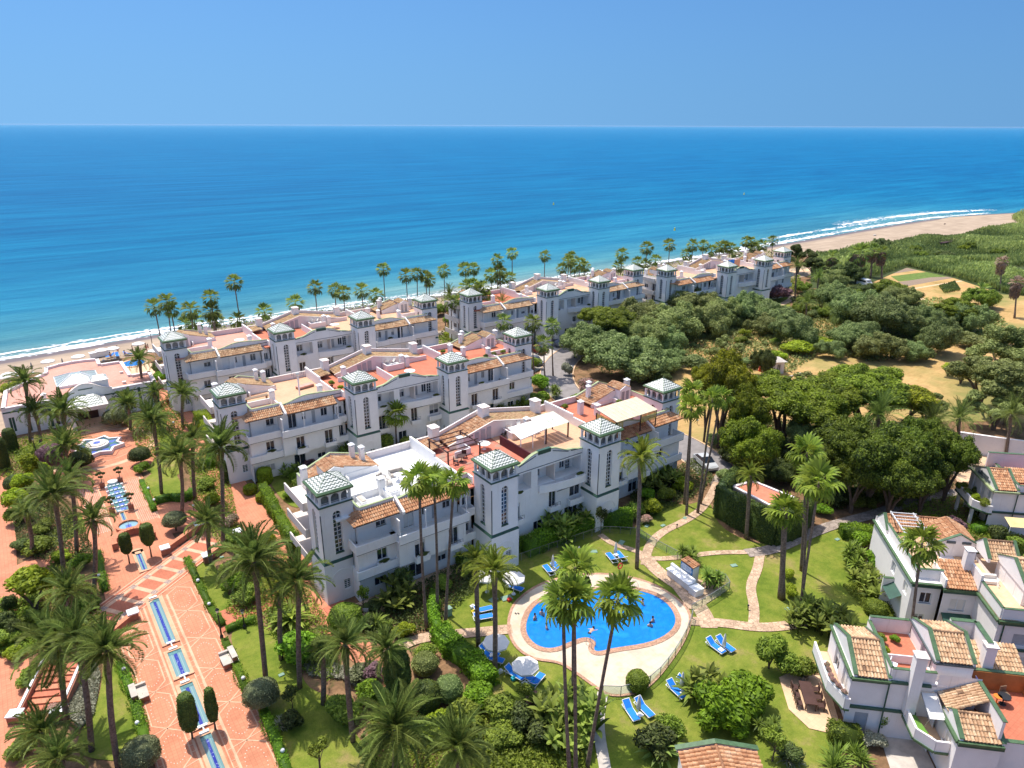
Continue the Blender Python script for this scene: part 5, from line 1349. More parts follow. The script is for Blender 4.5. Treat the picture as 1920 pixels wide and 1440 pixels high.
for bl,nm in((B1,'nearest'),(B2,'second'),(B3,'clubhouse-side beachfront'),(B4,'road-side beachfront')):
 for(x,y,z),w in zip(((8.9,10.0,9.9),(9.7,9.6,9.9),(10.4,9.9,10.0)),('left','middle','right')):
  dish(bx(bl,x,y),'pale satellite dish, %s of three behind the gable of the %s building'%(w,nm),z,.4+x)
 bs=MB().box(8.6,9.4,9.3,10.8,10.3,9.95).build('equipment_plinth',WHITE,bl)
t=thing('satellite_dish','wire dish on a tall white mast of the second building','satellite dish',bx(B2,-6.4,6.4)+(9.3,));MB().box(-.09,-.09,0,.09,.09,3.0).build('mast',WHITEP,t)
q=MB();q.box(-.7,-.4,3.0,.7,-.36,3.04);q.box(-.7,.4,3.0,.7,.44,3.04);q.box(-.7,-.4,3.5,.7,-.36,3.54);q.box(-.7,.4,3.5,.7,.44,3.54)
for x in(-.7,.7):
 for y in(-.4,.4):q.box(x-.02,y-.02,3.0,x+.02,y+.02,3.54)
q.build('wire_frame',METAL,t);MB().ball((0,0,3.25),.28,10,6).build('reflector',CANV,t,smooth=True)
def pot(loc,label,z,s=.5,mat=SHRUB,tall=1.0):
 t=thing('potted_plant',label,'potted plant',(loc[0],loc[1],z));MB().lathe([(.14*s/.5,0),(.2*s/.5,.35*s/.5),(.23*s/.5,.4*s/.5),(.02,.4*s/.5)],n=10).build('pot',BRICKW,t)
 c=link('foliage',tinted(rnd.choice(crowns('bush')),mat),None,t);c.location=(0,0,.4*s/.5+s*.6*tall);c.scale=(s,s,s*.8*tall)
for bl,x,y,z,lab,m_ in((B1,17.9,11.8,9.3,'flowering pots along the rear wall of the nearest roof, left pot',FLOW),(B1,19.3,11.9,9.3,'flowering pots along the rear wall of the nearest roof, right pot',SHRUB),(B1,26.4,9.0,9.3,'bushy pot in front of the dormer of the nearest roof',SHRUB),(B1,28.3,8.4,9.3,'red-leaved pot beside the fourth tower of the nearest building',FLOW),(B1,23.5,8.2,9.3,'grey-leaved pot behind the cream awning',TAMAR2),(B2,-1.5,6.8,9.3,'round topiary pot on the red terrace of the second building',SHRUB),(B2,-1.2,4.4,9.3,'yellow-green pot by the second tower of the second building',LIME),(B2,19.3,10.6,9.3,'pot beside the twin chimneys of the second building',SHRUB),(B2,23.6,4.4,9.3,'dark bushy pot at the parapet of the second building, left of three',DSHRUB),(B2,25.4,4.6,9.3,'bushy pot at the parapet of the second building, middle of three',TAMAR),(B2,27.4,4.8,9.3,'bushy pot at the parapet of the second building, right of three',SHRUB)):
 pot(bx(bl,x,y),lab,z,.55,m_)
def boxplant(loc,label,z,w=1.2,mat=DSHRUB):
 t=thing('planter',label,'planter',(loc[0],loc[1],z));MB().box(-w/2,-.14,0,w/2,.14,.2).build('trough',WHITEP,t)
 c=link('foliage',tinted(rnd.choice(crowns('bush')),mat),None,t);c.location=(0,-.08,.3);c.scale=(w*.52,.26,.28)
for bl,nm in((B1,'nearest'),(B2,'second'),(B3,'clubhouse-side'),(B4,'road-side')):
 for x,y,z,lab in((-12.5,1.75,4.0,'first-floor window at the left end'),(-8.6,.72,3.85,'small balcony left of the second tower'),(3.6,.95,6.85,'left loggia between the inner towers'),(12.0,.45,6.9,'bowed balcony between the inner towers'),(20.5,.9,6.95,'long balcony right of the third tower')):
  boxplant(bx(bl,x,y),'planter on the %s, %s building'%(lab,nm),z,1.3)
struct(MB().box(-16.2,-.2,0,-13.6,2.2,.28).build('entrance_terrace',CREAMP),'raised cream terrace at the foot of the first tower')
struct(MB().box(-13.4,.9,0,1.0,2.4,.12).build('ground_terrace',CREAMP),'shaded terrace along the nearest building')
struct(MB().box(-18.4,1.6,0,-16.3,3.6,.14).build('doorstep',TERR2),'terracotta step by the first tower')
# ---------------------------------------------------------------- clubhouse
c=thing('clubhouse','low clubhouse with a pink flat roof, glass skylight and tiled portico','clubhouse',(0,0,0))
foot=[(-41.7,70.9),(-20.1,71.1),(-19.9,77.1),(-22.9,77.1),(-22.9,86.6),(-26.3,86.8),(-26.2,90.8),(-34.7,90.0),(-34.9,87.0),(-41.0,80.0)]
arc=[(-26.2,90.6),(-28.2,91.3),(-30.4,91.5),(-32.6,91.1),(-34.7,90.0)]
foot=foot[:6]+arc+foot[8:]
m=MB();n=len(foot)
for i in range(1,n):a,b_=foot[i],foot[(i+1)%n];m.quad((a[0],a[1],0),(b_[0],b_[1],0),(b_[0],b_[1],4.3),(a[0],a[1],4.3))
m.build('wall',PINKW,c)
wn_=[W(-41.1,.8,.6,2.4,glass=DGREEN,kind='win'),W(-35.2,1.2,.3,2.4),W(-24.6,.9,.5,2.2),W(-21.5,.9,.5,2.2,glass=DGREEN)]
facade(c,'front_wall','y-',70.9,-41.7,-20.1,0,4.3,wn_,WHITE)
st=MB()
for x in(-38.6,-35.7,-22.9,-20.35):st.box(x-.2,70.84,.3,x+.2,70.897,4.1)
for x0_,x1_ in((-38.3,-36.1),(-22.5,-20.8)):
 for q in((x0_,2.5,x1_,2.58),(x0_,3.5,x1_,3.58),(x0_,2.58,x0_+.08,3.5),(x1_-.08,2.58,x1_,3.5)):st.box(q[0],70.85,q[1],q[2],70.895,q[3])
st.box(-41.6,70.85,3.75,-20.2,70.895,3.95);st.build('green_banding',DGREEN,c)
for x0_,x1_ in((-27.0,-24.0),(-36.9,-33.9)):
 me=bpy.data.meshes.new('tile_panel');me.from_pydata([(x0_,70.86,3.0),(x1_,70.86,3.0),(x1_,70.86,4.15),(x0_,70.86,4.15)],[],[(0,1,2,3)]);l=me.uv_layers.new(name='UVMap')
 for i,q in enumerate(((0,0),(5,0),(5,2.2),(0,2.2))):l.data[i].uv=q
 link('tile_panel',me,ZIG,c)
fl=sheet('flat_roof',foot,4.2,TERRP,None);fl.parent=c;del fl['kind']
pp=offs(foot+[foot[0]],.0)
q=MB()
for a,b_ in zip(pp,pp[1:]):
 dx,dy=b_[0]-a[0],b_[1]-a[1];L=math.hypot(dx,dy);nx,ny=-dy/L*.55,dx/L*.55
 q.prism([(a[0],a[1]),(b_[0],b_[1]),(b_[0]+nx,b_[1]+ny),(a[0]+nx,a[1]+ny)],4.19,4.62)
q.build('roof_kerb',PINKW,c)
gp=[(-33.9,4.6)]+scurve(-33.9,4.7,-30.6,6.3,5)[1:]+scurve(-30.5,6.3,-26.7,4.9,6)[1:]
shaped_wall(c,'front_gable',gp,4.3,70.85,.35,WHITE,CREAMW);MB().box(-31.4,70.8,5.35,-29.4,70.847,5.5).build('dark_moulding',DGREEN,c)
MB().box(-29.3,71.4,4.25,-27.0,74.4,6.3).build('roof_hut',WHITE,c)
def zroof(parent,x0,y0,x1,y1,z,ap,sc_=.5):
 cx,cy=(x0+x1)/2,(y0+y1)/2;k=[(x0,y0),(x1,y0),(x1,y1),(x0,y1)];pv,pf,uv=[],[],[]
 rl=min(abs(x1-x0),abs(y1-y0))*.3;tp=[(cx-rl,cy-rl*.3),(cx+rl,cy-rl*.3),(cx+rl,cy+rl*.3),(cx-rl,cy+rl*.3)]
 for a in range(4):
  p,q_=k[a],k[(a+1)%4];s,t_=tp[a],tp[(a+1)%4];o=len(pv)
  pv+=[(p[0],p[1],z),(q_[0],q_[1],z),(t_[0],t_[1],ap),(s[0],s[1],ap)];pf.append((o,o+1,o+2,o+3));L=math.hypot(q_[0]-p[0],q_[1]-p[1]);l2=math.hypot(t_[0]-s[0],t_[1]-s[1]);H_=L*.5
  uv+=[(0,0),(L/sc_,0),((L+l2)/2/sc_,H_/sc_*.9),((L-l2)/2/sc_,H_/sc_*.9)]
 o=len(pv);pv+=[(a,b_,ap)for a,b_ in tp];pf.append((o,o+1,o+2,o+3));uv+=[(0,0)]*4
 me=bpy.data.meshes.new('zigzag_roof');me.from_pydata(pv,[],pf);l=me.uv_layers.new(name='UVMap')
 for i,q_ in enumerate(uv):l.data[i].uv=q_
 return link('zigzag_roof',me,ZIG,parent)
zroof(c,-29.4,71.3,-26.9,74.5,6.3,6.75)
MB().box(-33.4,66.2,3.3,-28.0,70.8,3.9).build('portico_slab',CREAMW,c);zroof(c,-33.0,66.7,-28.5,70.8,3.92,5.0)
for x in(-33.1,-28.35):MB().box(x-.28,66.5,0,x+.28,67.1,3.3).build('portico_pillar',WHITE,c)
MB().box(-32.2,70.7,0,-29.3,70.83,2.9).build('entrance_doors',WOODD,c)
for i in range(3):MB().box(-34.0-i*.35,66.1-i*.4,0,-27.6+i*.35,70.8,.45-.15*i).build('entrance_step',CREAMP,c)
q=MB().box(-33.9,77.0,4.2,-27.6,83.2,4.6);q.build('skylight_kerb',WHITEP,c)
SKYG=plain('skylight_glass',(.36,.42,.38),.15,.6,.1)
k=[(-33.8,77.1),(-27.7,77.1),(-27.7,83.1),(-33.8,83.1)];tp=[(-31.5,79.5),(-30.0,79.5),(-30.0,80.7),(-31.5,80.7)]
m=MB();bz=MB()
for a in range(4):
 p,q_,s,t_=k[a],k[(a+1)%4],tp[a],tp[(a+1)%4];m.quad((p[0],p[1],4.62),(q_[0],q_[1],4.62),(t_[0],t_[1],5.6),(s[0],s[1],5.6));bz.bar((p[0],p[1],4.65),(s[0],s[1],5.63),.1)
 for i in range(1,4):
  f=i/4;bz.bar((p[0]+(q_[0]-p[0])*f,p[1]+(q_[1]-p[1])*f,4.65),(s[0]+(t_[0]-s[0])*f,s[1]+(t_[1]-s[1])*f,5.63),.06)
m.quad(*[(a,b_,5.6)for a,b_ in tp]);sg=m.build('skylight',SKYG,c);bz.build('glazing_bar',WHITEP,sg)
chimney(c,-36.0,72.6,4.2,.6,.6,.8,'cap');chimney(c,-24.5,74.0,4.2,.4,.4,.25,'flat');chimney(c,-24.0,80.0,4.2,.4,.3,.2,'flat')
for i in range(9):struct(MB().box(-46.5,66.0+i*.5,0,-42.3,66.5+i*.5,.12*(i+1)).build('step',TERRP),None)
# ---------------------------------------------------------------- townhouses
def unit_roof(h,x0,x1,y0,ym,y1,z,zr,mat,seed=0,lin=True):
 """tiled saddle running left-right between two green-capped gable walls"""
 tiles('roof_tiles',h,(x0+.25,y0-.12,z),(x1-x0-.3,0,0),(0,ym-y0+.12,zr-z),mat,seed=seed)
 tiles('roof_tiles',h,(x1-.05,y1,z),(-(x1-x0-.3),0,0),(0,ym-y1,zr-z),mat,seed=seed+1)
 r=MB();n=max(3,int((x1-x0)/.35))
 for i in range(n):a=x0+.25+(x1-x0-.3)*i/n;r.cyl((a,ym,zr+.05),(a+(x1-x0-.3)/n*1.05,ym,zr+.07),.11,.125,7)
 o=r.build('ridge_tiles',mat,h);o['kind']='stuff'
 for xx,w in((x0,.22),(x1,.16)):
  m=MB();m.add([(xx,y0-.1,z-.3),(xx,y1+.1,z-.3),(xx,y1+.1,z+.12),(xx,ym,zr+.2),(xx,y0-.1,z+.12),(xx+w,y0-.1,z-.3),(xx+w,y1+.1,z-.3),(xx+w,y1+.1,z+.12),(xx+w,ym,zr+.2),(xx+w,y0-.1,z+.12)],[(4,3,2,1,0),(5,6,7,8,9),(0,1,6,5),(1,2,7,6),(2,3,8,7),(3,4,9,8),(4,0,5,9)]);g=m.build('gable_wall',HOUSEW,h)
  cpm=MB();e=.06
  for(ya,za),(yb,zb)in(((y0-.14,z+.13),(ym,zr+.21)),((ym,zr+.21),(y1+.14,z+.13))):
   cpm.add([(xx-e,ya,za),(xx+w+e,ya,za),(xx+w+e,yb,zb),(xx-e,yb,zb),(xx-e,ya,za+.06),(xx+w+e,ya,za+.06),(xx+w+e,yb,zb+.06),(xx-e,yb,zb+.06)],[(4,5,6,7),(0,4,7,3),(1,2,6,5),(0,1,5,4),(3,7,6,2)])
  cpm.build('green_coping',GREENT,g)
def band(h,pts,z,w=.28,hh=.22,mat=None,nm='green_band'):
 m=MB()
 for a,b_ in zip(pts,pts[1:]):m.bar((a[0],a[1],z),(b_[0],b_[1],z),w,hh)
 return m.build(nm,mat or GREENT,h)
def flowers_row(P,label,z,w,rz,mat=FLOW,h=None):
 t=thing('flower_box',label,'flower box',(P[0],P[1],z),rz)
 MB().box(-w/2,-.12,0,w/2,.12,.18).build('trough',WHITEP,t)
 for i in range(max(2,int(w/.6))):
  c_=link('foliage',tinted(rnd.choice(crowns('bush')),mat),None,t);c_.location=(-w/2+.3+i*.6,0,.32);c_.scale=(.38,.28,.26)
 return t
def hxy(h,x,y):
 a=h.rotation_euler.z;return(h.location.x+x*math.cos(a)-y*math.sin(a),h.location.y+x*math.sin(a)+y*math.cos(a))
C_=thing('townhouse','white green-coped townhouse at the lower right corner, dining table on its patio','townhouse',(8.75,-34.95,0),R(-45),'white townhouses with green copings')
facade(C_,'front_wall','y-',.3,0,6.05,0,5.5,[W(.75,1.0,0.05,2.1,kind='shut')],HOUSEW)
facade(C_,'side_wall','x-',0.02,.3,6.2,2.9,5.5,[W(.9,1.3,3.1,2.1),W(3.2,1.3,3.1,2.1)],HOUSEW)
facade(C_,'side_wall','x-',.6,.3,6.2,0,2.9,[W(1.0,1.6,.1,2.2),W(3.4,1.6,.1,2.2)],HOUSEW)
MB().box(.02,.3,5.35,9.0,6.2,5.5).build('roof_slab',HOUSEW,C_)
MB().quad((0.02,6.2,0),(9,6.2,0),(9,6.2,5.5),(0.02,6.2,5.5)).build('rear_wall',HOUSEW,C_)
facade(C_,'front_wall','y-',.32,6.05,9.0,0,6.5,[],HOUSEW)
unit_roof(C_,.12,2.6,.35,3.1,6.1,5.62,6.85,TILEY,21)
band(C_,[(-.05,6.3),(-.05,.15),(2.75,.15)],5.45,.24,.16);band(C_,[(2.75,.2),(5.6,.2)],5.45,.2,.2,DGREEN)
band(C_,[(-.02,.18),(2.6,.18)],5.3,.2,.12,DGREEN)
band(C_,[(.0,.2),(5.0,.2)],2.75,.2,.2,DGREEN)
MB().tube([(2.66,.12,5.4),(2.66,.12,.1)],[.06,.06],7).build('downpipe',DGREEN,C_)
parapet(C_,[(2.75,6.1),(2.75,.45),(5.9,.45)],5.5,6.55,.2,HOUSEW,GREENT);parapet(C_,[(2.75,6.1),(6.0,6.1)],5.5,6.9,.2,HOUSEW,GREENT)
MB().box(2.85,.55,5.5,5.9,6.0,5.56).build('roof_terrace',TERR2,C_)
MB().box(3.0,2.3,5.56,5.3,2.4,6.3).build('lattice_fence',HOUSEW,C_)
chimney(C_,4.35,.1,2.9,.75,.7,5.3,'flat',HOUSEW)
facade(C_,'upper_wall','y-',.9,5.95,8.55,5.5,7.15,[],HOUSEW)
facade(C_,'upper_wall','x-',5.95,.9,5.8,5.5,7.2,[W(1.5,.7,5.6,1.4),W(3.0,.7,5.6,1.4,kind='shut')],HOUSEW)
MB().quad((8.55,.9,5.4),(8.55,5.8,5.4),(8.55,5.8,7.2),(8.55,.9,7.2)).build('upper_wall',HOUSEW,C_)
unit_roof(C_,5.85,8.45,.95,3.1,5.7,7.25,8.3,TILEY,31);band(C_,[(5.8,6.0),(5.8,.8),(8.6,.8)],7.1,.16,.12,SLATE)
parapet(C_,[(8.7,5.8),(10.6,5.8),(10.6,3.2)],5.5,7.6,.3,HOUSEW,GREENT)
facade(C_,'front_wall','y-',-3.75,6.15,9.05,0,4.3,[W(7.9,.9,.9,1.2)],HOUSEW)
facade(C_,'side_wall','x-',6.15,-3.75,.3,0,4.3,[W(-3.0,1.1,2.6,1.2,sill=True)],HOUSEW)
facade(C_,'side_wall','x-',5.9,-.8,.3,0,5.0,[],HOUSEW)
unit_roof(C_,6.25,9.0,-3.65,-2.0,-.9,4.45,5.3,TILEY,41)
tiles('roof_tiles',C_,(6.2,.3,4.9),(0,-1.9,0),(2.5,0,1.3),TILEY,seed=45)
MB().box(8.75,-3.5,4.2,8.95,.3,6.3).build('party_wall',HOUSEW,C_);band(C_,[(8.85,-3.6),(8.85,.3)],6.32,.3,.06);band(C_,[(6.1,.2),(6.1,-3.85),(9.1,-3.85)],4.3,.26,.2);band(C_,[(6.1,-3.9),(9.1,-3.9)],4.12,.16,.14,DGREEN)
MB().box(9.0,-3.2,3.0,13.4,2.6,3.9).build('roof_terrace',TERRO if False else TERR2,C_)
MB().box(8.95,2.4,3.9,13.4,2.6,5.5).build('terrace_wall',plain('ochre_render',(.50,.20,.06),.85),C_);MB().box(13.2,-1.4,3.9,13.4,2.4,5.1).build('terrace_wall',MATS['ochre_render'],C_)
parapet(C_,[(9.0,-3.2),(13.4,-3.2)],0,4.35,.25,HOUSEW,GREENT);band(C_,[(8.9,2.6),(13.6,2.6)],5.55,.3,.06)
chimney(C_,10.6,3.2,5.0,.75,.7,2.4,'flat',HOUSEW)
tiles('roof_tiles',C_,(8.8,2.9,5.4),(4.6,0,0),(0,2.2,.9),TILEY,seed=48)
pts=[(-1.1,6.2),(-1.1,1.7),(-.3,-.15),(.05,-.15)]
parapet(C_,pts,2.75,3.75,.16,HOUSEW);MB().prism([(-1.1,6.2),(-1.1,1.7),(-.3,-.15),(.05,-.15),(.05,6.2)],2.6,2.8).build('balcony_slab',CREAMP,C_);band(C_,pts,2.7,.24,.16)
pts=[(4.2,.2),(4.2,-2.0),(5.2,-3.0),(6.1,-3.0)]
parapet(C_,pts,2.4,3.4,.16,HOUSEW);MB().prism([(4.2,.3),(4.2,-2.0),(5.2,-3.0),(6.1,-3.0),(6.1,.3)],2.25,2.45).build('balcony_slab',CREAMP,C_);band(C_,pts,2.4,.3,.2)
MB().prism([(4.3,.1),(4.3,-1.9),(4.85,-2.5),(5.1,-1.9),(4.75,.1)],2.46,3.0).build('green_bench',plain('green_turf_cover',(.14,.30,.05),.9),C_)
t=thing('awning','white side awning over the lower balcony of the corner townhouse','awning',hxy(C_,4.95,-.3)+(4.2,),R(-45));MB().add([(0,.4,.7),(1.1,.4,.75),(1.1,-1.6,.15),(0,-1.6,.1)],[(0,1,2,3)]).build('canvas',CANV,t);MB().bar((0,.4,.7),(0,-1.6,.1),.04).bar((1.1,.4,.75),(1.1,-1.6,.15),.04).bar((0,-1.6,.1),(0,-1.2,-1.0),.03).build('frame',METAL,t)
flowers_row(hxy(C_,-.95,2.6),'pink flower box on the left balcony of the corner townhouse, far part',3.75,2.2,R(45));flowers_row(hxy(C_,-.6,.7),'pink flower box on the left balcony of the corner townhouse, near part',3.75,1.8,R(68))
def shrub_on(h,x,y,z,s,lab,mat=SHRUB):return plant('potted_shrub',lab,'shrub',hxy(h,x,y),s,s*.8,mat,'bush',z=z)
shrub_on(C_,3.3,4.6,5.56,.6,'leafy bush in the corner of the red roof terrace');shrub_on(C_,4.5,4.8,5.56,.5,'dense green bush against the rear wall of the red roof terrace',HEDGE);shrub_on(C_,3.2,3.4,5.56,.45,'yellow-green plants by the side wall of the red roof terrace',LIME);shrub_on(C_,5.5,2.6,5.56,.45,'plants at the right edge of the red roof terrace')
chair(hxy(C_,3.3,1.6),'white chair behind the lattice fence of the roof terrace',WHITEP,.3,5.56)
chair(hxy(C_,10.0,1.6),'wicker armchair nearest the ochre wall',WOODT,.2,3.9);chair(hxy(C_,11.6,1.7),'wicker armchair by the dark table',WOODT,-.5,3.9);table(hxy(C_,11.2,1.0),'dark round table on the ochre-walled terrace',.45,BLACK,3.9);table(hxy(C_,10.7,.9),'orange-topped stool on the ochre-walled terrace',.3,plain('orange_cloth',(.75,.22,.03),.6),3.9)
t=thing('parasol','folded lilac parasol leaning by the ochre wall','parasol',hxy(C_,9.5,.4)+(3.9,),R(-45));MB().tube([(0,1.6,1.4),(.1,.6,.9),(.2,-.5,.3)],[.06,.22,.12],8).build('canopy',plain('lilac_cloth',(.42,.34,.60),.7),t);MB().tube([(0,1.7,1.45),(.25,-.9,.05)],[.03,.03],6).build('pole',WHITEP,t)
struct(sheet('patio',[hxy(C_,*p)for p in((-2.6,6.4),(-3.7,5.6),(-3.6,2.0),(-2.4,.2),(.1,-.2),(.3,6.4))],.07,CREAMP),'cream patio in front of the corner townhouse')
struct(sheet('patio',[hxy(C_,*p)for p in((2.9,.3),(2.6,-4.5),(9.2,-4.8),(9.2,-3.7),(6.0,-3.6),(6.0,.3))],.05,CONC),'concrete yard at the foot of the corner townhouse')
t=thing('dining_table','long dark dining table on the cream patio','table',hxy(C_,-1.9,3.3)+(.07,),R(-45));MB().box(-.5,-1.3,.70,.5,1.3,.76).build('tabletop',WOODD,t)
l=MB().box(-.04,-.04,0,.04,.04,.7).mesh('leg');l.materials.append(WOODD)
for x in(-.4,.4):
 for y in(-1.2,1.2):link('leg',l,None,t,(x,y,0))
for i in range(3):
 chair(hxy(C_,-2.75,2.4+i*.9),'dark dining chair on the lawn side of the patio table, '+('nearest','middle','farthest')[i],WOODD,R(45),.07);chair(hxy(C_,-1.05,2.4+i*.9),'dark dining chair on the house side of the patio table, '+('nearest','middle','farthest')[i],WOODD,R(-135),.07)
t=thing('barbecue','black barbecue at the far end of the patio','barbecue',hxy(C_,-1.6,5.6)+(.07,),0);MB().box(-.35,-.25,.55,.35,.25,.95).build('body',BLACK,t);MB().box(-.3,-.2,0,.3,.2,.55).build('cart',METAL,t)
B_=thing('townhouse','white townhouse with green copings and a rooftop pergola, above the corner townhouse','townhouse',(24.66,-31.7,0),R(-45),'white townhouses with green copings')
facade(B_,'side_wall','x-',.1,.4,11.5,0,5.5,[W(1.2,1.0,3.3,1.2),W(4.5,1.0,3.3,1.2),W(9.5,1.0,.9,1.3)],HOUSEW)
facade(B_,'front_wall','y-',.4,.1,2.6,0,5.5,[W(.95,1.0,3.25,1.15,sill=True),W(.8,.9,.7,1.3)],HOUSEW)
facade(B_,'front_wall','y-',-.1,2.6,5.4,0,5.5,[W(3.35,1.3,3.1,1.25,sill=True),W(3.3,1.4,.5,1.5)],HOUSEW)
MB().box(.1,.4,5.3,7.3,11.5,5.5).box(2.6,-.1,5.3,5.4,.4,5.5).build('roof_slab',HOUSEW,B_);MB().quad((7.3,.4,0),(7.3,11.5,0),(7.3,11.5,6),(7.3,.4,6)).quad((.1,11.5,0),(7.3,11.5,0),(7.3,11.5,6),(.1,11.5,6)).build('rear_wall',HOUSEW,B_)
band(B_,[(-.02,11.6),(-.02,.25),(2.6,.25)],5.4,.24,.16);band(B_,[(2.5,-.25),(5.5,-.25)],5.35,.3,.22);band(B_,[(-.02,.2),(2.6,.2)],5.18,.2,.14,DGREEN);band(B_,[(2.5,-.3),(5.5,-.3)],5.15,.2,.14,DGREEN)
parapet(B_,[(.55,9.2),(.55,1.1),(2.8,1.1)],5.5,6.5,.18,HOUSEW,GREENT);MB().box(.65,1.2,5.5,4.0,8.6,5.55).build('roof_terrace',CREAMP,B_)
tiles('roof_tiles',B_,(2.65,-.3,5.55),(2.65,0,0),(0,2.9,1.25),TILEO,seed=51);MB().box(2.5,-.2,5.5,2.66,2.6,6.4).box(5.3,-.3,5.5,5.5,3.0,7.2).build('party_wall',HOUSEW,B_)
unit_roof(B_,.3,6.6,8.8,10.2,11.4,5.8,6.9,TILEO,52)
MB().box(3.9,5.3,5.5,7.1,8.6,7.0).build('roof_room',HOUSEW,B_);facade(B_,'roof_room_front','y-',5.25,3.9,7.1,5.5,7.0,[W(4.3,.9,5.6,1.2,kind='shut'),W(5.6,.9,5.6,1.2,kind='shut')],HOUSEW)
m=MB();m.add([(3.75,5.1,7.0),(7.25,5.1,7.0),(7.25,5.1,7.1),(5.5,5.1,8.1),(3.75,5.1,7.1)],[(0,1,2,3,4)]);m.build('gable_wall',HOUSEW,B_)
tiles('roof_tiles',B_,(3.75,8.7,7.05),(0,-3.4,0),(1.75,0,1.0),TILEO,seed=54);tiles('roof_tiles',B_,(7.25,5.3,7.05),(0,3.4,0),(-1.75,0,1.0),TILEO,seed=55)
m=MB();m.bar((3.6,5.1,7.15),(5.5,5.1,8.2),.3,.08);m.bar((5.5,5.1,8.2),(7.4,5.1,7.15),.3,.08);m.build('green_coping',GREENT,B_);MB().box(4.4,5.02,7.12,5.2,5.09,7.35).box(5.8,5.02,7.12,6.6,5.09,7.35).build('grey_panel',SLATE,B_)
chimney(B_,5.0,1.9,5.0,.7,.7,3.3,'cap',HOUSEW)
t=thing('pergola','white wooden pergola on the roof of the townhouse above the corner one','pergola',hxy(B_,1.0,6.0)+(5.55,),R(-45));q=MB()
for x,y in((0,0),(2.2,0),(0,4.2),(2.2,4.2)):q.box(x-.06,y-.06,0,x+.06,y+.06,1.6)
q.build('post',WHITEP,t);MB().bar((0,-.2,1.65),(0,4.4,1.65),.08,.14).bar((2.2,-.2,1.65),(2.2,4.4,1.65),.08,.14).build('beam',WHITEP,t)
rm=MB().bar((-.1,0,1.75),(2.4,0,1.75),.06,.08).mesh('rafter');rm.materials.append(WHITEP)
for i in range(7):link('rafter',rm,None,t,(0,.1+i*.66,0))
shrub_on(B_,.9,6.6,5.55,.45,'climbing plant under the white pergola, near post',DSHRUB);shrub_on(B_,1.0,9.2,5.55,.4,'climbing plant under the white pergola, far post',DSHRUB);shrub_on(B_,1.6,1.8,5.55,.4,'small bushes behind the parapet under the fan palm',SHRUB)
for x0_,x1_ in((2.8,5.3),):MB().add([(x0_,-1.4,2.2),(x1_,-1.4,2.2),(x1_,-.1,2.8),(x0_,-.1,2.8),(x0_,-1.4,2.1),(x1_,-1.4,2.1),(x1_,-.1,2.7),(x0_,-.1,2.7)],[(0,1,2,3),(0,4,5,1),(0,3,7,4),(1,5,6,2)]).build('porch_roof',DGREEN,B_)
MB().add([(-.9,2.0,2.2),(-.9,4.2,2.2),(.1,4.2,2.8),(.1,2.0,2.8)],[(0,3,2,1)]).build('porch_roof',DGREEN,B_);MB().box(-.9,4.2,0,.1,4.4,3.1).build('porch_wall',HOUSEW,B_);band(B_,[(-.9,4.3),(.1,4.3)],3.15,.3,.06)
D_=thing('townhouse','white townhouse with a tan roof terrace cut by the right picture edge','townhouse',hxy(B_,5.4,-4.2)+(0,),R(-45),'white townhouses with green copings')
facade(D_,'side_wall','x-',0,0,4.6,0,5.6,[],HOUSEW);facade(D_,'front_wall','y-',0,0,7.5,0,5.6,[W(1.4,1.4,3.0,1.2,kind='shut',sill=True),W(1.6,1.4,.5,1.4),W(4.6,1.4,3.0,1.2)],HOUSEW)
MB().box(0,0,5.4,8,9.6,5.6).build('roof_slab',CREAMP,D_);MB().quad((8,0,0),(8,9.6,0),(8,9.6,6),(8,0,6)).quad((0,9.6,0),(8,9.6,0),(8,9.6,6),(0,9.6,6)).build('rear_wall',HOUSEW,D_)
parapet(D_,[(.1,7.0),(.1,.1),(7.5,.1)],5.6,6.6,.2,HOUSEW,GREENT);band(D_,[(-.1,4.6),(-.1,-.1),(7.5,-.1)],5.4,.32,.2);band(D_,[(-.1,-.15),(7.5,-.15)],5.2,.2,.14,DGREEN);band(D_,[(-.2,2),(-.2,-.2),(3,-.2)],2.7,.24,.16,DGREEN)
MB().tube([(.45,-.06,5.2),(.45,-.06,.2)],[.06,.06],7).build('downpipe',DGREEN,D_)
facade(D_,'roof_room_front','x-',2.6,2.2,7.0,5.6,7.4,[W(2.8,.8,5.7,1.5),W(4.6,.8,5.7,1.5)],HOUSEW);MB().box(2.62,2.2,5.6,7.5,7.0,7.4).build('roof_room',HOUSEW,D_)
unit_roof(D_,2.5,6.0,2.1,4.6,7.1,7.45,8.7,TILEY,61);unit_roof(D_,1.6,4.2,6.8,8.3,9.5,7.2,8.3,TILEY,63)
sofa(hxy(D_,1.4,5.4),'white sofa on the tan roof terrace at the right edge',1.4,R(-45),5.6,WHITEP,CANV)
A_=thing('townhouse','white townhouse behind leafy balconies at the upper right, by the courtyard','townhouse',(50.16,-28.52,0),R(-45),'white townhouses with green copings')
facade(A_,'front_wall','y-',.3,0,8.0,0,5.5,[],HOUSEW);facade(A_,'side_wall','x-',.1,.3,6.3,2.9,5.5,[W(1.0,.8,3.0,2.0,kind='shut'),W(2.5,1.0,3.0,2.1),W(4.6,.8,3.1,1.9)],HOUSEW);facade(A_,'side_wall','x-',.8,.3,6.3,0,2.9,[W(.9,1.6,.1,2.2),W(3.6,1.6,.1,2.2)],HOUSEW)
MB().box(.1,.3,5.35,8,6.3,5.5).build('roof_slab',TERR2,A_);MB().quad((.1,6.3,0),(8,6.3,0),(8,6.3,5.5),(.1,6.3,5.5)).build('rear_wall',HOUSEW,A_)
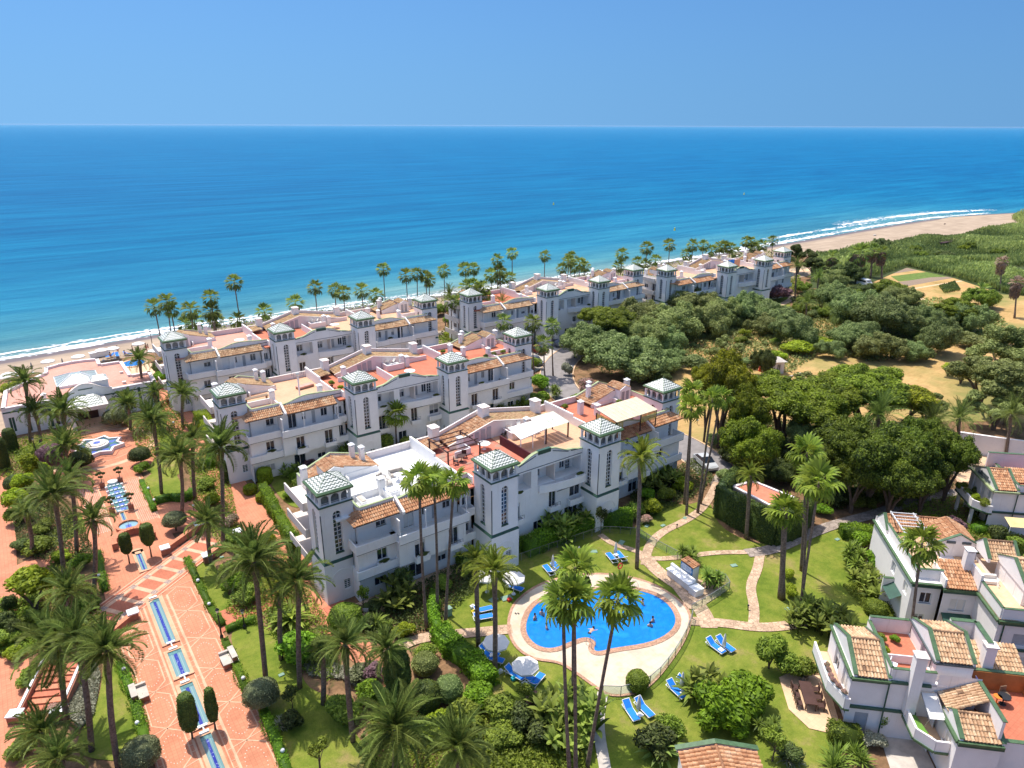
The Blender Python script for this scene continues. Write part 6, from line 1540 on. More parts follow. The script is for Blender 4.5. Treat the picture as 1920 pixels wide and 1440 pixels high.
unit_roof(A_,.05,2.4,.35,3.15,6.2,5.62,6.9,TILEO,71);band(A_,[(-.1,6.4),(-.1,.15),(2.6,.15)],5.45,.34,.2,MINT);band(A_,[(2.5,.2),(8,.2)],5.4,.2,.2,DGREEN);MB().tube([(2.5,.16,5.4),(2.5,.16,.1)],[.06,.06],7).build('downpipe',DGREEN,A_);band(A_,[(.0,.2),(8,.2)],2.8,.2,.2,DGREEN)
m=MB().box(-.04,1.6,5.75,.04,4.6,6.0).box(-.04,2.2,6.0,.04,4.0,6.3);m.build('grey_panel',SLATE,A_)
parapet(A_,[(2.55,6.2),(2.55,.5),(8,.5)],5.5,6.3,.2,HOUSEW,GREENT);parapet(A_,[(1.6,6.5),(8,6.5)],5.0,7.6,.25,PINKW,GREENT)
tiles('roof_tiles',A_,(2.8,2.6,5.6),(2.4,0,0),(0,2.2,.9),TILEO,seed=73)
pts=[(-1.5,5.6),(-1.5,1.2),(-.3,-.1),(.05,-.1)];parapet(A_,pts,2.75,3.7,.16,HOUSEW);MB().prism(pts+[(.1,5.6)],2.6,2.8).build('balcony_slab',CREAMP,A_);band(A_,pts,2.7,.32,.2)
for i,(x,y,s_)in enumerate(((-1.3,4.9,.8),(-1.3,3.4,.7),(-1.0,1.9,.75),(-.5,.7,.8))):shrub_on(A_,x,y,3.1,s_,'leafy balcony plant of the upper right townhouse, '+('farthest','second farthest','second nearest','nearest')[i],(SHRUB,BANANA,LIME,SHRUB)[i])
MB().box(-1.4,4.9,0,-1.1,5.2,2.6).build('balcony_pillar',HOUSEW,A_);MB().box(-1.3,1.5,0,-1.0,1.8,2.6).build('balcony_pillar',HOUSEW,A_)
t=thing('awning','yellow canvas awning at the right picture edge','awning',GP(1895,985,2.6)+(0,),R(-45));MB().add([(0,0,2.4),(3.4,0,2.4),(3.4,1.6,2.8),(0,1.6,2.8)],[(0,1,2,3)]).build('canvas',plain('yellow_canvas',(.78,.60,.28),.8),t);MB().box(0,-.02,0,.06,.04,2.4).box(3.3,-.02,0,3.36,.04,2.4).build('post',WHITEP,t)
P=GP(1340,1392,2.6)
t=thing('garden_pavilion','small pavilion with an orange tiled roof cut by the lower picture edge','pavilion',(P[0],P[1],0),R(-36));MB().box(-2.6,-5,0,2.9,-.3,2.0).build('wall',HOUSEW,t)
tiles('roof_tiles',t,(-2.7,-.3,2.0),(0,-5,0),(2.7,0,.62),TILEO,seed=81,tw=.36);tiles('roof_tiles',t,(3.0,-5.3,2.0),(0,5,0),(-3.0,0,.62),TILEO,seed=82,tw=.36)
MB().tube([(0,-5.3,2.7),(0,-.2,2.7)],[.13,.13],8).build('ridge_tiles',TILEO,t)
m=MB();m.add([(-2.8,-.25,1.9),(3.1,-.25,1.9),(3.1,-.25,2.15),(0,-.25,2.78),(-2.8,-.25,2.15),(-2.8,0,1.9),(3.1,0,1.9),(3.1,0,2.15),(0,0,2.78),(-2.8,0,2.15)],[(0,1,2,3,4),(9,8,7,6,5),(4,3,8,9),(3,2,7,8)]);m.build('gable_wall',PINKW,t)
m=MB();m.bar((-2.9,-.1,2.2),(0,-.1,2.85),.42,.06);m.bar((0,-.1,2.85),(3.2,-.1,2.2),.42,.06);m.build('green_coping',GREENT,t)
P=[GP(1375,913,2.7),GP(1412,903,2.7),GP(1488,934,2.7),GP(1447,950,2.7)]
t=thing('service_building','low service building with a red flat roof inside the tall clipped hedge','building',(0,0,0));m=MB();m.prism(P,0,2.6);m.build('wall',PINKW,t);m=MB();m.prism(P,2.6,2.66);m.build('flat_roof',plain('red_roof',(.62,.22,.13),.85),t)
q=MB();
for a,b_ in zip(P,P[1:]+P[:1]):q.bar((a[0],a[1],2.75),(b_[0],b_[1],2.75),.35,.2)
q.build('roof_kerb',PINKW,t)
tag(MB().bar((71.4,-16.0,1.5),(79.5,-29.5,1.5),.3,3.0).bar((71.4,-16.0,3.03),(79.5,-29.5,3.03),.4,.08).build('boundary_wall',HOUSEW),'tall white wall behind the sunlit courtyard at the right','wall')
P=GP(1448,697);h_=thing('field_hut','small white hut with a grey roof in the dry field','hut',(P[0],P[1],0),R(-28))
facade(h_,'wall','y-',-1.3,-1.6,1.6,0,2.5,[W(.2,.7,.1,1.8)],CREAMW);facade(h_,'wall','x-',-1.6,-1.3,1.5,0,2.5,[W(-.3,.7,.1,1.9,glass=WHITEP)],CREAMW);MB().quad((1.6,-1.3,0),(1.6,1.5,0),(1.6,1.5,2.5),(1.6,-1.3,2.5)).quad((-1.6,1.5,0),(1.6,1.5,0),(1.6,1.5,2.5),(-1.6,1.5,2.5)).build('wall',CREAMW,h_)
MB().add([(-2,-1.7,2.45),(2,-1.7,2.45),(2,1.8,2.45),(-2,1.8,2.45),(0,0,3.1)],[(0,1,4),(1,2,4),(2,3,4),(3,0,4),(3,2,1,0)]).build('roof',CONC,h_)
tag(MB().box(P[0]-1.6,P[1]-4.0,0,P[0]+3.5,P[1]-3.8,.25).build('low_wall',CONC),'low concrete kerb in front of the field hut','wall')
for px,py,l_,mt in((1425,696,'red barrel beside the field hut',RED),(1418,694,'pale barrel beside the field hut',WHITEP)):
 P=GP(px,py);tag(MB().cyl((P[0],P[1],0),(P[0],P[1],.9),.32,.32,10).build('barrel',mt),l_,'barrel')
P=GP(1437,702);tag(MB().box(P[0]-.8,P[1],0,P[0]+.8,P[1]+.1,1.6).build('leaning_board',plain('rust_board',(.6,.25,.12),.8)),'orange board standing beside the field hut','board')
P,Q=GP(1765,458,1.0),GP(1822,449,1.0);t=thing('footbridge','dark low footbridge among the canes','footbridge',(P[0],P[1],0));dx,dy=Q[0]-P[0],Q[1]-P[1]
MB().bar((0,0,1.6),(dx,dy,1.6),2.0,.25).build('bridge_deck',WOODD,t);L=math.hypot(dx,dy);MB().bar((-dy/L,dx/L,2.3),(dx-dy/L,dy+dx/L,2.3),.15,.12).bar((dy/L,-dx/L,2.3),(dx+dy/L,dy-dx/L,2.3),.15,.12).bar((0,0,0),(0,0,1.6),.8).bar((dx,dy,0),(dx,dy,1.6),.8).build('parapet',WOODD,t)
# ---------------------------------------------------------------- promenade with water channels
struct(sheet('promenade',[(-35.6,-20),(-27.4,-20),(-27.4,24.0),(-27.5,46),(-24.5,50),(-23.2,55),(-23.6,61),(-26.5,66.5),(-36.5,66.5),(-39.3,61),(-39.0,54),(-36,48),(-35.4,45),(-35.6,20)],.056,TERR),'terracotta promenade with water channels')
struct(sheet('terracotta_path',smooth_line([(-20.4,44),(-20.5,18),(-19.6,7),(-19.6,-2),(-18.6,-7.5),(-18.4,-16),(-16.6,-16),(-16.9,-6),(-16.6,0),(-16.4,3),(-16.6,9),(-16.6,44)],1,True),.058,TERR),'terracotta walkway beside the ends of the apartment buildings')
struct(sheet('terracotta_path',[(-20.4,40),(-16.6,40),(-16.4,88),(-19.4,88),(-20.0,66),(-21.5,60)],.062,TERR),'terracotta walkway leading to the beach')
struct(sheet('terracotta_path',[(-48,-20),(-43.0,-20),(-42.4,5),(-42.6,26),(-42.0,46),(-43,66),(-48,66)],.058,TERR),'terracotta walkway at the left picture edge')
struct(sheet('terracotta_path',[(-27.5,27),(-24.2,26.2),(-24.0,30),(-20.4,31),(-20.4,34),(-24.5,36.4),(-27.5,35.5)],.064,TERR),'terracotta cross path under the palms')
struct(sheet('terracotta_path',[(-42.5,26.5),(-35.3,30),(-35.3,33.5),(-42.5,30)],.064,TERR),'shaded terracotta cross path on the left')
struct(sheet('terracotta_path',[(-27.5,5.8),(-20.4,7.2),(-20.4,10.0),(-27.5,9.0)],.066,TERR2),'terracotta cross path by the iron street lamp')
struct(sheet('beach_path',[(-16.4,76),(110,78),(200,76),(200,79),(110,81.5),(-16.4,80)],.03,CREAMP),'pale seafront walk behind the beachfront buildings')
struct(sheet('terrace',[(-24.5,80),(-16.5,80),(-16.5,97),(-29,99),(-50,97),(-50,91),(-27,92)],.03,CREAMP),'pale beach terrace with parasols')
strip=MB();Z=.060
def sb(a,b,w=.10,z=None):
 dx,dy=b[0]-a[0],b[1]-a[1];L=math.hypot(dx,dy);nx,ny=-dy/L*w/2,dx/L*w/2;z=z or Z
 strip.prism([(a[0]+nx,a[1]+ny),(a[0]-nx,a[1]-ny),(b[0]-nx,b[1]-ny),(b[0]+nx,b[1]+ny)],.05,z+.012)
for xc,hw in((-29.35,1.35),(-34.1,1.15)):
 ys=[15.8,11.1,6.2,1.35,-3.4,-8.2,-13.0]
 for y0,y1 in zip(ys,ys[1:]):
  w=hw-.18;k=.95
  p=[(xc,y0),(xc+w,y0-k),(xc+w,y1+k),(xc,y1),(xc-w,y1+k),(xc-w,y0-k)]
  for a,b_ in zip(p,p[1:]+p[:1]):sb(a,b_)
  sb((xc-hw-.25,y0-.15),(xc+hw+.3,y0+.35),.08,.064)
  for s in(-1,1):
   for i in range(4):y=y1+k+.35+(y0-y1-2*k-.7)*i/3;sb((xc+s*w,y),(xc+s*(w+.38),y),.06,.0642)
 for s in(-1,1):sb((xc+s*(hw+.2),16.0),(xc+s*(hw+.2),-20),.08,.0635)
sb((-32.75,15),(-32.75,-20),.18,.0645);sb((-30.45,15),(-30.45,-20),.18,.0645)
for x in(-34.9,-32.9,-30.0,-27.9):sb((x,45),(x,31.5),.16,.0645)
for y in(45,40.2,36.0):sb((-35,y),(-32.9,y),.1,.0655);sb((-30,y),(-27.8,y),.1,.0655)
st=strip.build('paving_bands',CREAMB);struct(st,'cream paving bands forming hexagons on the promenade')
dots=MB()
for xc in(-29.35,-34.1):
 for y0,y1 in zip(ys,ys[1:]):
  for i in range(22):
   a=2*math.pi*i/22;x,y=xc+.72*math.cos(a),(y0+y1)/2+1.55*math.sin(a);dots.box(x-.035,y-.035,.05,x+.035,y+.035,.072)
for x0_,x1_ in((-34.7,-33.1),(-29.8,-28.1)):
 nx_=9
 for i in range(nx_):
  for j in range(46):x,y=x0_+(x1_-x0_)*i/(nx_-1),31.9+j*.28+(.14 if i%2 else 0);dots.box(x-.05,y-.05,.05,x+.05,y+.05,.071)
struct(dots.build('inlaid_stones',plain('pale_inlay',(.74,.60,.48),.7)),'small pale inlaid stones of the promenade')
d=Vector((9.3,6.7)).normalized();n2=Vector((-d.y,d.x));o0=Vector((-34.9,15.3))
def bp(s,t):q=o0+d*s+n2*t;return(q.x,q.y)
struct(sheet('cross_band',[bp(-1.5,-2.3),bp(13.5,-2.3),bp(13.5,2.3),bp(-1.5,2.3)],.078,TERR2),'diagonal paved band crossing the promenade')
cb=MB();dk=MB()
for i in range(8):
 s=-.6+i*1.85
 cb.prism([bp(s,-1.35),bp(s+.5,-1.35),bp(s+.5,1.35),bp(s,1.35)],.07,.088)
 for t in(-1.35,1.35):
  dk.prism([bp(s-.05,t-.3),bp(s+.55,t-.3),bp(s+.55,t+.3),bp(s-.05,t+.3)],.07,.094)
for t in(-1.75,1.75,-2.2,2.2):cb.prism([bp(-1.5,t-.07),bp(13.5,t-.07),bp(13.5,t+.07),bp(-1.5,t+.07)],.07,.092)
for t in(-1.35,1.35):cb.prism([bp(-1.4,t-.22),bp(13.4,t-.22),bp(13.4,t+.22),bp(-1.4,t+.22)],.07,.0865)
struct(cb.build('band_border',CREAMB),'cream borders of the diagonal band');struct(dk.build('band_rosette',plain('brown_white_rosette',(.50,.36,.30),.7,.3,.45,9)),'brown patterned squares of the diagonal band')
def low_wall(pts,label,h=.75,w=.45,cap=True):
 t=thing('low_wall',label,'wall',(0,0,0));m=MB()
 for a,b_ in zip(pts,pts[1:]):m.bar((a[0],a[1],h/2+.03),(b_[0],b_[1],h/2+.03),w,h)
 m.build('wall',BRICKW,t)
 m=MB()
 for a,b_ in zip(pts,pts[1:]):m.bar((a[0],a[1],h+.07),(b_[0],b_[1],h+.07),w+.06,.08)
 m.build('coping',TERR,t)
 for p in(pts[0],pts[-1]):MB().box(p[0]-.4,p[1]-.4,.04,p[0]+.4,p[1]+.4,h+.12).build('end_pier',BRICKW,t);MB().box(p[0]-.5,p[1]-.5,h+.12,p[0]+.5,p[1]+.5,h+.24).build('pier_cap',WHITEP,t)
 return t
low_wall([bp(9.6,-2.7),bp(14.6,-2.7)],'low terracotta wall with white pier caps, right end of the diagonal band, near side');low_wall([bp(9.3,2.7),bp(14.6,2.7)],'low terracotta wall with white pier caps, right end of the diagonal band, far side')
low_wall([bp(-.6,-2.7),bp(-5.5,-2.9)],'low terracotta wall with white pier cap at the left end of the diagonal band')
m,nt,b=nodes('channel_water',.12,.6)
uvn=N(nt,'ShaderNodeUVMap');sp=N(nt,'ShaderNodeSeparateXYZ');nt.links.new(uvn.outputs[0],sp.inputs[0])
def _m(op,a,c=None):
 q=N(nt,'ShaderNodeMath',operation=op)
 for i,v in enumerate((a,c)):
  if v is None:continue
  if hasattr(v,'is_linked'):nt.links.new(v,q.inputs[i])
  else:q.inputs[i].default_value=v
 return q.outputs[0]
ax=_m('ABSOLUTE',_m('SUBTRACT',sp.outputs[0],.5));co=coords(nt)
mid=_m('LESS_THAN',ax,.13);ln=_m('LESS_THAN',_m('ABSOLUTE',_m('SUBTRACT',ax,.27)),.02)
c=mixc(nt,mid,mixc(nt,ln,(.15,.27,.28),(.27,.36,.34)),(.018,.03,.26))
sp2=ramp(nt,noise(nt,co,6,3,.7),[(.60,(0,0,0)),(.66,(1,1,1))]);c=mixc(nt,_m('MULTIPLY',sp2,mid),c,(.30,.34,.55))
nt.links.new(c,b.inputs['Base Color']);bump(nt,b,noise(nt,co,8,3),.3,.03);CHW=m
TEALT=plain('teal_tiles',(.09,.24,.24),.3,.5,.3,5);BLUET=plain('blue_mosaic',(.03,.06,.42),.3,.5,.4,9,(.20,.28,.5))
def basin(label,x0,x1,y0,y1,rim=.28,h=.10,depth=.22,spout=True):
 t=thing('water_channel',label,'water channel',((x0+x1)/2,(y0+y1)/2,0));cx,cy=(x0+x1)/2,(y0+y1)/2;a,c_=(x1-x0)/2,(y1-y0)/2
 m=MB()
 for q in((-a,-c_,-a+rim,c_),(a-rim,-c_,a,c_),(-a+rim,-c_,a-rim,-c_+rim),(-a+rim,c_-rim,a-rim,c_)):m.box(q[0],q[1],.04,q[2],q[3],.06+h)
 m.build('rim',TERRO,t)
 k=MB();k.box(-a-.02,-c_-.04,.03,a+.02,-c_+.001,.055+h);k.build('front_edge',BRICKW,t)
 me=bpy.data.meshes.new('water');xx,yy=a-rim,c_-rim;me.from_pydata([(-xx,-yy,.075),(xx,-yy,.075),(xx,yy,.075),(-xx,yy,.075)],[],[(0,1,2,3)]);l=me.uv_layers.new(name='UVMap')
 for i,q in enumerate(((0,0),(1,0),(1,1),(0,1))):l.data[i].uv=q
 link('water',me,CHW,t);MB().box(-xx,yy-.42,.076,xx,yy,.09).build('tiled_step',TEALT,t)
 if spout:
  for yy_ in(-c_+.12,c_+.02):MB().box(-.36,yy_-.12,.1,.36,yy_+.12,.26).build('spout_block',WHITEP,t)
  MB().box(-.05,-c_-.5,.1,.05,-c_+.1,.2).build('spout',WHITEP,t)
 return t
basin('long blue water channel below the diagonal band',-32.45,-30.95,6.85,15.1);basin('short blue basin between two channels',-32.55,-30.85,1.75,6.0);basin('blue channel between the two clipped trees',-32.6,-31.0,-5.0,1.0)
basin('lowest blue channel cut by the lower picture edge',-32.55,-31.15,-18,-5.6);basin('small arched blue basin above the diagonal band',-32.0,-30.85,20.6,25.4,spout=False);MB().cyl((-31.42,25.2,.05),(-31.42,25.2,.16),.62,.62,16).build('round_end',TERRO,bpy.data.objects['water_channel.004']).location=(31.42,-23.0,0)
basin('narrow blue rill between the cascade and the round basin',-31.75,-31.1,32.2,36.0,.12)
t=thing('cascade','stepped blue water cascade with white blocks between four potted trees','cascade',(-31.1,40.5,0))
MB().box(-1.0,-4.9,.05,1.0,4.3,.2).build('basin',TERRO,t)
for i in range(6):
 y=2.4-i*1.2;MB().box(-.8,y-1.1,.2,.8,y,.24+(5-i)*.05).build('water_step',CHW if i%2 else TEALT,t);MB().box(-.3,y-.9,.25+(5-i)*.05,.3,y-.35,.27+(5-i)*.05).build('mosaic',BLUET,t)
 blk=MB()
 for x in(-.95,-.5,-.05,.4,.85):blk.box(x-.15,y-.12,.2,x+.15,y+.08,.42+(5-i)*.05)
 blk.build('white_blocks',WHITEP,t)
MB().box(-.75,2.5,.2,.75,3.9,.3).build('pool_tiles',TEALT,t);MB().cyl((0,4.0,.06),(0,4.0,.55),.6,.6,14).build('fountain_head',WHITEP,t)
def tree_pot(x,y,label):
 t=thing('potted_tree',label,'potted tree',(x,y,.06));MB().box(-.3,-.3,0,.3,.3,.75).build('planter',BRICKW,t);MB().tube([(0,0,.7),(.03,0,1.2),(0,.05,1.8)],[.05,.04,.03],6).build('trunk',BARK,t)
 for i,(a,b_,c_,s)in enumerate(((0,0,2.1,.28),(.42,.1,1.9,.22),(-.38,.05,1.95,.22),(.1,-.3,1.6,.18),(-.15,.2,1.45,.16))):
  MB().tube([(0,0,1.3),(a,b_,c_)],[.025,.015],5).build('branch',BARK,t);o=link('foliage',tinted(crowns('dome')[i%2],DSHRUB),None,t);o.location=(a,b_,c_);o.scale=(s,s,s*.8)
tree_pot(-32.35,44.4,'cloud-pruned tree in a terracotta planter, far left of the cascade');tree_pot(-30.2,44.6,'cloud-pruned tree in a terracotta planter, far right of the cascade');tree_pot(-32.35,36.3,'cloud-pruned tree in a terracotta planter, near left of the cascade');tree_pot(-30.3,36.0,'cloud-pruned tree in a terracotta planter, near right of the cascade')
t=thing('round_basin','round blue basin with a terracotta rim above the curved wall','basin',(-31.3,31.4,0));MB().lathe([(1.35,.05),(1.35,.5),(1.05,.5),(1.05,.2)],n=28).build('rim',TERR,t);MB().cyl((0,0,.05),(0,0,.28),1.06,1.06,28).build('water',plain('basin_water',(.25,.42,.50),.15,.6),t);MB().box(-.3,-.4,.281,.3,.3,.30).build('mosaic',BLUET,t);MB().cyl((0,0,.28),(0,0,.95),.05,.02,6).build('water_jet',WHITEP,t)
m=MB();n_=18
for i in range(n_):
 a0,a1=math.pi*(-.05+1.1*i/n_),math.pi*(-.05+1.1*(i+1)/n_);m.bar((-31.35+2.0*math.cos(a0),27.2+2.3*math.sin(a0),.45),(-31.35+2.0*math.cos(a1),27.2+2.3*math.sin(a1),.45),.5,.85)
t=thing('curved_wall','curved terracotta wall round the small arched basin','wall',(0,0,0));m.build('wall',BRICKW,t)
m=MB()
for i in range(n_):
 a0,a1=math.pi*(-.05+1.1*i/n_),math.pi*(-.05+1.1*(i+1)/n_);m.bar((-31.35+2.0*math.cos(a0),27.2+2.3*math.sin(a0),.9),(-31.35+2.0*math.cos(a1),27.2+2.3*math.sin(a1),.9),.58,.08)
m.build('coping',TERR,t)
t=thing('star_fountain','eight-pointed star fountain with blue mosaics in front of the clubhouse','fountain',(-31.15,58.2,0))
def star(ro,ri,n=8,rot=math.pi/8):return[((ro if i%2==0 else ri)*math.cos(rot+math.pi*i/n),(ro if i%2==0 else ri)*math.sin(rot+math.pi*i/n))for i in range(2*n)]
so,si=star(3.7,2.75),star(3.25,2.42);m=MB()
for i in range(16):
 j=(i+1)%16;m.quad((*so[i],.06),(*so[j],.06),(*so[j],.62),(*so[i],.62));m.quad((*so[i],.62),(*so[j],.62),(*si[j],.62),(*si[i],.62));m.quad((*si[j],.06),(*si[i],.06),(*si[i],.62),(*si[j],.62))
m.build('star_rim',PINKW,t);MB().add([(x,y,.42)for x,y in si],[tuple(range(16))]).build('water',plain('fountain_water',(.10,.22,.22),.12,.6,.25,1.2),t)
for i in range(8):
 a=math.pi/8+math.pi*i/4;MB().add([(2.9*math.cos(a),2.9*math.sin(a),.428),(2.1*math.cos(a+.25),2.1*math.sin(a+.25),.428),(1.5*math.cos(a),1.5*math.sin(a),.428),(2.1*math.cos(a-.25),2.1*math.sin(a-.25),.428)],[(0,3,2,1)]).build('mosaic',BLUET,t)
MB().lathe([(1.55,.3),(1.55,.85),(1.2,.9),(1.2,1.0),(.001,1.02)],n=28).build('round_plinth',CREAMW,t);MB().cyl((0,0,1.02),(0,0,1.05),.5,.5,10).build('centre_mosaic',BLUET,t)
s2=star(4.6,3.5);s3=star(4.4,3.35);m=MB()
for i in range(16):j=(i+1)%16;m.quad((*s2[i],.10),(*s2[j],.10),(*s3[j],.10),(*s3[i],.10));m.quad((*s2[i],.05),(*s2[j],.05),(*s2[j],.10),(*s2[i],.10))
m.build('stepped_kerb',BRICKW,t)
for r_,w_,z_ in((6.9,.9,.066),(5.3,.12,.068)):
 m=MB()
 for i in range(48):a,b_=2*math.pi*i/48,2*math.pi*(i+1)/48;m.quad(*[(-31.15+q*math.cos(w),58.2+q*math.sin(w),z_)for q,w in((r_,a),(r_+w_,a),(r_+w_,b_),(r_,b_))])
 struct(m.build('paving_ring',CREAMB),'cream paving ring round the star fountain' if w_>.5 else 'thin cream ring close round the star fountain')
t=thing('garden_stairs','terracotta stairs with sloping white-capped side walls at the lower left','stairs',(-41.0,6.2,0),R(-28));n_=7
for i in range(n_):MB().box(-1.35,-2.0+i*.62,.04,1.35,-1.35+i*.62,.20+i*.15).build('step',TERR if i%2 else TERR2,t)
for s in(-1,1):
 MB().add([(s*1.4,-2.3,0),(s*1.85,-2.3,0),(s*1.85,2.6,0),(s*1.4,2.6,0),(s*1.4,-2.3,.6),(s*1.85,-2.3,.6),(s*1.85,2.6,1.6),(s*1.4,2.6,1.6)],[(0,3,2,1),(4,5,6,7),(0,1,5,4),(1,2,6,5),(2,3,7,6),(3,0,4,7)]).build('side_wall',BRICKW,t)
 MB().bar((s*1.62,-2.35,.65),(s*1.62,2.6,1.65),.2,.06).build('white_cap',WHITEP,t);MB().box(s*1.62-.5,-3.1,0,s*1.62+.5,-2.3,.7).build('end_pier',BRICKW,t);MB().box(s*1.62-.55,-3.15,.7,s*1.62+.55,-2.25,.82).build('pier_cap',WHITEP,t)
def bench(x,y,s,label):
 t=thing('stone_bench',label,'bench',(x,y,.06));MB().box(-.55,-.8,0,.55,.8,.5).build('base',BRICKW,t);MB().box(-.6,-.85,.5,.25 if s>0 else .6,.85,.58).build('seat',CONC,t)if s>0 else MB().box(-.25,-.85,.5,.6,.85,.58).build('seat',CONC,t)
 MB().box(s*.25,-.8,.5,s*.62,.8,.95).build('backrest',BRICKW,t);MB().box(s*.20,-.85,.95,s*.68,.85,1.03).build('backrest_cap',CONC,t);MB().box(-.6,.62,.58,.6,.85,.82).build('armrest',CONC,t)
 for i in range(3):MB().box(s*.68,-.75+i*.3,.2,s*.8,-.6+i*.3,.3).build('white_knob',WHITEP,t)
bench(-28.1,1.3,1,'pale stone bench on the right edge of the promenade');bench(-35.2,1.4,-1,'pale stone bench on the left edge of the promenade')
def globe(px,py,label,h=.75,r=.17,dark=True):
 P=GP(px,py,h);t=thing('globe_lamp',label,'garden lamp',(P[0],P[1],0),0,'white globe lamps');MB().cyl((0,0,0),(0,0,h-.1),.035,.03,6).cyl((0,0,h-.16),(0,0,h-.1),.08,.09,8).build('post',BLACK,t);MB().ball((0,0,h),r,12,8).build('globe',WHITEP,t,smooth=True)
G_=[(278,915,'left of the small lawn by the cascade'),(289,937,'at the corner of the hedge by the cascade'),(185,1078,'on the left edge of the promenade by the diagonal band'),(371,1088,'on the right promenade edge just below the diagonal band'),(392,1132,'on the right promenade edge near the iron street lamp'),(217,1195,'among the palm fronds left of the promenade'),(232,1254,'left promenade edge above the left bench'),(257,1355,'left promenade edge at the bottom'),(456,1271,'right promenade edge below the right bench'),(530,1407,'right promenade edge near the lower picture edge'),(362,948,'at the end of the cross path under the palms'),(1776,924,'beside the shaded path by the upper right townhouse'),(1072,687,'beside the road bush'),(1444,851,'in the dark shrubs behind the service building'),(1807,811,'in front of the courtyard wall'),(1308,788,'above the road beside the fan palms'),(325,792,'in the palms right of the star fountain')]
for a,b_,l in G_:globe(a,b_,'white globe lamp '+l)
def street_lamp(px,py,h,label):
 P=GP(px,py);t=thing('street_lamp',label,'street lamp',(P[0],P[1],0));MB().lathe([(.16,0),(.16,.3),(.08,.45),(.05,h-.5),(.05,h-.3)],n=8).build('post',BLACK,t);MB().lathe([(.08,h-.3),(.17,h),(.02,h)],n=6).build('lantern_glass',WHITEP,t);MB().lathe([(.21,h),(.14,h+.08),(.02,h+.22)],n=6).build('lantern_cap',BLACK,t)
street_lamp(416,1197,3.2,'black iron street lamp on the right edge of the promenade');street_lamp(459,1178,2.0,'short black lantern by the cross path');street_lamp(1077,672,3.5,'dark lamp post on the road edge beside the parked cars');street_lamp(68,850,2.4,'dark lantern on the clubhouse lawn');street_lamp(288,660,4.5,'dark lamp post on the beach terrace')
street_lamp(1385,598,3.0,'lamp post on the path at the farthest building')
# ---------------------------------------------------------------- pool garden
pool_px=[(982,1180),(1000,1135),(1040,1120),(1090,1111),(1160,1106),(1210,1110),(1250,1130),(1269,1160),(1260,1185),(1220,1207),(1147,1217),(1122,1224),(1112,1220),(1119,1205),(1100,1195),(1075,1202),(1035,1220),(1000,1210)]
pool=smooth_line(poly_px(pool_px),2,True)
def grow(poly,d):
 n=len(poly);out=[];A=sum(poly[i][0]*poly[(i+1)%n][1]-poly[(i+1)%n][0]*poly[i][1]for i in range(n));s=1 if A>0 else-1
 for i in range(n):
  a,b_=poly[i-1],poly[(i+1)%n];dx,dy=b_[0]-a[0],b_[1]-a[1];l=math.hypot(dx,dy)or 1;out.append((poly[i][0]+s*dy/l*d,poly[i][1]-s*dx/l*d))
 return out
deck_px=[(956,1160),(967,1130),(1010,1098),(1060,1083),(1135,1076),(1210,1090),(1260,1117),(1295,1150),(1285,1192),(1260,1232),(1222,1280),(1192,1300),(1150,1304),(1130,1296),(1067,1250),(1045,1240),(1000,1235),(970,1215),(957,1188)]
deck=smooth_line(poly_px(deck_px),2,True)
m,nt,b=nodes('pool_water',.06,.5);co=coords(nt);v=N(nt,'ShaderNodeTexVoronoi',feature='SMOOTH_F1');v.inputs['Scale'].default_value=1.6;nt.links.new(mixc(nt,.25,co,noise(nt,co,1.5,2,.5,1)),v.inputs[0])
c=ramp(nt,v.outputs[0],[(.1,(.004,.205,.60)),(.5,(.002,.17,.53)),(.8,(.012,.27,.68))]);nt.links.new(c,b.inputs['Base Color']);bump(nt,b,noise(nt,co,3.5,4,.6),.5,.06);POOLW=m
def ring(name,inner_,outer_,z,mat,lab,dz=0):
 m=MB();n=len(inner_)
 for i in range(n):
  j=(i+1)%n;m.quad((*outer_[i],z),(*outer_[j],z),(*inner_[j],z),(*inner_[i],z))
  if dz:m.quad((*inner_[i],z),(*inner_[j],z),(*inner_[j],z-dz),(*inner_[i],z-dz))
 return struct(m.build(name,mat),lab)
g1=grow(pool,.55)
n_=len(g1)
sw=sheet('swimming_pool',grow(pool,.02),.10,POOLW,'oval blue swimming pool with a rounded inlet')
struct(sheet('pool_deck',deck,.088,DECK),'pale stone deck round the oval pool')
ring('pool_edge',pool,g1,.13,EDGE,'brick edge of the oval pool',.05);ring('deck_border',deck,grow(deck,.28),.10,EDGE,'brick border of the pool deck')
struct(sheet('bar_terrace',smooth_line(poly_px([(1245,1085),(1270,1070),(1300,1085),(1368,1105),(1345,1120),(1296,1152),(1270,1115)]),1,True),.10,TANPATH),'stone terrace round the poolside bar')
for px,py,lab in((1108,1212,'steel pool ladder at the inlet'),(1188,1105,'steel pool ladder at the far pool edge')):
 P=GP(px,py);t=thing('pool_ladder',lab,'ladder',(P[0],P[1],.1));
 for s in(-.25,.25):MB().tube([(s,.4,0),(s,.4,.7),(s,.0,.85),(s,-.35,.6),(s,-.35,-.1)],[.025]*5,6).build('handrail',METAL,t)
L=3.31;t=thing('poolside_bar','white poolside bar with a blue notice board and a tiled roof','bar',(13.41,-12.37,.1),R(-96.1))
MB().box(0,0,0,L,.55,.72).build('counter',WHITEP,t);MB().box(-.06,-.12,.72,L+.03,.6,.8).build('counter_top',WHITEP,t);MB().box(-.2,.62,0,L+.05,.9,1.1).build('back_shelf',WHITEP,t)
MB().box(L+.15,-.15,0,L+1.15,.95,.7).build('cool_box',WHITEP,t);MB().box(L+.12,-.18,.7,L+1.18,.98,.76).build('cool_box_lid',WHITEP,t)
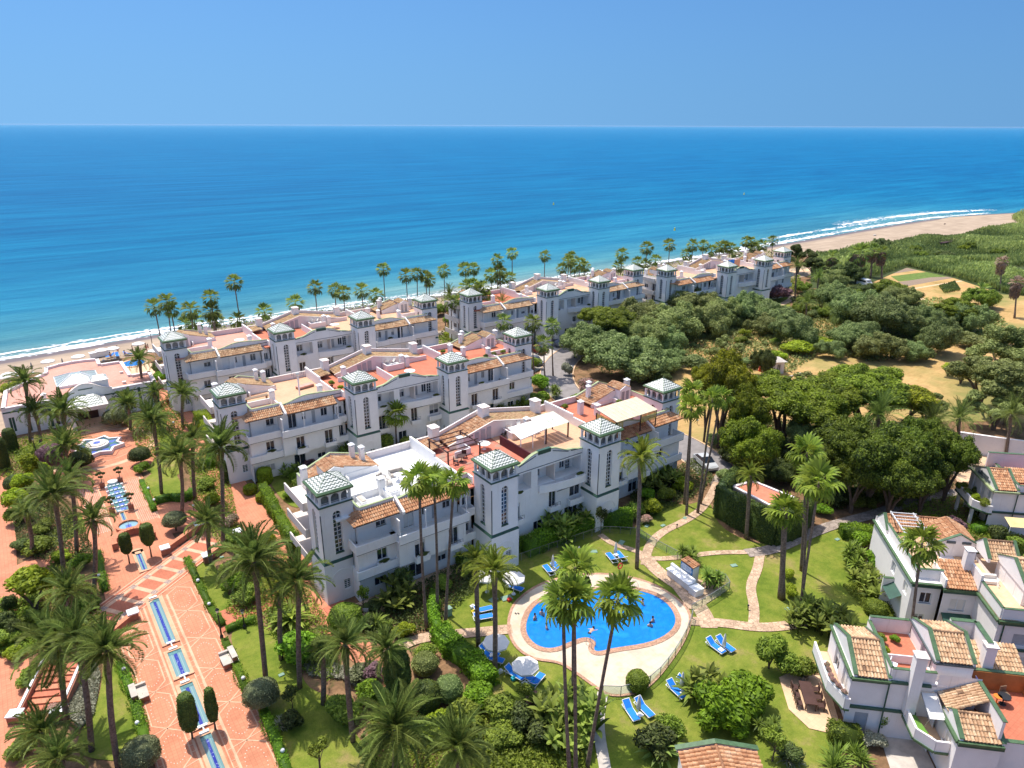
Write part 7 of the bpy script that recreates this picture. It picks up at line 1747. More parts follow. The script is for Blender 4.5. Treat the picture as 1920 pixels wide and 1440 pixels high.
MB().box(.9,1.06,0,2.65,1.9,1.95).build('kiosk_wall',WHITEP,t);bd=MB().box(.9,1.0,1.12,2.62,1.057,1.92).build('notice_board',BLUESIGN,t)
tiles('roof_tiles',t,(.82,1.0,1.97),(1.9,0,0),(0,1.0,.16),TILEO,seed=91,tw=.2)
wr=MB();rr=random.Random(4)
w0,w1=.98,2.52
for r_,(z,h_)in enumerate(((1.83,.06),(1.74,.06),(1.62,.05),(1.53,.05),(1.43,.05),(1.33,.05),(1.23,.05))):
 x=w0+(.15 if r_<2 else .03)
 while x<w1-.1:
  l=rr.uniform(.04,.16);wr.box(x,.99,z-h_/2,min(w1,x+l),.997,z+h_/2);x+=l+rr.uniform(.02,.045)
wr.build('notice_lettering',WHITEP,t)
def fence(name,px,label,h=1.0,step=1.5,cl=False):
 pts=smooth_line([GP(a,b_)for a,b_ in px],2 if cl else 0);t=thing(name,label,'fence',(*pts[0],.1));o=pts[0]
 q=[pts[0]];acc=0
 for a,b_ in zip(pts,pts[1:]):
  L=math.hypot(b_[0]-a[0],b_[1]-a[1]);s=step-acc
  while s<=L:q.append((a[0]+(b_[0]-a[0])*s/L,a[1]+(b_[1]-a[1])*s/L));s+=step
  acc=(L-(s-step))
 q.append(pts[-1]);pm=MB().box(-.025,-.025,0,.025,.025,h).mesh('post');pm.materials.append(METAL)
 for p in q:link('post',pm,None,t,(p[0]-o[0],p[1]-o[1],0))
 r=MB()
 for a,b_ in zip(q,q[1:]):r.bar((a[0]-o[0],a[1]-o[1],h),(b_[0]-o[0],b_[1]-o[1],h),.05,.04)
 r.build('top_rail',METAL,t)
 for a,b_ in zip(q,q[1:]):
  if name=='metal_fence':
   g=MB();n_=8
   for i in range(1,n_):g.bar((a[0]-o[0]+(b_[0]-a[0])*i/n_,a[1]-o[1]+(b_[1]-a[1])*i/n_,0),(a[0]-o[0]+(b_[0]-a[0])*i/n_,a[1]-o[1]+(b_[1]-a[1])*i/n_,h),.012)
   g.build('wire_panel',METAL,t);continue
  g=MB();g.bar((a[0]-o[0],a[1]-o[1],h*.52),(b_[0]-o[0],b_[1]-o[1],h*.52),.012,h*.86);g.build('glass_panel',CLEAR,t)
 return t
CLEAR,nt,b=nodes('clear_glass',.05,.5);tr=N(nt,'ShaderNodeBsdfTransparent');tr.inputs[0].default_value=(.86,.93,.88,1);mx=N(nt,'ShaderNodeMixShader');mx.inputs[0].default_value=.14;b.inputs['Base Color'].default_value=(.5,.6,.55,1)
nt.links.new(tr.outputs[0],mx.inputs[1]);nt.links.new(b.outputs[0],mx.inputs[2]);nt.links.new(mx.outputs[0],nt.nodes['Material Output'].inputs[0])
fence('glass_fence',[(1130,1305),(1170,1308),(1222,1288),(1262,1240),(1288,1195),(1298,1160)],'curved glass fence along the near side of the pool deck',cl=True)
fence('glass_fence',[(1296,1150),(1330,1132),(1369,1106),(1368,1098),(1340,1085)],'glass fence round the bar terrace')
fence('glass_fence',[(1195,1005),(1230,1028),(1275,1052)],'glass fence between the paths, above the bar');fence('metal_fence',[(960,1058),(1040,1030),(1130,1000),(1195,1004)],'dark wire fence in front of the pool hedge',.9,1.2)
P=GP(1161,1082);t=thing('life_ring','red life ring on a stand at the far edge of the pool deck','life ring',(*P,.1));MB().cyl((0,0,0),(0,0,1.1),.03,.03,6).cyl((0,0,0),(0,0,.05),.25,.2,8).build('stand',METAL,t)
m=MB();rgn=[]
for i in range(16):
 a=2*math.pi*i/16;rgn.append((.3*math.cos(a),-.05,1.3+.3*math.sin(a)))
for i in range(16):m.cyl(rgn[i],rgn[(i+1)%16],.075,.075,6,False)
m.build('ring',RED,t,smooth=True)
lm={}
def lounger(px,py,ang,label,h0=.32,up=35):
 if 'root' not in lm:
  t=thing('sun_lounger',label,'sun lounger',(0,0,0),0,'blue sun loungers with white frames')
  f=MB()
  for s in(-.33,.33):f.bar((-.95,s,.27),(.95,s,.27),.05,.06)
  f.bar((-.95,-.33,.27),(-.95,.33,.27),.05);f.bar((.95,-.33,.27),(.95,.33,.27),.05);f.build('frame',WHITEP,t)
  l=MB().tube([(0,0,.27),(.04,0,0)],[.03,.025],6).mesh('leg');l.materials.append(WHITEP)
  for x in(-.8,.75):
   for s in(-.33,.33):link('leg',l,None,t,(x,s,0))
  MB().box(-.95,-.29,.30,.35,.29,.345).build('seat_fabric',BLUEC,t)
  u_=R(35);MB().add([(.35,-.29,.33),(.35,.29,.33),(.35+.68*math.cos(u_),.29,.33+.68*math.sin(u_)),(.35+.68*math.cos(u_),-.29,.33+.68*math.sin(u_)),(.35,-.29,.29),(.35,.29,.29),(.37+.68*math.cos(u_),.29,.29+.68*math.sin(u_)),(.37+.68*math.cos(u_),-.29,.29+.68*math.sin(u_))],[(0,1,2,3),(7,6,5,4),(2,6,7,3),(0,3,7,4),(1,5,6,2)]).build('backrest_fabric',BLUEC,t)
  b2=MB()
  for s in(-.33,.33):b2.bar((.33,s,.30),(.36+.72*math.cos(u_),s,.32+.72*math.sin(u_)),.045)
  b2.bar((.36+.72*math.cos(u_),-.33,.32+.72*math.sin(u_)),(.36+.72*math.cos(u_),.33,.32+.72*math.sin(u_)),.045);b2.build('backrest_frame',WHITEP,t)
  lm['root']=t;o=t
 else:o=copy_tree(lm['root'],label=label)
 P=GP(px,py,.2);o.location=(*P,.02);o.rotation_euler=(0,0,ang);return o
def ang_px(x0,y0,x1,y1):a,b_=GP(x0,y0),GP(x1,y1);return math.atan2(b_[1]-a[1],b_[0]-a[0])
LL=[(1147,1047,1154,1055,1138,1036,'left one of the pair behind the pool near the life ring'),(1164,1044,1172,1052,1156,1034,'right one of the pair behind the pool near the life ring'),(1029,1070,1036,1078,1022,1062,'left one of the pair left of the far pool edge'),(1045,1064,1054,1071,1037,1056,'right one of the pair left of the far pool edge'),(1268,1296,1256,1284,1280,1306,'left one of the pair below the large lawn bush'),(1290,1284,1272,1276,1303,1290,'right one of the pair below the large lawn bush'),(1183,1336,1173,1322,1192,1350,'left one of the pair below the round clipped bush'),(1208,1330,1198,1318,1220,1340,'right one of the pair below the round clipped bush'),(1342,1214,1330,1206,1352,1222,'left one of the pair on the lawn right of the pool'),(1360,1211,1348,1200,1372,1218,'right one of the pair on the lawn right of the pool'),(906,1144,896,1146,918,1141,'far one of the pair beside the parasol-less chairs left of the pool'),(906,1158,896,1160,918,1156,'near one of the pair beside the parasol-less chairs left of the pool'),(918,1224,905,1220,928,1230,'far one under the left white parasol'),(926,1236,913,1232,940,1240,'near one under the left white parasol'),(966,1265,955,1258,980,1272,'left one under the right white parasol'),(985,1268,973,1262,996,1274,'right one under the right white parasol'),(1006,1277,1000,1284,1012,1270,'turned one right of the right white parasol'),(965,1102,955,1098,978,1106,'shaded one behind the left feather palm')]
for a,b_,x0,y0,x1,y1,l in LL:lounger(a,b_,ang_px(x0,y0,x1,y1)+(math.pi if 'lawn bush' in l or 'clipped' in l or 'right of the pool' in l else math.pi),'blue sun lounger, '+l)
for px,py,l in((1155,1040,'by the loungers near the life ring'),(1038,1068,'by the loungers left of the far pool edge'),(1281,1299,'by the loungers below the large lawn bush'),(1200,1340,'by the loungers below the round clipped bush'),(1352,1218,'on the lawn right of the pool'),(921,1228,'under the left white parasol'),(984,1281,'near the right white parasol')):
 P=GP(px,py,.4);t=thing('side_table','small white side table '+l,'side table',(*P,.02));MB().box(-.22,-.22,.36,.22,.22,.41).build('tabletop',WHITEP,t);q=MB()
 for x in(-.18,.18):
  for y in(-.18,.18):q.box(x-.02,y-.02,0,x+.02,y+.02,.36)
 q.build('legs',WHITEP,t)
for px,py,h,cl,l in((930,1203,2.1,False,'open white parasol left of the pool'),(985,1247,2.1,False,'open white parasol below the left end of the pool'),(913,1078,2.1,False,'open white parasol behind the feather palms, left'),(963,1082,2.1,False,'open white parasol behind the feather palms, right'),(1155,1018,2.1,True,'closed white parasol near the life ring'),(1037,1042,2.0,True,'closed white parasol left of the far pool edge'),(1086,1026,2.0,True,'closed white parasol by the pool hedge'),(1199,1306,2.2,True,'closed white parasol below the round clipped bush'),(1281,1262,2.0,True,'closed white parasol below the large lawn bush'),(1360,1190,1.8,True,'closed white parasol on the lawn right of the pool')):
 parasol(GP(px,py,h),l,.05,1.2,h,cl)
for px,py,mt,l,nm in((1000,1285,TEALC,'turquoise towel by the near loungers','towel'),(963,1275,TEALC,'turquoise towel over the chair under the right parasol','towel'),(888,1150,YEL,'yellow bag beside the chairs left of the pool','bag'),(886,1140,WHITEP,'white bag beside the chairs left of the pool','bag'),(955,1127,RED,'red float on the green cover left of the pool','float'),(938,1262,WHITEP,'white bag at the foot of the left feather palm','bag')):
 P=GP(px,py);tag(MB().box(P[0]-.22,P[1]-.16,.05,P[0]+.22,P[1]+.16,.3).ball((P[0],P[1],.32),.14,8,5).build(nm,mt),l,nm)
for px,py,l in((967,1152,'left dark sandal on the pool deck'),(972,1152,'right dark sandal on the pool deck')):
 P=GP(px,py);tag(MB().box(P[0]-.06,P[1]-.13,.09,P[0]+.06,P[1]+.13,.13).build('sandal',BLACK),l,'sandal')
for i,(px,py,w)in enumerate(((1113,1035,.8),(1165,1018,.9),(950,1122,1.1),(925,1125,.9),(1376,1061,.7),(1482,1143,1.0),(1284,972,.6),(1243,986,.6),(1213,987,.6),(1307,1120,.6),(528,1266,.5),(1570,1012,.6),(1485,1302,.1),(416,1045,.4))):
 P=GP(px,py);o=MB().box(-w/2,-w/3,.02,w/2,w/3,.09).build('inspection_cover',MANH);o.location=(*P,0);o.rotation_euler=(0,0,rnd.uniform(-.5,.5));reg(o,'pale green inspection cover in the lawn','green inspection covers');o['category']='cover'
for px,py,l in((1269,991,'on the curving path'),(1402,1144,'on the winding path')):
 P=GP(px,py);t=thing('path_light','small dark bollard light '+l,'path light',(*P,0));MB().cyl((0,0,0),(0,0,.5),.05,.05,6).build('post',BLACK,t);MB().cyl((0,0,.5),(0,0,.62),.1,.1,8).build('head',BLACK,t)
P=GP(1431,985,1.3);t=thing('sign','small white sign hanging on the tall clipped hedge','sign',(P[0],P[1],1.2),R(-92));MB().box(-.35,-.03,0,.35,.0,.5).build('board',WHITEP,t)
P=GP(1062,639,1.0);t=thing('sign','small white sign on the verge behind the silver car','sign',(*P,0),R(-20));MB().box(-.55,-.03,.9,.55,.0,1.4).build('board',WHITEP,t);MB().box(-.03,0,0,.03,.04,1.3).build('post',METAL,t)
P=GP(686,1146,.4);t=thing('sign','small pink notice board in front of the clipped dome bush','sign',(*P,0),R(-30));MB().box(-.25,-.03,.3,.25,0,.75).build('board',PINKW,t);MB().box(-.03,0,0,.03,.03,.7).build('post',METAL,t)
P=GP(841,1144,.6);t=thing('litter_bin','green litter bin on the lawn left of the pool','litter bin',(*P,0));MB().box(-.25,-.25,0,.25,.25,.8).build('body',MANH,t);MB().box(-.3,-.3,.8,.3,.3,.9).build('lid',MANH,t)
# ---------------------------------------------------------------- palms
def palm_px(kind,base,crown,label,fl=None,near=True,mat=None,group=None,r=None,hmax=None,**k):
 P=GP(*base);h=HT(P,crown[1]);Cn=GP(crown[0],crown[1],h)
 f=date_palm if kind=='d' else fan_palm
 fl=fl or(3.7 if kind=='d' else 1.75);r=r or(.195 if kind=='d' else .15)
 return f(P,Cn,h,fl,near,mat,r,label=label,group=group,**k)
DG='date palms of the left garden'
for b_,c_,l,fl in[((57,832),(48,722),'tall date palm standing in front of the left end of the clubhouse',3.6),((77,838),(66,776),'date palm on the small lawn before the clubhouse wall, with pale fronds',3.3),((123,862),(120,778),'date palm in front of the clubhouse portico, left',4.2),((127,900),(125,842),'short thick date palm left of the star fountain',4.0),((270,750),(262,680),'slim date palm by the right corner of the clubhouse',2.9),((244,806),(240,764),'date palm right of the clubhouse portico',3.7),((300,800),(290,742),'date palm behind the right side of the star fountain',3.0),((343,800),(343,744),'date palm on the walkway beside the beachfront building',3.3),((303,925),(287,796),'tall date palm on the lawn right of the star fountain',3.8),((341,965),(337,862),'date palm shading the cross path',3.7),((366,936),(362,830),'slim date palm behind the cross path',3.0),((418,1028),(415,846),'tall date palm beside the terracotta walkway, in front of the second building',4.0),((121,1092),(103,935),'massive date palm left of the cascade',4.4),((144,1037),(134,905),'date palm just behind the massive one left of the cascade',3.3),((176,1107),(176,982),'date palm left of the round basin',3.0),((60,1045),(50,968),'small date palm in the shrubs at the left edge',2.4),((397,1060),(390,985),'date palm at the right end of the diagonal band',3.1),((499,1280),(478,1062),'tallest broad date palm in front of the nearest building, left',4.3),((527,1236),(526,1112),'slim date palm second from the broad one in front of the nearest building',2.7),((562,1290),(560,1098),'slim date palm third from the broad one in front of the nearest building',3.3),((125,1352),(112,1222),'broad date palm above the garden stairs, left',4.0),((222,1440),(203,1228),'date palm with a crooked trunk beside the promenade, lower left',3.6),((172,1408),(145,1205),'date palm between the stairs and the crooked one',3.3),((128,1190),(132,1118),'date palm behind the garden stairs',3.3),((80,1432),(82,1382),'low date palm at the lower left corner',3.2),((125,1500),(112,1432),'cut-off date palm at the lower picture edge, left',3.0),((662,1390),(647,1218),'date palm on the lawn right of the promenade',3.0),((726,1318),(727,1226),'blue-green date palm by the tall clipped cypress',2.9),((606,1320),(605,1230),'small dark date palm among the silver shrubs',1.9),((738,1480),(742,1376),'big blue-green date palm at the lower edge of the picture',4.3),((862,1500),(858,1412),'date palm cut by the lower edge, right of the big one',3.6),((928,1262),(927,1078),'feather palm at the left end of the pool, in front',3.1),((897,1212),(893,1062),'feather palm at the left end of the pool, behind',2.6),((1194,1066),(1201,866),'tall feather palm between the pool and the third tower',3.3),((1399,1010),(1406,898),'feather palm in front of the tall clipped hedge',2.3),((40,780),(30,780),'x',0)]:
 if l=='x':continue
 sub=DATEL if('feather palm' in l or 'second from' in l)else DATE
 palm_px('d',b_,c_,l,fl,True,sub,DG if 'pool' not in l and 'hedge' not in l else 'feather palms by the pool',nf=50 if fl>3.4 else 40)
for b_,c_,l,fl in[((745,842),(742,780),'stocky fan palm between the two nearest apartment buildings',2.3),((800,1180),(786,905),'left fan palm of three against the nearest facade',1.75),((820,1145),(813,903),'middle fan palm of three against the nearest facade',1.7),((835,1174),(851,905),'right fan palm of three against the nearest facade',1.75),((1070,1478),(1056,1130),'left fan palm of the tall clump over the pool',1.75),((1080,1482),(1076,1128),'middle fan palm of the tall clump over the pool',1.6),((1076,1330),(1078,1068),'tallest fan palm standing behind the clump over the pool',2.0),((1101,1440),(1158,1128),'leaning fan palm in front of the pool',2.0),((1283,945),(1299,738),'far left fan palm of the group at the right end of the nearest building',1.8),((1287,966),(1296,766),'near left fan palm of the group at the right end of the nearest building',1.8),((1308,962),(1336,750),'thick leaning fan palm of the group at the right end of the nearest building',1.6),((1313,945),(1351,748),'slim leaning fan palm of the group at the right end of the nearest building',1.6),((1502,1070),(1513,852),'tallest fan palm of the clump on the east lawn',2.2),((1505,1112),(1516,905),'left fan palm of the clump on the east lawn',1.8),((1500,1142),(1535,908),'right fan palm of the clump on the east lawn',2.2),((1704,1215),(1728,1022),'fan palm growing against the townhouse wall',2.2)]:
 palm_px('f',b_,c_,l,fl,True,FAN,'tall fan palms of the pool garden',nf=17)
palm_px('f',(1465,1122),(1472,962),'stout fan palm with a thick grey trunk on the east lawn',1.9,True,FAN,r=.33,nf=22)
for b_,c_,l,fl in[((1650,872),(1646,784),'grey-green date palm over the dark tree canopy',4.6),((1748,872),(1746,798),'date palm behind the dark canopy, left of the courtyard',3.8),((1800,866),(1797,790),'date palm beside the courtyard wall',3.8),((1885,861),(1895,782),'date palm standing in the courtyard',3.8),((1545,892),(1547,816),'date palm top rising behind the ficus canopy',3.2),((1490,562),(1494,502),'tall date palm at the end of the farthest building',3.6),((1530,570),(1534,524),'date palm right of the farthest building',3.6),((1512,596),(1512,570),'low date palm by the white lamp path',3.6),((924,640),(922,582),'date palm in front of the left end of the road-side building',3.6),((942,640),(941,578),'second date palm in front of the left end of the road-side building',4.0),((845,640),(843,556),'date palm on the garden strip between the beachfront buildings',3.0)]:
 palm_px('d',b_,c_,l,fl,False,DATE)
for b_,c_,l,fl,mt in[((1560,522),(1560,484),'fan palm with dead skirt among the canes, left',2.6,FAN),((1605,530),(1610,478),'broad fan palm with dead skirt beside the white van',3.6,FAN),((1632,522),(1637,470),'fan palm with dead skirt, left of the pair by the green plot',2.4,FAN),((1653,530),(1654,474),'fan palm with dead skirt, right of the pair by the green plot',2.4,FAN),((1842,580),(1842,546),'small fan palm with dead skirt in the dry field',2.2,FAN)]:
 palm_px('f',b_,c_,l,fl,False,mt,skirt=True,r=.3)
for b_,c_,l in[((1875,546),(1879,492),'dead palm with a brown hanging crown in the dry field'),((1902,597),(1907,532),'dead palm at the right edge of the dry field'),((757,655),(757,606),'dry brown fan palm in front of the clubhouse-side building')]:
 palm_px('f',b_,c_,l,2.0 if b_[0]>800 else 2.2,False,FAN,skirt=b_[0]>800,r=.22,deadcrown=True)
def seafront(px,py,y=None,fl=1.85,base='',near=False,z0=3,z1=17):
 tgt=y if y is not None else(82.5 if px<900 else 80.5)+rnd.uniform(-2.5,3.5)
 best=None
 for i in range(60):
  h=z0+(z1-z0)*i/59;P=GP(px,py,h)
  if best is None or abs(P[1]-tgt)<best[0]:best=(abs(P[1]-tgt),P,h)
 P,h=best[1],best[2]
 t=fan_palm(P,(P[0]+rnd.uniform(-.3,.3),P[1]),h,fl,near,None,.13,label=base);reg(t,base,'fan palms '+base.split('fan palm ')[1]);return t
for px,py in[(289,577),(311,568),(322,581),(355,584),(393,560),(397,586),(402,601),(366,604),(346,610),(438,531),(447,601),(497,586),(551,570)]:
 seafront(px,py,base='fan palm behind the roof of the clubhouse-side building')
for px,py in[(590,540),(627,545),(642,551),(681,546),(706,555),(721,506),(761,518),(781,515),(799,520),(806,527)]:
 seafront(px,py,base='fan palm against the sea right of the big roof gable')
for px,py in[(832,509),(874,506),(887,505),(922,517),(932,489),(937,511),(940,523),(955,523),(962,476),(1021,481),(1053,505),(1066,492),(1070,484),(1078,503),(1087,495),(1095,501)]:
 seafront(px,py,base='fan palm against the sea behind the road-side beachfront building',fl=1.85)
for px,py in[(1160,501),(1165,479),(1197,493),(1211,497),(1213,466),(1229,489),(1256,460),(1287,478),(1300,461),(1319,461),(1335,470),(1351,463),(1357,464),(1370,466),(1379,475),(1399,454),(1408,455),(1413,465),(1429,461),(1450,452)]:
 seafront(px,py,y=77+rnd.uniform(0,4),base='fan palm on the seafront by the farthest building',fl=2.0)
for px,py,yy in[(845,567,72),(860,567,70),(872,540,77),(885,572,68),(889,536,76),(907,540,74),(895,549,73),(945,605,59),(912,560,72)]:
 seafront(px,py,y=yy,base='fan palm in the gap between the two beachfront buildings',fl=1.9)
for px,py,by_,l in[(999,607,700,'fan palm beside the parking bays, left'),(1020,647,712,'low fan palm over the grey parked car'),(1035,613,705,'fan palm with dry yellow leaves beside the parking bays')]:
 palm_px('f',(px+2,by_),(px,py),l,1.9,False)
for px,py,h in[(675,625,7.5),(661,628,7)]:
 P=GP(px,py,h);fan_palm(P,P,h,1.7,False,label='fan palm in front of the third tower of the clubhouse-side building, '+('right' if px>670 else 'left'))
# ---------------------------------------------------------------- hedges and clipped shapes
def H(name,label,px,w,h,mat=None,**k):return hedge(name,label,[GP(a,b_)for a,b_ in px],w,h,mat or HEDGE,**k)
H('hedge','bright clipped hedge between the walkway and the second building',[(378,790),(400,830)],2.0,1.9,LIME,leaf=.11)
H('hedge','long clipped hedge beside the nearest building',[(495,930),(525,985),(555,1035)],1.1,1.9,leaf=.10)
H('hedge','dark hedge right of the star fountain',[(385,810),(400,850),(395,880)],1.0,1.6)
H('hedge','low hedge on the right promenade edge, far part',[(266,905),(290,960)],.7,.6,leaf=.07);H('hedge','rounded dark hedge round the small lawn by the cascade',[(292,945),(320,938),(352,940),(362,925)],.9,.9,leaf=.08)
H('hedge','low hedge on the right promenade edge, middle part',[(351,1052),(372,1095),(396,1145),(418,1175)],.7,.6,leaf=.07);H('hedge','low hedge on the right promenade edge, lower part',[(422,1205),(443,1250),(462,1300)],.7,.6,leaf=.07)
H('hedge','low hedge on the right promenade edge at the bottom',[(495,1340),(520,1400),(545,1470)],.8,.7,leaf=.07);H('hedge','low hedge on the left promenade edge by the left bench',[(228,1250),(250,1310)],.8,.7,leaf=.07);H('hedge','low hedge on the left promenade edge at the bottom',[(253,1320),(268,1370),(280,1430)],.8,.7,leaf=.07)
H('hedge','low hedge on the left promenade edge by the diagonal band',[(185,1040),(198,1110)],.7,.6,leaf=.07);H('hedge','small hedge below the cross path wall',[(425,1185),(455,1172),(480,1165)],.6,.6,leaf=.07)
H('hedge','glossy hedge behind the wire fence of the pool garden',[(985,1040),(1030,1020),(1075,1000),(1130,985),(1180,985)],1.6,1.9,leaf=.10);H('hedge','dark shrub hedge behind the shaded loungers',[(860,1060),(900,1045),(940,1040)],1.3,1.2,SHRUB,leaf=.11)
H('hedge','wavy green hedge on the pool lawn, upper part',[(815,1120),(812,1165),(825,1195)],.9,1.1,leaf=.10);H('hedge','wavy green hedge on the pool lawn, lower part',[(825,1195),(850,1225),(885,1250),(915,1290)],1.8,1.4,leaf=.11)
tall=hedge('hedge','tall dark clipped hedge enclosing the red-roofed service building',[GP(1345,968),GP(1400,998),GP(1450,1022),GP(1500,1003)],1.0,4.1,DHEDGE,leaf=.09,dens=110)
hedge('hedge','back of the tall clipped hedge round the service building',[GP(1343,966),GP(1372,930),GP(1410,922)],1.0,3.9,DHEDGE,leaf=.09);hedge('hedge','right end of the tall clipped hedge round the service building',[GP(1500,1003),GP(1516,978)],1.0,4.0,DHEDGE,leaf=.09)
hedge('hedge','boxy hedge between the patio and the yard of the corner townhouse',[GP(1555,1388),GP(1608,1395)],1.3,1.5,SHRUB,leaf=.08,dens=140)
H('hedge','hedge by the townhouse path, with white flowers',[(1575,1005),(1650,1010)],1.6,1.4,leaf=.10);H('hedge','low hedge between the townhouses',[(1825,1000),(1870,990)],1.2,1.0);H('hedge','clipped hedge beside the round clipped ball of the second building',[(548,905),(600,890)],1.2,1.0)
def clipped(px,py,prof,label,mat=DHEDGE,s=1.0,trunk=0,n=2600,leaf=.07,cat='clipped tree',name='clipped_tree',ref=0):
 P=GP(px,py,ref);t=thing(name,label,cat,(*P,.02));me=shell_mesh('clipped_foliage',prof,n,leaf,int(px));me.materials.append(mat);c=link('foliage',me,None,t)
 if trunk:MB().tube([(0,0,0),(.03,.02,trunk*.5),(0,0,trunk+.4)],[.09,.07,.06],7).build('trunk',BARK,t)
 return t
cone=[(.02,1.0),(.38,1.02),(.62,1.5),(.66,2.6),(.56,3.9),(.46,4.1),(.02,4.2)]
clipped(361,1386,[(.02,1.0),(.45,1.05),(.68,1.7),(.66,3.0),(.52,4.2),(.40,4.35),(.02,4.42)],'wide clipped column tree straddling the channel at the bottom',trunk=1.0);clipped(404,1369,[(.02,1.0),(.28,1.05),(.44,1.8),(.42,3.0),(.30,4.0),(.18,4.15),(.02,4.2)],'slim clipped column tree right of the channel at the bottom',trunk=1.0)
clipped(243,1057,[(.02,1.3),(.25,1.32),(.55,1.7),(.58,2.8),(.50,3.5),(.42,3.7),(.02,3.78)],'left clipped lollipop tree by the arched basin',trunk=1.3);clipped(284,1044,[(.02,1.5),(.30,1.52),(.66,2.1),(.70,2.9),(.60,3.9),(.5,4.05),(.02,4.1)],'right clipped lollipop tree by the arched basin',trunk=1.5)
clipped(748,1310,[(.9,0),(1.05,.8),(1.1,3.0),(.95,4.4),(.6,5.0),(.02,5.2)],'tall dark clipped cypress beside the terracotta path',n=5200,leaf=.08);clipped(802,1330,[(.8,0),(1.0,.6),(1.05,1.7),(.9,2.3),(.5,2.6),(.02,2.7)],'short rounded clipped cypress beside the terracotta path',n=3200);clipped(24,845,[(.7,0),(.85,.8),(.85,2.8),(.6,3.4),(.02,3.6)],'dark clipped column by the pink steps',n=3200)
clipped(8,880,[(.7,0),(.9,.8),(.9,4.0),(.7,4.6),(.02,4.8)],'dark clipped column cut by the left picture edge',n=3200);clipped(1194,1292,[(.55,0),(.85,.3),(.98,.8),(.9,1.25),(.6,1.6),(.02,1.75)],'round olive clipped bush beside the curved glass fence',SHRUB,n=3600,leaf=.06,cat='shrub',name='clipped_bush');clipped(425,905,[(.5,0),(.62,.6),(.6,2.6),(.3,3.2),(.02,3.3)],'dark clipped cone beside the second building',n=2600)
clipped(650,1180,[(1.0,0),(1.5,.6),(1.6,1.4),(1.3,2.1),(.7,2.5),(.02,2.6)],'big golden-topped dome bush at the end of the walkway',SHRUB,n=5200,leaf=.08,cat='shrub',name='clipped_bush');clipped(842,1310,[(.6,0),(1.1,.6),(1.2,1.2),(.9,1.8),(.02,2.1)],'blue-green clipped bush with a pointed side',TAMAR2,n=4200,leaf=.06,cat='shrub',name='clipped_bush');clipped(797,1258,[(.7,0),(1.1,.4),(1.2,1.0),(.8,1.5),(.02,1.7)],'grey-green clipped dome above the short cypress',TAMAR,n=3600,leaf=.07,cat='shrub',name='clipped_bush')
clipped(498,905,[(.8,0),(.95,.3),(.95,1.7),(.8,2.0),(.02,2.05)],'bright clipped drum-shaped bush at the corner of the second building',LIME,n=3200,leaf=.09,cat='shrub',name='clipped_bush');clipped(470,925,[(.7,0),(.9,.4),(.8,1.0),(.02,1.3)],'yellow-green clipped ball left of the drum-shaped bush',LIME,n=2200,leaf=.09,cat='shrub',name='clipped_bush');clipped(492,940,[(.6,0),(.8,.4),(.7,1.0),(.02,1.2)],'bright clipped ball in front of the drum-shaped bush',LIME,n=2200,leaf=.09,cat='shrub',name='clipped_bush')
clipped(1640,1150,[(.8,0),(1.1,.5),(.95,1.1),(.02,1.4)],'brownish clipped bush beside the townhouse flower beds',SHRUB,n=2600,leaf=.07,cat='shrub',name='clipped_bush')
def mush(px,py,h,rx,label,mat=GREYP,ry=None):
 P=GP(px,py,h);t=thing('clipped_tree',label,'clipped tree',(*P,.02),rnd.uniform(0,3));me=shell_mesh('mushroom',[(.02,-.35),(.8,-.34),(1.0,-.2),(.95,.2),(.7,.55),(.3,.72),(.02,.76)],3600,.045,int(px));me.materials.append(mat);c=link('foliage',me,None,t);c.location=(0,0,h);c.scale=(rx,ry or rx,rx*.95)
 MB().tube([(0,0,0),(.05,0,h*.6),(0,0,h)],[.1,.07,.06],6).build('trunk',BARK,t)
for a in[(490,1300,1.5,1.45,'silver mushroom-clipped tree right of the promenade, above the lower lawn'),(264,1412,1.5,1.4,'silver mushroom-clipped tree at the bottom left of the promenade'),(327,975,1.5,1.35,'silver mushroom-clipped tree by the cross path'),(262,853,1.5,1.5,'dark green mushroom-clipped tree right of the star fountain',DSHRUB),(150,862,1.5,1.7,'dark green mushroom-clipped tree left of the star fountain',DSHRUB),(95,850,1.5,1.9,'purple-grey mushroom-clipped tree on the clubhouse lawn',PURP),(215,782,1.6,1.8,'broad silver mushroom-clipped tree right of the portico',GREYP),(30,905,1.3,1.5,'dark mushroom-clipped tree at the left picture edge',DSHRUB)]:mush(*a)
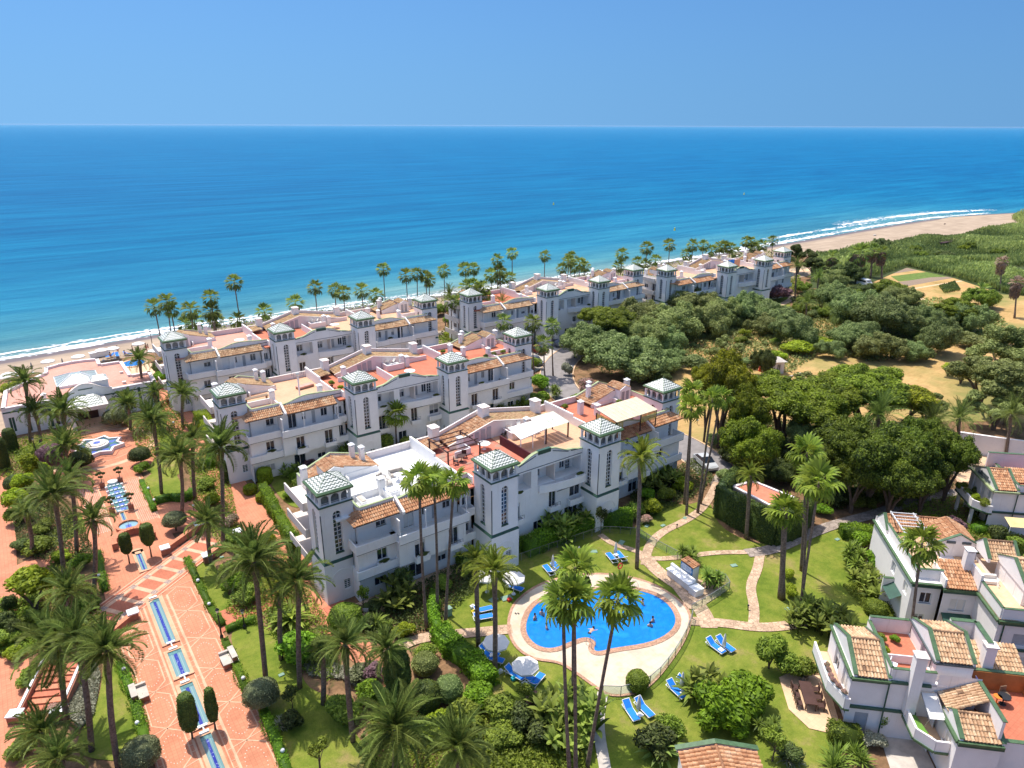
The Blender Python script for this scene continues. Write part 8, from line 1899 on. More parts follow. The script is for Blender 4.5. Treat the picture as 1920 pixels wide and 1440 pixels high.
# ---------------------------------------------------------------- shrubs and trees
def S(px,py,rx,rz,mat,kind,label,name='shrub',cat='shrub',trunk=0,ref=None,tk='multi',ry=None):
 """px, py: middle of the crown"""
 h=trunk+rz if ref is None else ref
 return plant(name,label,cat,GP(px,py,h),rx,rz,mat,kind,trunk,ry,tk=tk)
SH=[(55,1095,2.5,1.7,LIME,'lush','round lime tree left of the promenade, by the terracotta walkway',2.0),(60,1120,1.2,.9,SHRUB,'bush','bush under the lime tree',0),(40,905,1.6,1.5,LIME,'lush','yellow-green tree behind the mushroom tree at the left edge',1.6),(52,870,1.5,1.5,LIME,'lush','tall yellow-green tree beside the clubhouse lawn',1.8),(78,880,1.2,1.0,LIME,'lush','smaller yellow-green tree right of the tall one',1.0),(30,935,1.8,1.6,LIME,'lush','yellow-green tree under the massive date palm',1.2),(25,965,1.2,1.2,SHRUB,'lush','green shrub by the shaded cross path',0),(90,1165,1.6,1.0,LIME,'bush','yellow-green shrub mass below the lime tree',0),(60,1160,1.4,1.0,SHRUB,'bush','green shrub mass below the lime tree',0),(30,1180,1.0,1.4,DSHRUB,'bush','dark shrub at the left edge by the pink walkway',0),(15,1130,.9,1.3,DSHRUB,'bush','dark clipped-looking shrub by the low piers',0),(155,1050,1.4,.9,HEDGE,'bush','leafy shrub at the foot of the date palm left of the basin',0),(115,1040,1.2,.8,LIME,'bush','light shrub behind the massive trunk',0),(70,1020,1.8,1.0,SHRUB,'lush','shrub mass between the shaded lawn and the walkway',0),(40,1020,1.4,.9,DSHRUB,'bush','dark shrub mass at the walkway edge',0),(80,985,1.5,.9,SHRUB,'bush','low shrubs behind the massive date palm',0),(160,1130,1.3,.9,SHRUB,'lush','leafy shrub by the left end of the diagonal band',0),(60,1265,1.3,.9,SHRUB,'lush','green shrub left of the garden stairs',0),(8,1165,1.5,1.3,DSHRUB,'bush','dark bush at the left edge above the stairs',0),(15,1195,1.5,1.1,SHRUB,'lush','green bush at the left edge above the stairs',0),(25,1225,1.1,.8,LIME,'bush','light shrub at the left edge above the stairs',0),(105,1330,.9,.6,FLOW,'bush','rosy succulent bed in front of the stairs',0),(45,1400,1.3,.8,SHRUB,'lush','shrub in the lower left corner',0),(300,850,1.0,1.0,HEDGE,'lush','green shrub right of the dark mushroom tree',0),(265,875,1.2,.9,HEDGE,'bush','low green shrub below the dark mushroom tree',0),(330,835,1.0,.9,SHRUB,'bush','shrub at the far side of the small lawn',0),(385,905,1.6,.9,SHRUB,'bush','shrub bed beside the walkway',0),(400,935,1.4,.9,LIME,'bush','yellowish shrub bed beside the walkway',0),(430,975,1.3,.9,FLOW,'bush','flowering shrub beside the walkway',0),(375,870,1.2,.8,SHRUB,'lush','shrub between the palms of the cross path',0),(440,1090,1.6,1.1,HEDGE,'lush','leafy shrub right of the narrow lawn',0),(425,1070,1.1,1.4,SHRUB,'open','thin young tree on the narrow lawn',.8),(460,1035,1.5,1.1,SHRUB,'lush','shrub under the broadest date palm',0),(470,1110,1.8,1.1,SHRUB,'bush','shrub bed below the broadest date palm',0),(500,1010,1.2,1.0,LIME,'bush','light shrub by the long hedge',0),(440,1010,1.3,.9,SHRUB,'bush','shrub bed by the walkway wall',0),(560,1210,2.2,1.4,HEDGE,'lush','green shrub mass between the slim date palms',0),(600,1215,1.6,1.2,SHRUB,'lush','shrub mass behind the dark small palm',0),(530,1150,1.6,1.1,SHRUB,'lush','shrub bed left of the terracotta walkway',0),(640,1330,1.7,1.2,SHRUB,'lush','shrub mass by the lower lawn',0),(690,1300,1.6,1.1,HEDGE,'lush','bright shrub beside the date palm on the lower lawn',0),(545,1300,.9,.9,DSHRUB,'open','young tree behind the silver mushroom tree',1.0),(545,1350,1.1,.9,DSHRUB,'lush','dark blue-green shrub under the young tree',0),(596,1400,1.0,.8,SHRUB,'open','small round-headed tree on the lower lawn',1.9),(700,1255,1.4,.8,PURP,'bush','purple shrub beside the blue-green date palm',0),(672,1262,1.5,.7,GREYP,'bush','silvery low shrub by the dark small palm',0),(800,1300,1.3,.9,SHRUB,'bush','shrub right of the tall cypress',0),(870,1340,1.8,1.1,SHRUB,'lush','shrub bed below the blue-green clipped bush',0),(900,1300,1.6,1.2,HEDGE,'lush','bright shrub below the wavy hedge',0),(935,1330,1.9,1.2,SHRUB,'lush','big leafy shrub in front of the parasols',0),(975,1345,1.6,1.2,DSHRUB,'lush','dark leafy shrub in front of the parasols',0),(1005,1310,1.0,.8,FLOW,'bush','pink flowering bush by the loungers',0),(985,1300,1.0,1.0,SHRUB,'open','thin tree by the turned lounger',1.2),(820,1355,1.6,.9,LIME,'bush','light shrub right of the big date palm',0),(950,1380,1.6,.8,SHRUB,'bush','low shrub on the near slope',0),(1020,1370,1.6,1.1,DSHRUB,'lush','dark shrub left of the tall clump trunks',0),(880,1230,1.2,.9,HEDGE,'bush','green shrub left of the loungers under the parasol',0),(760,1180,1.2,.8,LIME,'bush','yellow flowering bush near the tan path',0),(800,1220,1.3,.8,SHRUB,'bush','shrub between the tan path and the wavy hedge',0),(690,1165,.8,.9,DSHRUB,'lush','dark cycad-like shrub by the pink notice board',0),(510,855,1.4,1.3,SHRUB,'lush','leafy tree at the foot of the second building, left',0),(545,925,1.1,.8,HEDGE,'bush','low bright bush on the lawn between the buildings',0),(575,865,1.4,.8,PURP,'bush','purple-leaved bush at the foot of the second building',0),(615,820,2.0,1.8,LIME,'lush','bright leafy tree beside the second tower of the second building',1.2),(640,870,1.6,1.2,HEDGE,'lush','green shrub behind the roof of the nearest building',0),(565,900,1.3,.8,SHRUB,'bush','low shrub on the lawn between the buildings',0),(720,830,2.0,1.8,SHRUB,'lush','dark leafy mass behind the stocky fan palm',0),(765,835,2.2,1.6,SHRUB,'lush','leafy mass right of the stocky fan palm',0),(790,860,1.8,1.3,HEDGE,'lush','green mass behind the pergola',0),(700,865,1.6,1.3,SHRUB,'bush','shrub behind the white deck',0),(905,760,2.0,1.4,YUCCA,'lush','dense greenery behind the rear chimneys, left',0),(960,740,2.2,1.6,SHRUB,'lush','dense greenery behind the rear chimneys, middle',0),(1010,745,2.2,1.5,HEDGE,'lush','dense greenery behind the rear chimneys, right',0),(1040,775,1.6,1.2,LIME,'lush','yellow-green shrub near the road behind the nearest roof',0),(1100,720,2.2,1.6,FLOW,'bush','pink oleander beside the road bend',0),(1130,735,2.0,1.5,FLOW,'bush','red oleander right of the pink one',0),(1063,690,1.3,1.5,SAGE,'lush','white-flowering bush on the road edge',0),(1085,745,1.6,1.1,HEDGE,'bush','green bush at the road bend',0),(1280,905,1.6,1.1,LIME,'lush','bright round bush left of the fan palm group',0),(1225,950,1.5,1.2,LIME,'lush','bright bush below the right end of the nearest building',0),(1215,925,1.3,1.0,HEDGE,'lush','green bush below the right end of the nearest building',0),(1212,972,.9,.6,FLOW,'bush','pink flowering bush by the green covers',0),(1250,925,1.5,1.2,SHRUB,'bush','dark bush under the fan palm group',0),(1200,955,1.2,.9,SHRUB,'lush','bush right of the tall feather palm',0),(1128,965,1.0,1.5,DSHRUB,'open','slender climbing tree against the third tower',1.0),(1085,950,1.3,1.0,PURP,'bush','purple shrub left of the third tower',0),(1020,1000,1.2,.9,PURP,'bush','rosy-purple shrub behind the pool hedge',0),(985,1015,1.0,.8,SHRUB,'lush','green shrub behind the pool hedge',0),(755,1085,1.2,1.6,DSHRUB,'open','dark shrub below the stair-foot balcony',.6),(680,1115,.8,1.5,SHRUB,'open','small tree before the shaded ground terrace',.7),(700,1135,1.2,.6,DSHRUB,'bush','dark rounded bush by the shaded terrace',0),(860,1015,1.4,1.1,HEDGE,'lush','bright foliage under the fan palms by the facade',0),(905,1040,1.3,1.0,SHRUB,'lush','bushes at the foot of the second tower',0),(830,1090,1.2,.9,SHRUB,'bush','low bush between the fan palm trunks',0),(1447,1215,1.5,1.6,SHRUB,'lush','round dark tree in the shrub bed of the townhouse lawn',.6),(1480,1245,1.5,1.3,SHRUB,'bush','bush right of the round dark tree',0),(1510,1250,1.3,1.0,SHRUB,'lush','bush near the pointed end of the patio',0),(1345,1318,2.5,1.9,HEDGE,'lush','large bright bush on the lawn below the loungers',0),(1405,1298,2.5,1.8,HEDGE,'lush','large green bush right of the bright one',0),(1380,1352,1.6,1.1,HEDGE,'lush','bush in front of the large bright one',0),(1455,1385,1.4,1.3,SHRUB,'open','small tree right of the tiled pavilion',.9),(1480,1410,1.2,.8,DSHRUB,'bush','grey-green plants by the small tree',0),(1225,1385,1.9,1.3,DSHRUB,'lush','dark bush left of the tiled pavilion',0),(1255,1360,1.3,1.2,SHRUB,'lush','bush behind the tiled pavilion',0),(1660,1350,.9,1.3,SHRUB,'open','slender shrub against the corner townhouse',0),(1640,1385,1.1,.7,SAGE,'bush','white-flowering bush by the yard',0),(1480,1075,.9,.7,LIME,'bush','upper clipped ball beside the stout palm',0),(1483,1105,.9,.7,LIME,'bush','lower clipped ball beside the stout palm',0),(1620,1010,1.6,1.2,HEDGE,'lush','green shrub by the shaded path',0),(1640,1050,1.5,1.3,HEDGE,'lush','green shrub against the townhouse side wall',0),(1600,1040,1.2,1.0,SHRUB,'lush','shrub left of the townhouse side wall',0),(1790,985,1.6,1.4,PURP,'bush','purple shrub between the townhouses',0),(1815,1015,1.6,1.2,SHRUB,'lush','bush right of the purple shrub',0),(1750,975,1.0,.8,LIME,'lush','light bush behind the townhouse roof',0),(1875,1000,1.3,1.3,DSHRUB,'lush','dark round bush below the upper right townhouse',0),(1850,950,.9,.9,LIME,'open','young yellow-green tree on the townhouse lawn',.5),(1905,1020,1.3,1.0,SHRUB,'lush','bush at the right picture edge',0),(1835,925,1.4,2.0,BANANA,'lush','leafy tree climbing the upper right townhouse balcony',.8),(130,740,1.4,1.2,DSHRUB,'bush','dark bush between the clubhouse palms',0),(195,745,1.2,1.1,SHRUB,'bush','bush in front of the zigzag panel of the clubhouse',0),(20,725,2.0,1.4,LIME,'bush','yellow-green bushes at the left end of the clubhouse',0),(295,690,1.6,1.4,DSHRUB,'bush','dark bushes between clubhouse and beachfront building',0),(300,705,1.6,1.3,HEDGE,'lush','bright bush between clubhouse and beachfront building',0),(305,718,1.3,1.0,TAMAR2,'bush','grey-green bush by the beachfront building',0)]
for px,py,rx,rz,mt,kd,l,tr in SH:S(px,py,rx,rz,mt,kd,l,name='tree' if tr>.9 else 'shrub',cat='tree' if tr>.9 else 'shrub',trunk=tr,tk='single' if kd=='open' else 'multi')
for px,py,s,kd,mt,l in[(735,1110,3.3,'banana',BANANA,'bird-of-paradise clump at the corner of the shaded terrace'),(750,1080,2.6,'yucca',YUCCA,'yucca behind the bird-of-paradise clump'),(945,1000,2.4,'yucca',YUCCA,'yucca at the foot of the second tower'),(990,1018,2.2,'yucca',YUCCA,'yucca standing behind the pool fence'),(1045,985,3.8,'banana',BANANA,'bird-of-paradise clump in front of the centre facade, left'),(1072,970,3.4,'banana',BANANA,'bird-of-paradise clump in front of the centre facade, right'),(1230,905,3.2,'banana',BANANA,'bird-of-paradise clump at the right end of the nearest building, far'),(1255,895,3.0,'banana',BANANA,'bird-of-paradise clump under the fan palm group'),(1180,960,2.2,'yucca',YUCCA,'yucca left of the tall feather palm'),(1286,1040,2.4,'yucca',YUCCA,'left yucca behind the poolside bar'),(1328,1085,2.6,'yucca',YUCCA,'right yucca beside the poolside bar'),(1040,1330,3.3,'banana',BANANA,'bird-of-paradise clump in front of the pool deck, left'),(1090,1325,3.5,'banana',BANANA,'bird-of-paradise clump in front of the pool deck, right'),(1065,1380,2.6,'banana',BANANA,'bird-of-paradise clump at the foot of the tall fan palms'),(1530,1150,3.2,'banana',BANANA,'bird-of-paradise clump on the east lawn, left'),(1560,1165,3.2,'banana',BANANA,'bird-of-paradise clump on the east lawn, right'),(1505,1160,2.6,'banana',BANANA,'low broad-leaved clump at the foot of the leaning fan palms'),(1600,1045,3.0,'yucca',YUCCA,'tall yucca on the lawn beside the townhouse'),(1618,1075,2.2,'banana',BANANA,'broad-leaved clump below the yucca'),(1645,1100,2.6,'banana',BANANA,'broad-leaved clump by the townhouse porch'),(1570,1420,2.2,'spiky',YUCCA,'spiky plant in front of the boxy hedge, left'),(1610,1410,1.7,'spiky',YUCCA,'spiky plant in front of the boxy hedge, right'),(1330,1290,2.8,'banana',BANANA,'broad-leaved clump above the large bright bush'),(1300,1290,2.2,'cycad',YUCCA,'small feathery plant beside the loungers'),(1240,1400,2.0,'cycad',DATE,'feathery plant in front of the tiled pavilion'),(545,1155,2.6,'cycad',DATEL,'feathery palm bush beside the terracotta walkway'),(705,1165,1.5,'cycad',YUCCA,'dark cycad by the pink notice board'),(720,1170,1.4,'spiky',YUCCA,'spiky rosette beside the dark cycad'),(525,1355,1.1,'spiky',SAGE,'pale agave in the lower lawn bed'),(580,1195,1.6,'spiky',YUCCA,'spiky plant among the slim date palms'),(1850,1430,2.6,'banana',BANANA,'banana plant in front of the corner townhouse'),(1480,1415,1.4,'spiky',SAGE,'agave right of the tiled pavilion'),(1440,1370,2.0,'yucca',YUCCA,'yucca behind the small tree by the pavilion'),(665,890,2.4,'yucca',YUCCA,'yucca behind the white deck'),(640,855,2.6,'yucca',YUCCA,'yucca at the foot of the second building'),(430,730,2.2,'yucca',YUCCA,'yucca by the clubhouse-side building'),(800,800,2.6,'yucca',YUCCA,'yucca under the second building, behind the pergola'),(925,750,2.6,'yucca',YUCCA,'yucca behind the middle chimney'),(940,768,2.4,'yucca',YUCCA,'yucca beside the one behind the middle chimney'),(965,755,3.0,'banana',BANANA,'broad-leaved clump behind the nearest roof, left'),(1000,755,3.0,'banana',BANANA,'broad-leaved clump behind the nearest roof, right'),(1040,735,2.4,'yucca',YUCCA,'yucca by the road bend'),(545,880,2.0,'banana',BANANA,'broad-leaved clump at the foot of the second building'),(690,745,1.5,'spiky',YUCCA,'plants behind the twin chimneys of the second building'),(485,715,2.4,'banana',BANANA,'broad-leaved clump below the clubhouse-side building, left'),(510,705,2.2,'yucca',YUCCA,'yucca below the clubhouse-side building'),(580,690,2.4,'banana',BANANA,'broad-leaved clump below the clubhouse-side building, right'),(590,880,1.6,'spiky',YUCCA,'spiky plant near the purple bush')]:
 clump('plant_clump',l,'plant',GP(px,py,s*.45),s,kd,mt)
P=GP(55,1378);t=thing('cactus','twin tall cactus at the lower left','cactus',(*P,0));m=MB()
for x,y,h,a in((0,0,2.2,.15),(.55,-.1,1.9,-.1)):
 m.tube([(x,y,0),(x,y,h)],[.1,.11],7)
 for i in range(4):q=i*1.57+a;m.tube([(x,y,.9),(x+.28*math.cos(q),y+.28*math.sin(q),1.05),(x+.30*math.cos(q),y+.30*math.sin(q),h+rnd.uniform(-.4,.3))],[.08,.09,.07],6)
m.build('stems',plain('cactus_green',(.12,.20,.07),.7),t)
def scatter(name,label,px,n,leaf,mat,hmax=.35,seed=1,lump=0,asp=.5,kind='stuff'):
 rg=np.random.default_rng(seed);poly=poly_px(px);xs=[p[0]for p in poly];ys=[p[1]for p in poly];pts=[]
 A=np.array(poly);m=len(A)
 while len(pts)<n:
  X=rg.uniform(min(xs),max(xs),n*2);Y=rg.uniform(min(ys),max(ys),n*2);ins=np.zeros(len(X),bool);j=m-1
  for i in range(m):
   c=((A[i,1]>Y)!=(A[j,1]>Y))&(X<(A[j,0]-A[i,0])*(Y-A[i,1])/(A[j,1]-A[i,1]+1e-12)+A[i,0]);ins^=c;j=i
  pts+=list(zip(X[ins],Y[ins]))
 pts=np.array(pts[:n]);z=rg.uniform(0,1,n)**.6*hmax
 if lump:z=z*(0.35+0.65*(0.5+0.5*np.sin(pts[:,0]*lump+np.sin(pts[:,1]*lump*.7)*2)*np.cos(pts[:,1]*lump*.8)))
 C=np.stack([pts[:,0],pts[:,1],z],1);nn=rg.normal(size=(n,3));nn[:,2]+=1.2
 V,F=leafquads(C,nn,leaf,rg,asp,.3);me=np_mesh(name,V,F,np.clip(.45+rg.normal(size=n)*.2+z/hmax*.15,0,1));me.materials.append(mat)
 o=link(name,me,None);o['kind']=kind;o['label']=label;return o
scatter('ground_cover','silvery sage carpet between the stairs and the left lawn',[(150,1260),(175,1235),(190,1265),(178,1340),(150,1370),(125,1340),(140,1300)],6000,.09,SAGE,.35);scatter('ground_cover','silvery carpet under the small dark palm',[(568,1245),(600,1240),(660,1255),(720,1280),(690,1300),(640,1275),(580,1270)],4500,.09,SAGE,.3,2)
scatter('ground_cover','mixed low planting right of the promenade',[(420,1150),(450,1080),(500,1000),(540,1050),(600,1140),(640,1200),(620,1280),(560,1260),(500,1180),(450,1165)],9000,.12,SHRUB,.45,3);scatter('ground_cover','mixed low planting left of the promenade',[(40,1130),(110,1040),(180,1110),(200,1180),(150,1220),(90,1240),(50,1210)],8000,.12,SHRUB,.45,4)
scatter('ground_cover','low planting on the near slope',[(680,1420),(700,1330),(820,1340),(900,1310),(1000,1330),(1090,1380),(1100,1460),(900,1470),(700,1470)],14000,.13,SHRUB,.5,5);scatter('ground_cover','low planting under the fan palm group',[(1180,930),(1300,860),(1340,900),(1310,930),(1240,960),(1200,990)],6000,.14,DSHRUB,.5,6)
scatter('ground_cover','low planting by the shaded terrace',[(640,1150),(760,1110),(900,1040),(960,1035),(900,1100),(810,1180),(760,1200),(690,1200)],9000,.13,DSHRUB,.5,7);scatter('ground_cover','planting between the nearest and the second building',[(520,870),(600,860),(760,850),(1000,760),(1060,790),(1000,800),(800,890),(560,930)],16000,.17,SHRUB,.8,8)
scatter('ground_cover','planting between the second and the clubhouse-side building',[(400,760),(500,720),(700,690),(860,620),(950,620),(980,660),(860,680),(700,720),(480,760)],12000,.2,SHRUB,.9,9);scatter('ground_cover','planting along the seafront walk',[(290,690),(330,640),(480,600),(700,570),(830,555),(1160,505),(1460,470),(1480,480),(1180,525),(840,590),(500,640)],12000,.25,SHRUB,.9,10)
scatter('ground_cover','planting round the road-side building',[(820,640),(850,600),(930,620),(1080,600),(1200,590),(1260,570),(1500,520),(1500,550),(1300,600),(1140,620),(1000,650),(900,660)],16000,.28,SHRUB,1.2,11);scatter('ground_cover','planting by the townhouses',[(1580,1100),(1650,1080),(1700,1180),(1640,1170)],3000,.12,SHRUB,.5,12)
scatter('ground_cover','planting left of the cross path',[(20,940),(90,930),(150,980),(180,1040),(120,1060),(60,1050),(30,1010)],8000,.12,DSHRUB,.5,13);scatter('ground_cover','planting between the palms beside the walkway',[(350,870),(400,820),(430,900),(450,990),(420,1040),(370,960)],7000,.12,SHRUB,.5,14)
scatter('ground_cover','beds between the townhouses',[(1680,950),(1800,930),(1860,980),(1920,1010),(1920,1060),(1830,1040),(1740,1000)],6000,.13,SHRUB,.5,15)
scatter('ground_cover','planting along the foot of the clubhouse',[(-20,860),(0,830),(120,815),(180,800),(290,770),(330,740),(350,800),(300,870),(260,850),(240,800),(180,800),(120,840),(60,900),(0,900)],9000,.15,SHRUB,.6,16)
scatter('ground_cover','dense planting at the left picture edge',[(-40,1135),(30,1125),(75,1150),(70,1225),(20,1235),(-60,1235)],7000,.13,SHRUB,.7,17)
scatter('dry_scrub','yellow-green scrub scattered over the field edge',[(1255,640),(1400,600),(1500,600),(1560,650),(1480,700),(1380,690),(1290,690)],6000,.35,TAMAR,.8,21,.35);scatter('dry_scrub','scrub at the far field edge',[(1600,570),(1760,560),(1880,600),(1900,640),(1760,640),(1640,620)],5000,.4,TAMAR,.9,22,.3)
def canes(name,label,px,n,h,seed,mat=REED):
 rg=np.random.default_rng(seed);poly=poly_px(px);A=np.array(poly);m=len(A);pts=[]
 while len(pts)<n:
  X=rg.uniform(A[:,0].min(),A[:,0].max(),n*2);Y=rg.uniform(A[:,1].min(),A[:,1].max(),n*2);ins=np.zeros(len(X),bool);j=m-1
  for i in range(m):
   c=((A[i,1]>Y)!=(A[j,1]>Y))&(X<(A[j,0]-A[i,0])*(Y-A[i,1])/(A[j,1]-A[i,1]+1e-12)+A[i,0]);ins^=c;j=i
  pts+=list(zip(X[ins],Y[ins]))
 p=np.array(pts[:n]);cl=0.62+.22*np.sin(p[:,0]*.13+np.sin(p[:,1]*.11)*2)*np.cos(p[:,1]*.17)+.2*np.sin(p[:,0]*.051+2)*np.sin(p[:,1]*.09+p[:,0]*.02);H_=h*cl*rg.uniform(.7,1.15,n)
 a=rg.uniform(0,6.28,n);lean=rg.uniform(.1,.5,n)*H_*.5;w=rg.uniform(.12,.32,n);z0=np.maximum(0,H_-rg.uniform(.8,2.2,n))
 B0=np.stack([p[:,0],p[:,1],z0],1);T_=B0+np.stack([np.cos(a)*lean,np.sin(a)*lean,H_-z0],1);s=np.stack([-np.sin(a)*w,np.cos(a)*w,np.zeros(n)],1);M=(B0+T_)/2+np.stack([np.zeros(n),np.zeros(n),.15*H_*.3],1)
 V=np.stack([B0-s*.3,M-s,T_,M+s],1).reshape(-1,3);F=np.arange(4*n).reshape(n,4)
 me=np_mesh(name,V,F,np.clip(.45+rg.normal(size=n)*.18+(cl-.62)*1.3,0,1));me.materials.append(mat);o=link(name,me,None);o['kind']='stuff';o['label']=label
 gm=[];k=0;fm=[]
 return o
canes('cane_thicket','bright green cane thicket along the far beach',[(1530,478),(1620,468),(1700,452),(1800,444),(1850,432),(1960,425),(1990,470),(1960,500),(1860,500),(1790,490),(1700,500),(1640,520),(1560,530),(1520,520)],42000,3.6,31);canes('cane_thicket','cane band between the plots and the beach canes',[(1680,480),(1760,490),(1860,510),(1960,530),(1960,560),(1880,550),(1790,520),(1700,500)],14000,3.8,32);canes('cane_thicket','far cane bush on the sand spit',[(1895,412),(1915,402),(1990,400),(1990,424),(1910,426)],3500,4.0,33);canes('cane_thicket','brownish reeds at the edge of the sand',[(1720,446),(1760,442),(1800,450),(1750,456)],2500,2.4,34,TAMAR);canes('cane_thicket','light canes among the field trees',[(1540,580),(1600,570),(1640,590),(1620,610),(1560,612)],5000,3.4,35);canes('cane_thicket','cane clump in the dry field',[(1760,538),(1790,530),(1800,545),(1770,550)],900,2.4,36)
struct(sheet('thicket_floor',poly_px([(1520,480),(1620,470),(1700,455),(1800,448),(1860,436),(2000,425),(2000,560),(1880,552),(1790,522),(1700,502),(1600,545),(1520,540)]),.03,plain('dark_undergrowth',(.055,.075,.02),.95)),'dark ground under the canes')
def Tm(px,py,rx,rz,mat,kind,label,tr=0,name='tree',ref=None):
 if kind=='olive' and tr<=1.0:rz,tr=(rz+tr*.6)*1.05,0
 return plant(name,label,'tree',GP(px,py,ref if ref is not None else tr+rz),rx,rz,mat,kind,tr)
FT=[(1143,598,7.0,4.4,PINE,'pine','round bright stone pine left of the olive wood',2),(1120,640,7.5,3.2,TAMAR2,'olive','nearest olive-like tree of the wood beside the parked cars',1),(1175,665,9.0,3.4,TAMAR2,'olive','grey-green tree mass right of the road bend',1),(1230,676,5.5,2.2,TAMAR2,'olive','grey-green tree mass above the fourth tower',.5),(1165,630,6.5,2.8,TAMAR,'olive','olive tree behind the road-side mass',1),(1215,620,7.0,3.4,TAMAR,'olive','broad olive tree in the middle of the wood, front',1),(1255,636,5.0,2.4,TAMAR2,'olive','olive tree at the front right of the wood',1),(1205,590,7.0,3.8,TAMAR,'olive','olive tree in the middle of the wood, left',1),(1265,600,8.0,3.8,TAMAR,'olive','olive tree in the middle of the wood, centre',1),(1325,600,6.5,3.4,TAMAR,'olive','olive tree in the middle of the wood, right',1),(1300,565,7.0,3.4,TAMAR,'olive','light green tree before the farthest building, left',1.5),(1350,582,6.0,3.2,TAMAR,'olive','light green tree before the farthest building, middle',1),(1400,575,6.5,3.4,TAMAR2,'olive','grey-green tree before the farthest building, right',1),(1450,590,7.0,3.0,TAMAR2,'olive','round grey-green tree right of the wood',.5),(1495,620,5.5,3.4,TAMAR2,'olive','round grey-green bush standing alone in the field',.3),(1430,605,5.0,2.4,TAMAR,'olive','low olive bush at the wood edge',.3),(1570,555,6.0,3.2,TAMAR2,'olive','dark tree right of the white lamp path',1),(1610,570,8.0,3.8,TAMAR2,'olive','dark tree in the middle of the field trees',1),(1660,590,8.0,4.2,TAMAR2,'olive','tallest dark tree of the field trees',1),(1700,605,5.0,2.8,TAMAR2,'olive','dark tree right of the tallest one',.6),(1590,632,5.2,2.6,TAMAR2,'olive','dark round tree above the dry field, left',.5),(1650,648,6.0,2.6,TAMAR,'olive','olive-brown tree above the dry field',.5),(1700,655,4.0,2.0,TAMAR2,'olive','grey-green bush right of the olive-brown tree',.3),(1620,625,5.0,2.6,TAMAR2,'olive','dark tree behind the olive-brown one',.5),(1560,655,3.4,2.0,TAMAR2,'olive','small dark bush at the field edge',0),(1730,600,5.0,3.0,TAMAR2,'olive','tree left of the lone round one',1),(1770,628,5.2,3.6,TAMAR2,'olive','lone round grey-green tree in the field',.8),(1790,580,6.0,3.6,PINE,'tree','green tree behind the lone round one',1),(1820,590,5.5,3.4,TAMAR2,'olive','dark tree right of the green one in the field',.6),(1840,556,5.5,2.6,SHRUB,'olive','flat yellowish tree under the dead palm',.5),(1745,590,4.2,2.4,TAMAR2,'olive','small dark tree between the field trees',.3),(1665,540,5.5,2.8,SHRUB,'olive','brownish bush right of the white van',.3),(1690,552,5.5,2.8,TAMAR,'olive','brownish bush in front of the bare plot',.3),(1620,545,4.5,2.4,DSHRUB,'olive','dark bush left of the white van',0),(1540,640,4.0,1.6,LIME,'bush','bright low bush at the front of the field trees',0),(1500,650,4.0,1.6,LIME,'bush','bright low bush left of the small dark one',0),(1500,480,6.0,4.8,DSHRUB,'tree','dark dense tree right of the farthest tower',1),(1530,500,5.0,3.4,DSHRUB,'tree','dark tree behind the date palms right of the farthest building',1),(1560,520,5.5,3.2,TAMAR,'olive','brownish tree near the first skirted fan palm',.6),(1590,510,5.5,3.0,DSHRUB,'olive','dark tree under the skirted fan palms',.5),(1460,545,4.2,2.8,PURP,'bush','purple-green bush at the end of the farthest building',0),(1880,660,7.0,6.0,TAMAR,'tree','tall brown-green tree at the right edge, top of the clump',2),(1850,700,6.5,5.0,TAMAR,'tree','brown-green tree at the right edge, left of the clump',1.5),(1905,720,6.5,5.5,TAMAR,'tree','brown-green tree at the right edge, low right of the clump',1.5),(1875,755,5.5,3.6,TAMAR,'tree','lighter tree at the foot of the right-edge clump',1),(1915,690,5.0,4.0,DSHRUB,'tree','dark tree cut by the right picture edge',1),(1740,758,3.6,2.8,TAMAR,'tree','sparse olive-green tree right of the umbrella pines',1.2),(1712,752,3.0,2.2,TAMAR,'tree','sparse tree between the umbrella pines and the field',1),(1805,700,3.0,1.6,TAMAR,'open','spindly bush in the middle of the dry field',.4),(1780,690,2.2,1.4,LIME,'open','light spindly bush in the dry field',.3),(1830,640,4.0,1.6,TAMAR,'bush','low scrub under the right-edge clump',0),(1515,715,3.4,2.2,TAMAR,'open','sparse shrub above the umbrella pines',1.0),(1430,675,2.6,2.6,DSHRUB,'olive','dark tree beside the field hut',.6),(1385,655,2.2,1.8,TAMAR,'open','spindly bush left of the hut, near',.4),(1355,640,2.4,1.8,TAMAR,'open','spindly bush left of the hut, middle',.4),(1340,660,2.0,1.6,TAMAR,'open','spindly bush left of the hut, far',.4),(1395,625,2.0,1.4,LIME,'open','bright bush behind the hut',.2),(1300,680,3.2,2.0,TAMAR2,'bush','dark low bush at the field corner by the pine',0),(1265,668,3.6,2.0,TAMAR2,'olive','low grey bush at the field corner',0),(1460,665,2.0,1.2,LIME,'bush','yellow bush behind the hut roof',0)]
for px,py,rx,rz,mt,kd,l,tr in FT:Tm(px,py,rx,rz,mt,kd,l,tr)
scatter('wood_undergrowth','green undergrowth beneath the olive wood',[(1075,640),(1130,600),(1260,570),(1420,565),(1470,590),(1400,625),(1290,640),(1270,690),(1170,690),(1100,670)],26000,.30,TAMAR,.9,41,.25)
scatter('wood_undergrowth','green undergrowth beneath the field trees',[(1480,560),(1580,530),(1700,550),(1760,590),(1830,570),(1850,600),(1760,625),(1740,660),(1640,680),(1560,665),(1480,655),(1520,610)],24000,.32,TAMAR,.9,42,.22)
scatter('wood_undergrowth','dark undergrowth beneath the pines and the ficus canopy',[(1340,800),(1400,780),(1500,800),(1640,790),(1760,820),(1800,880),(1720,920),(1560,960),(1500,900),(1400,890)],22000,.24,DSHRUB,1.2,43,.3)
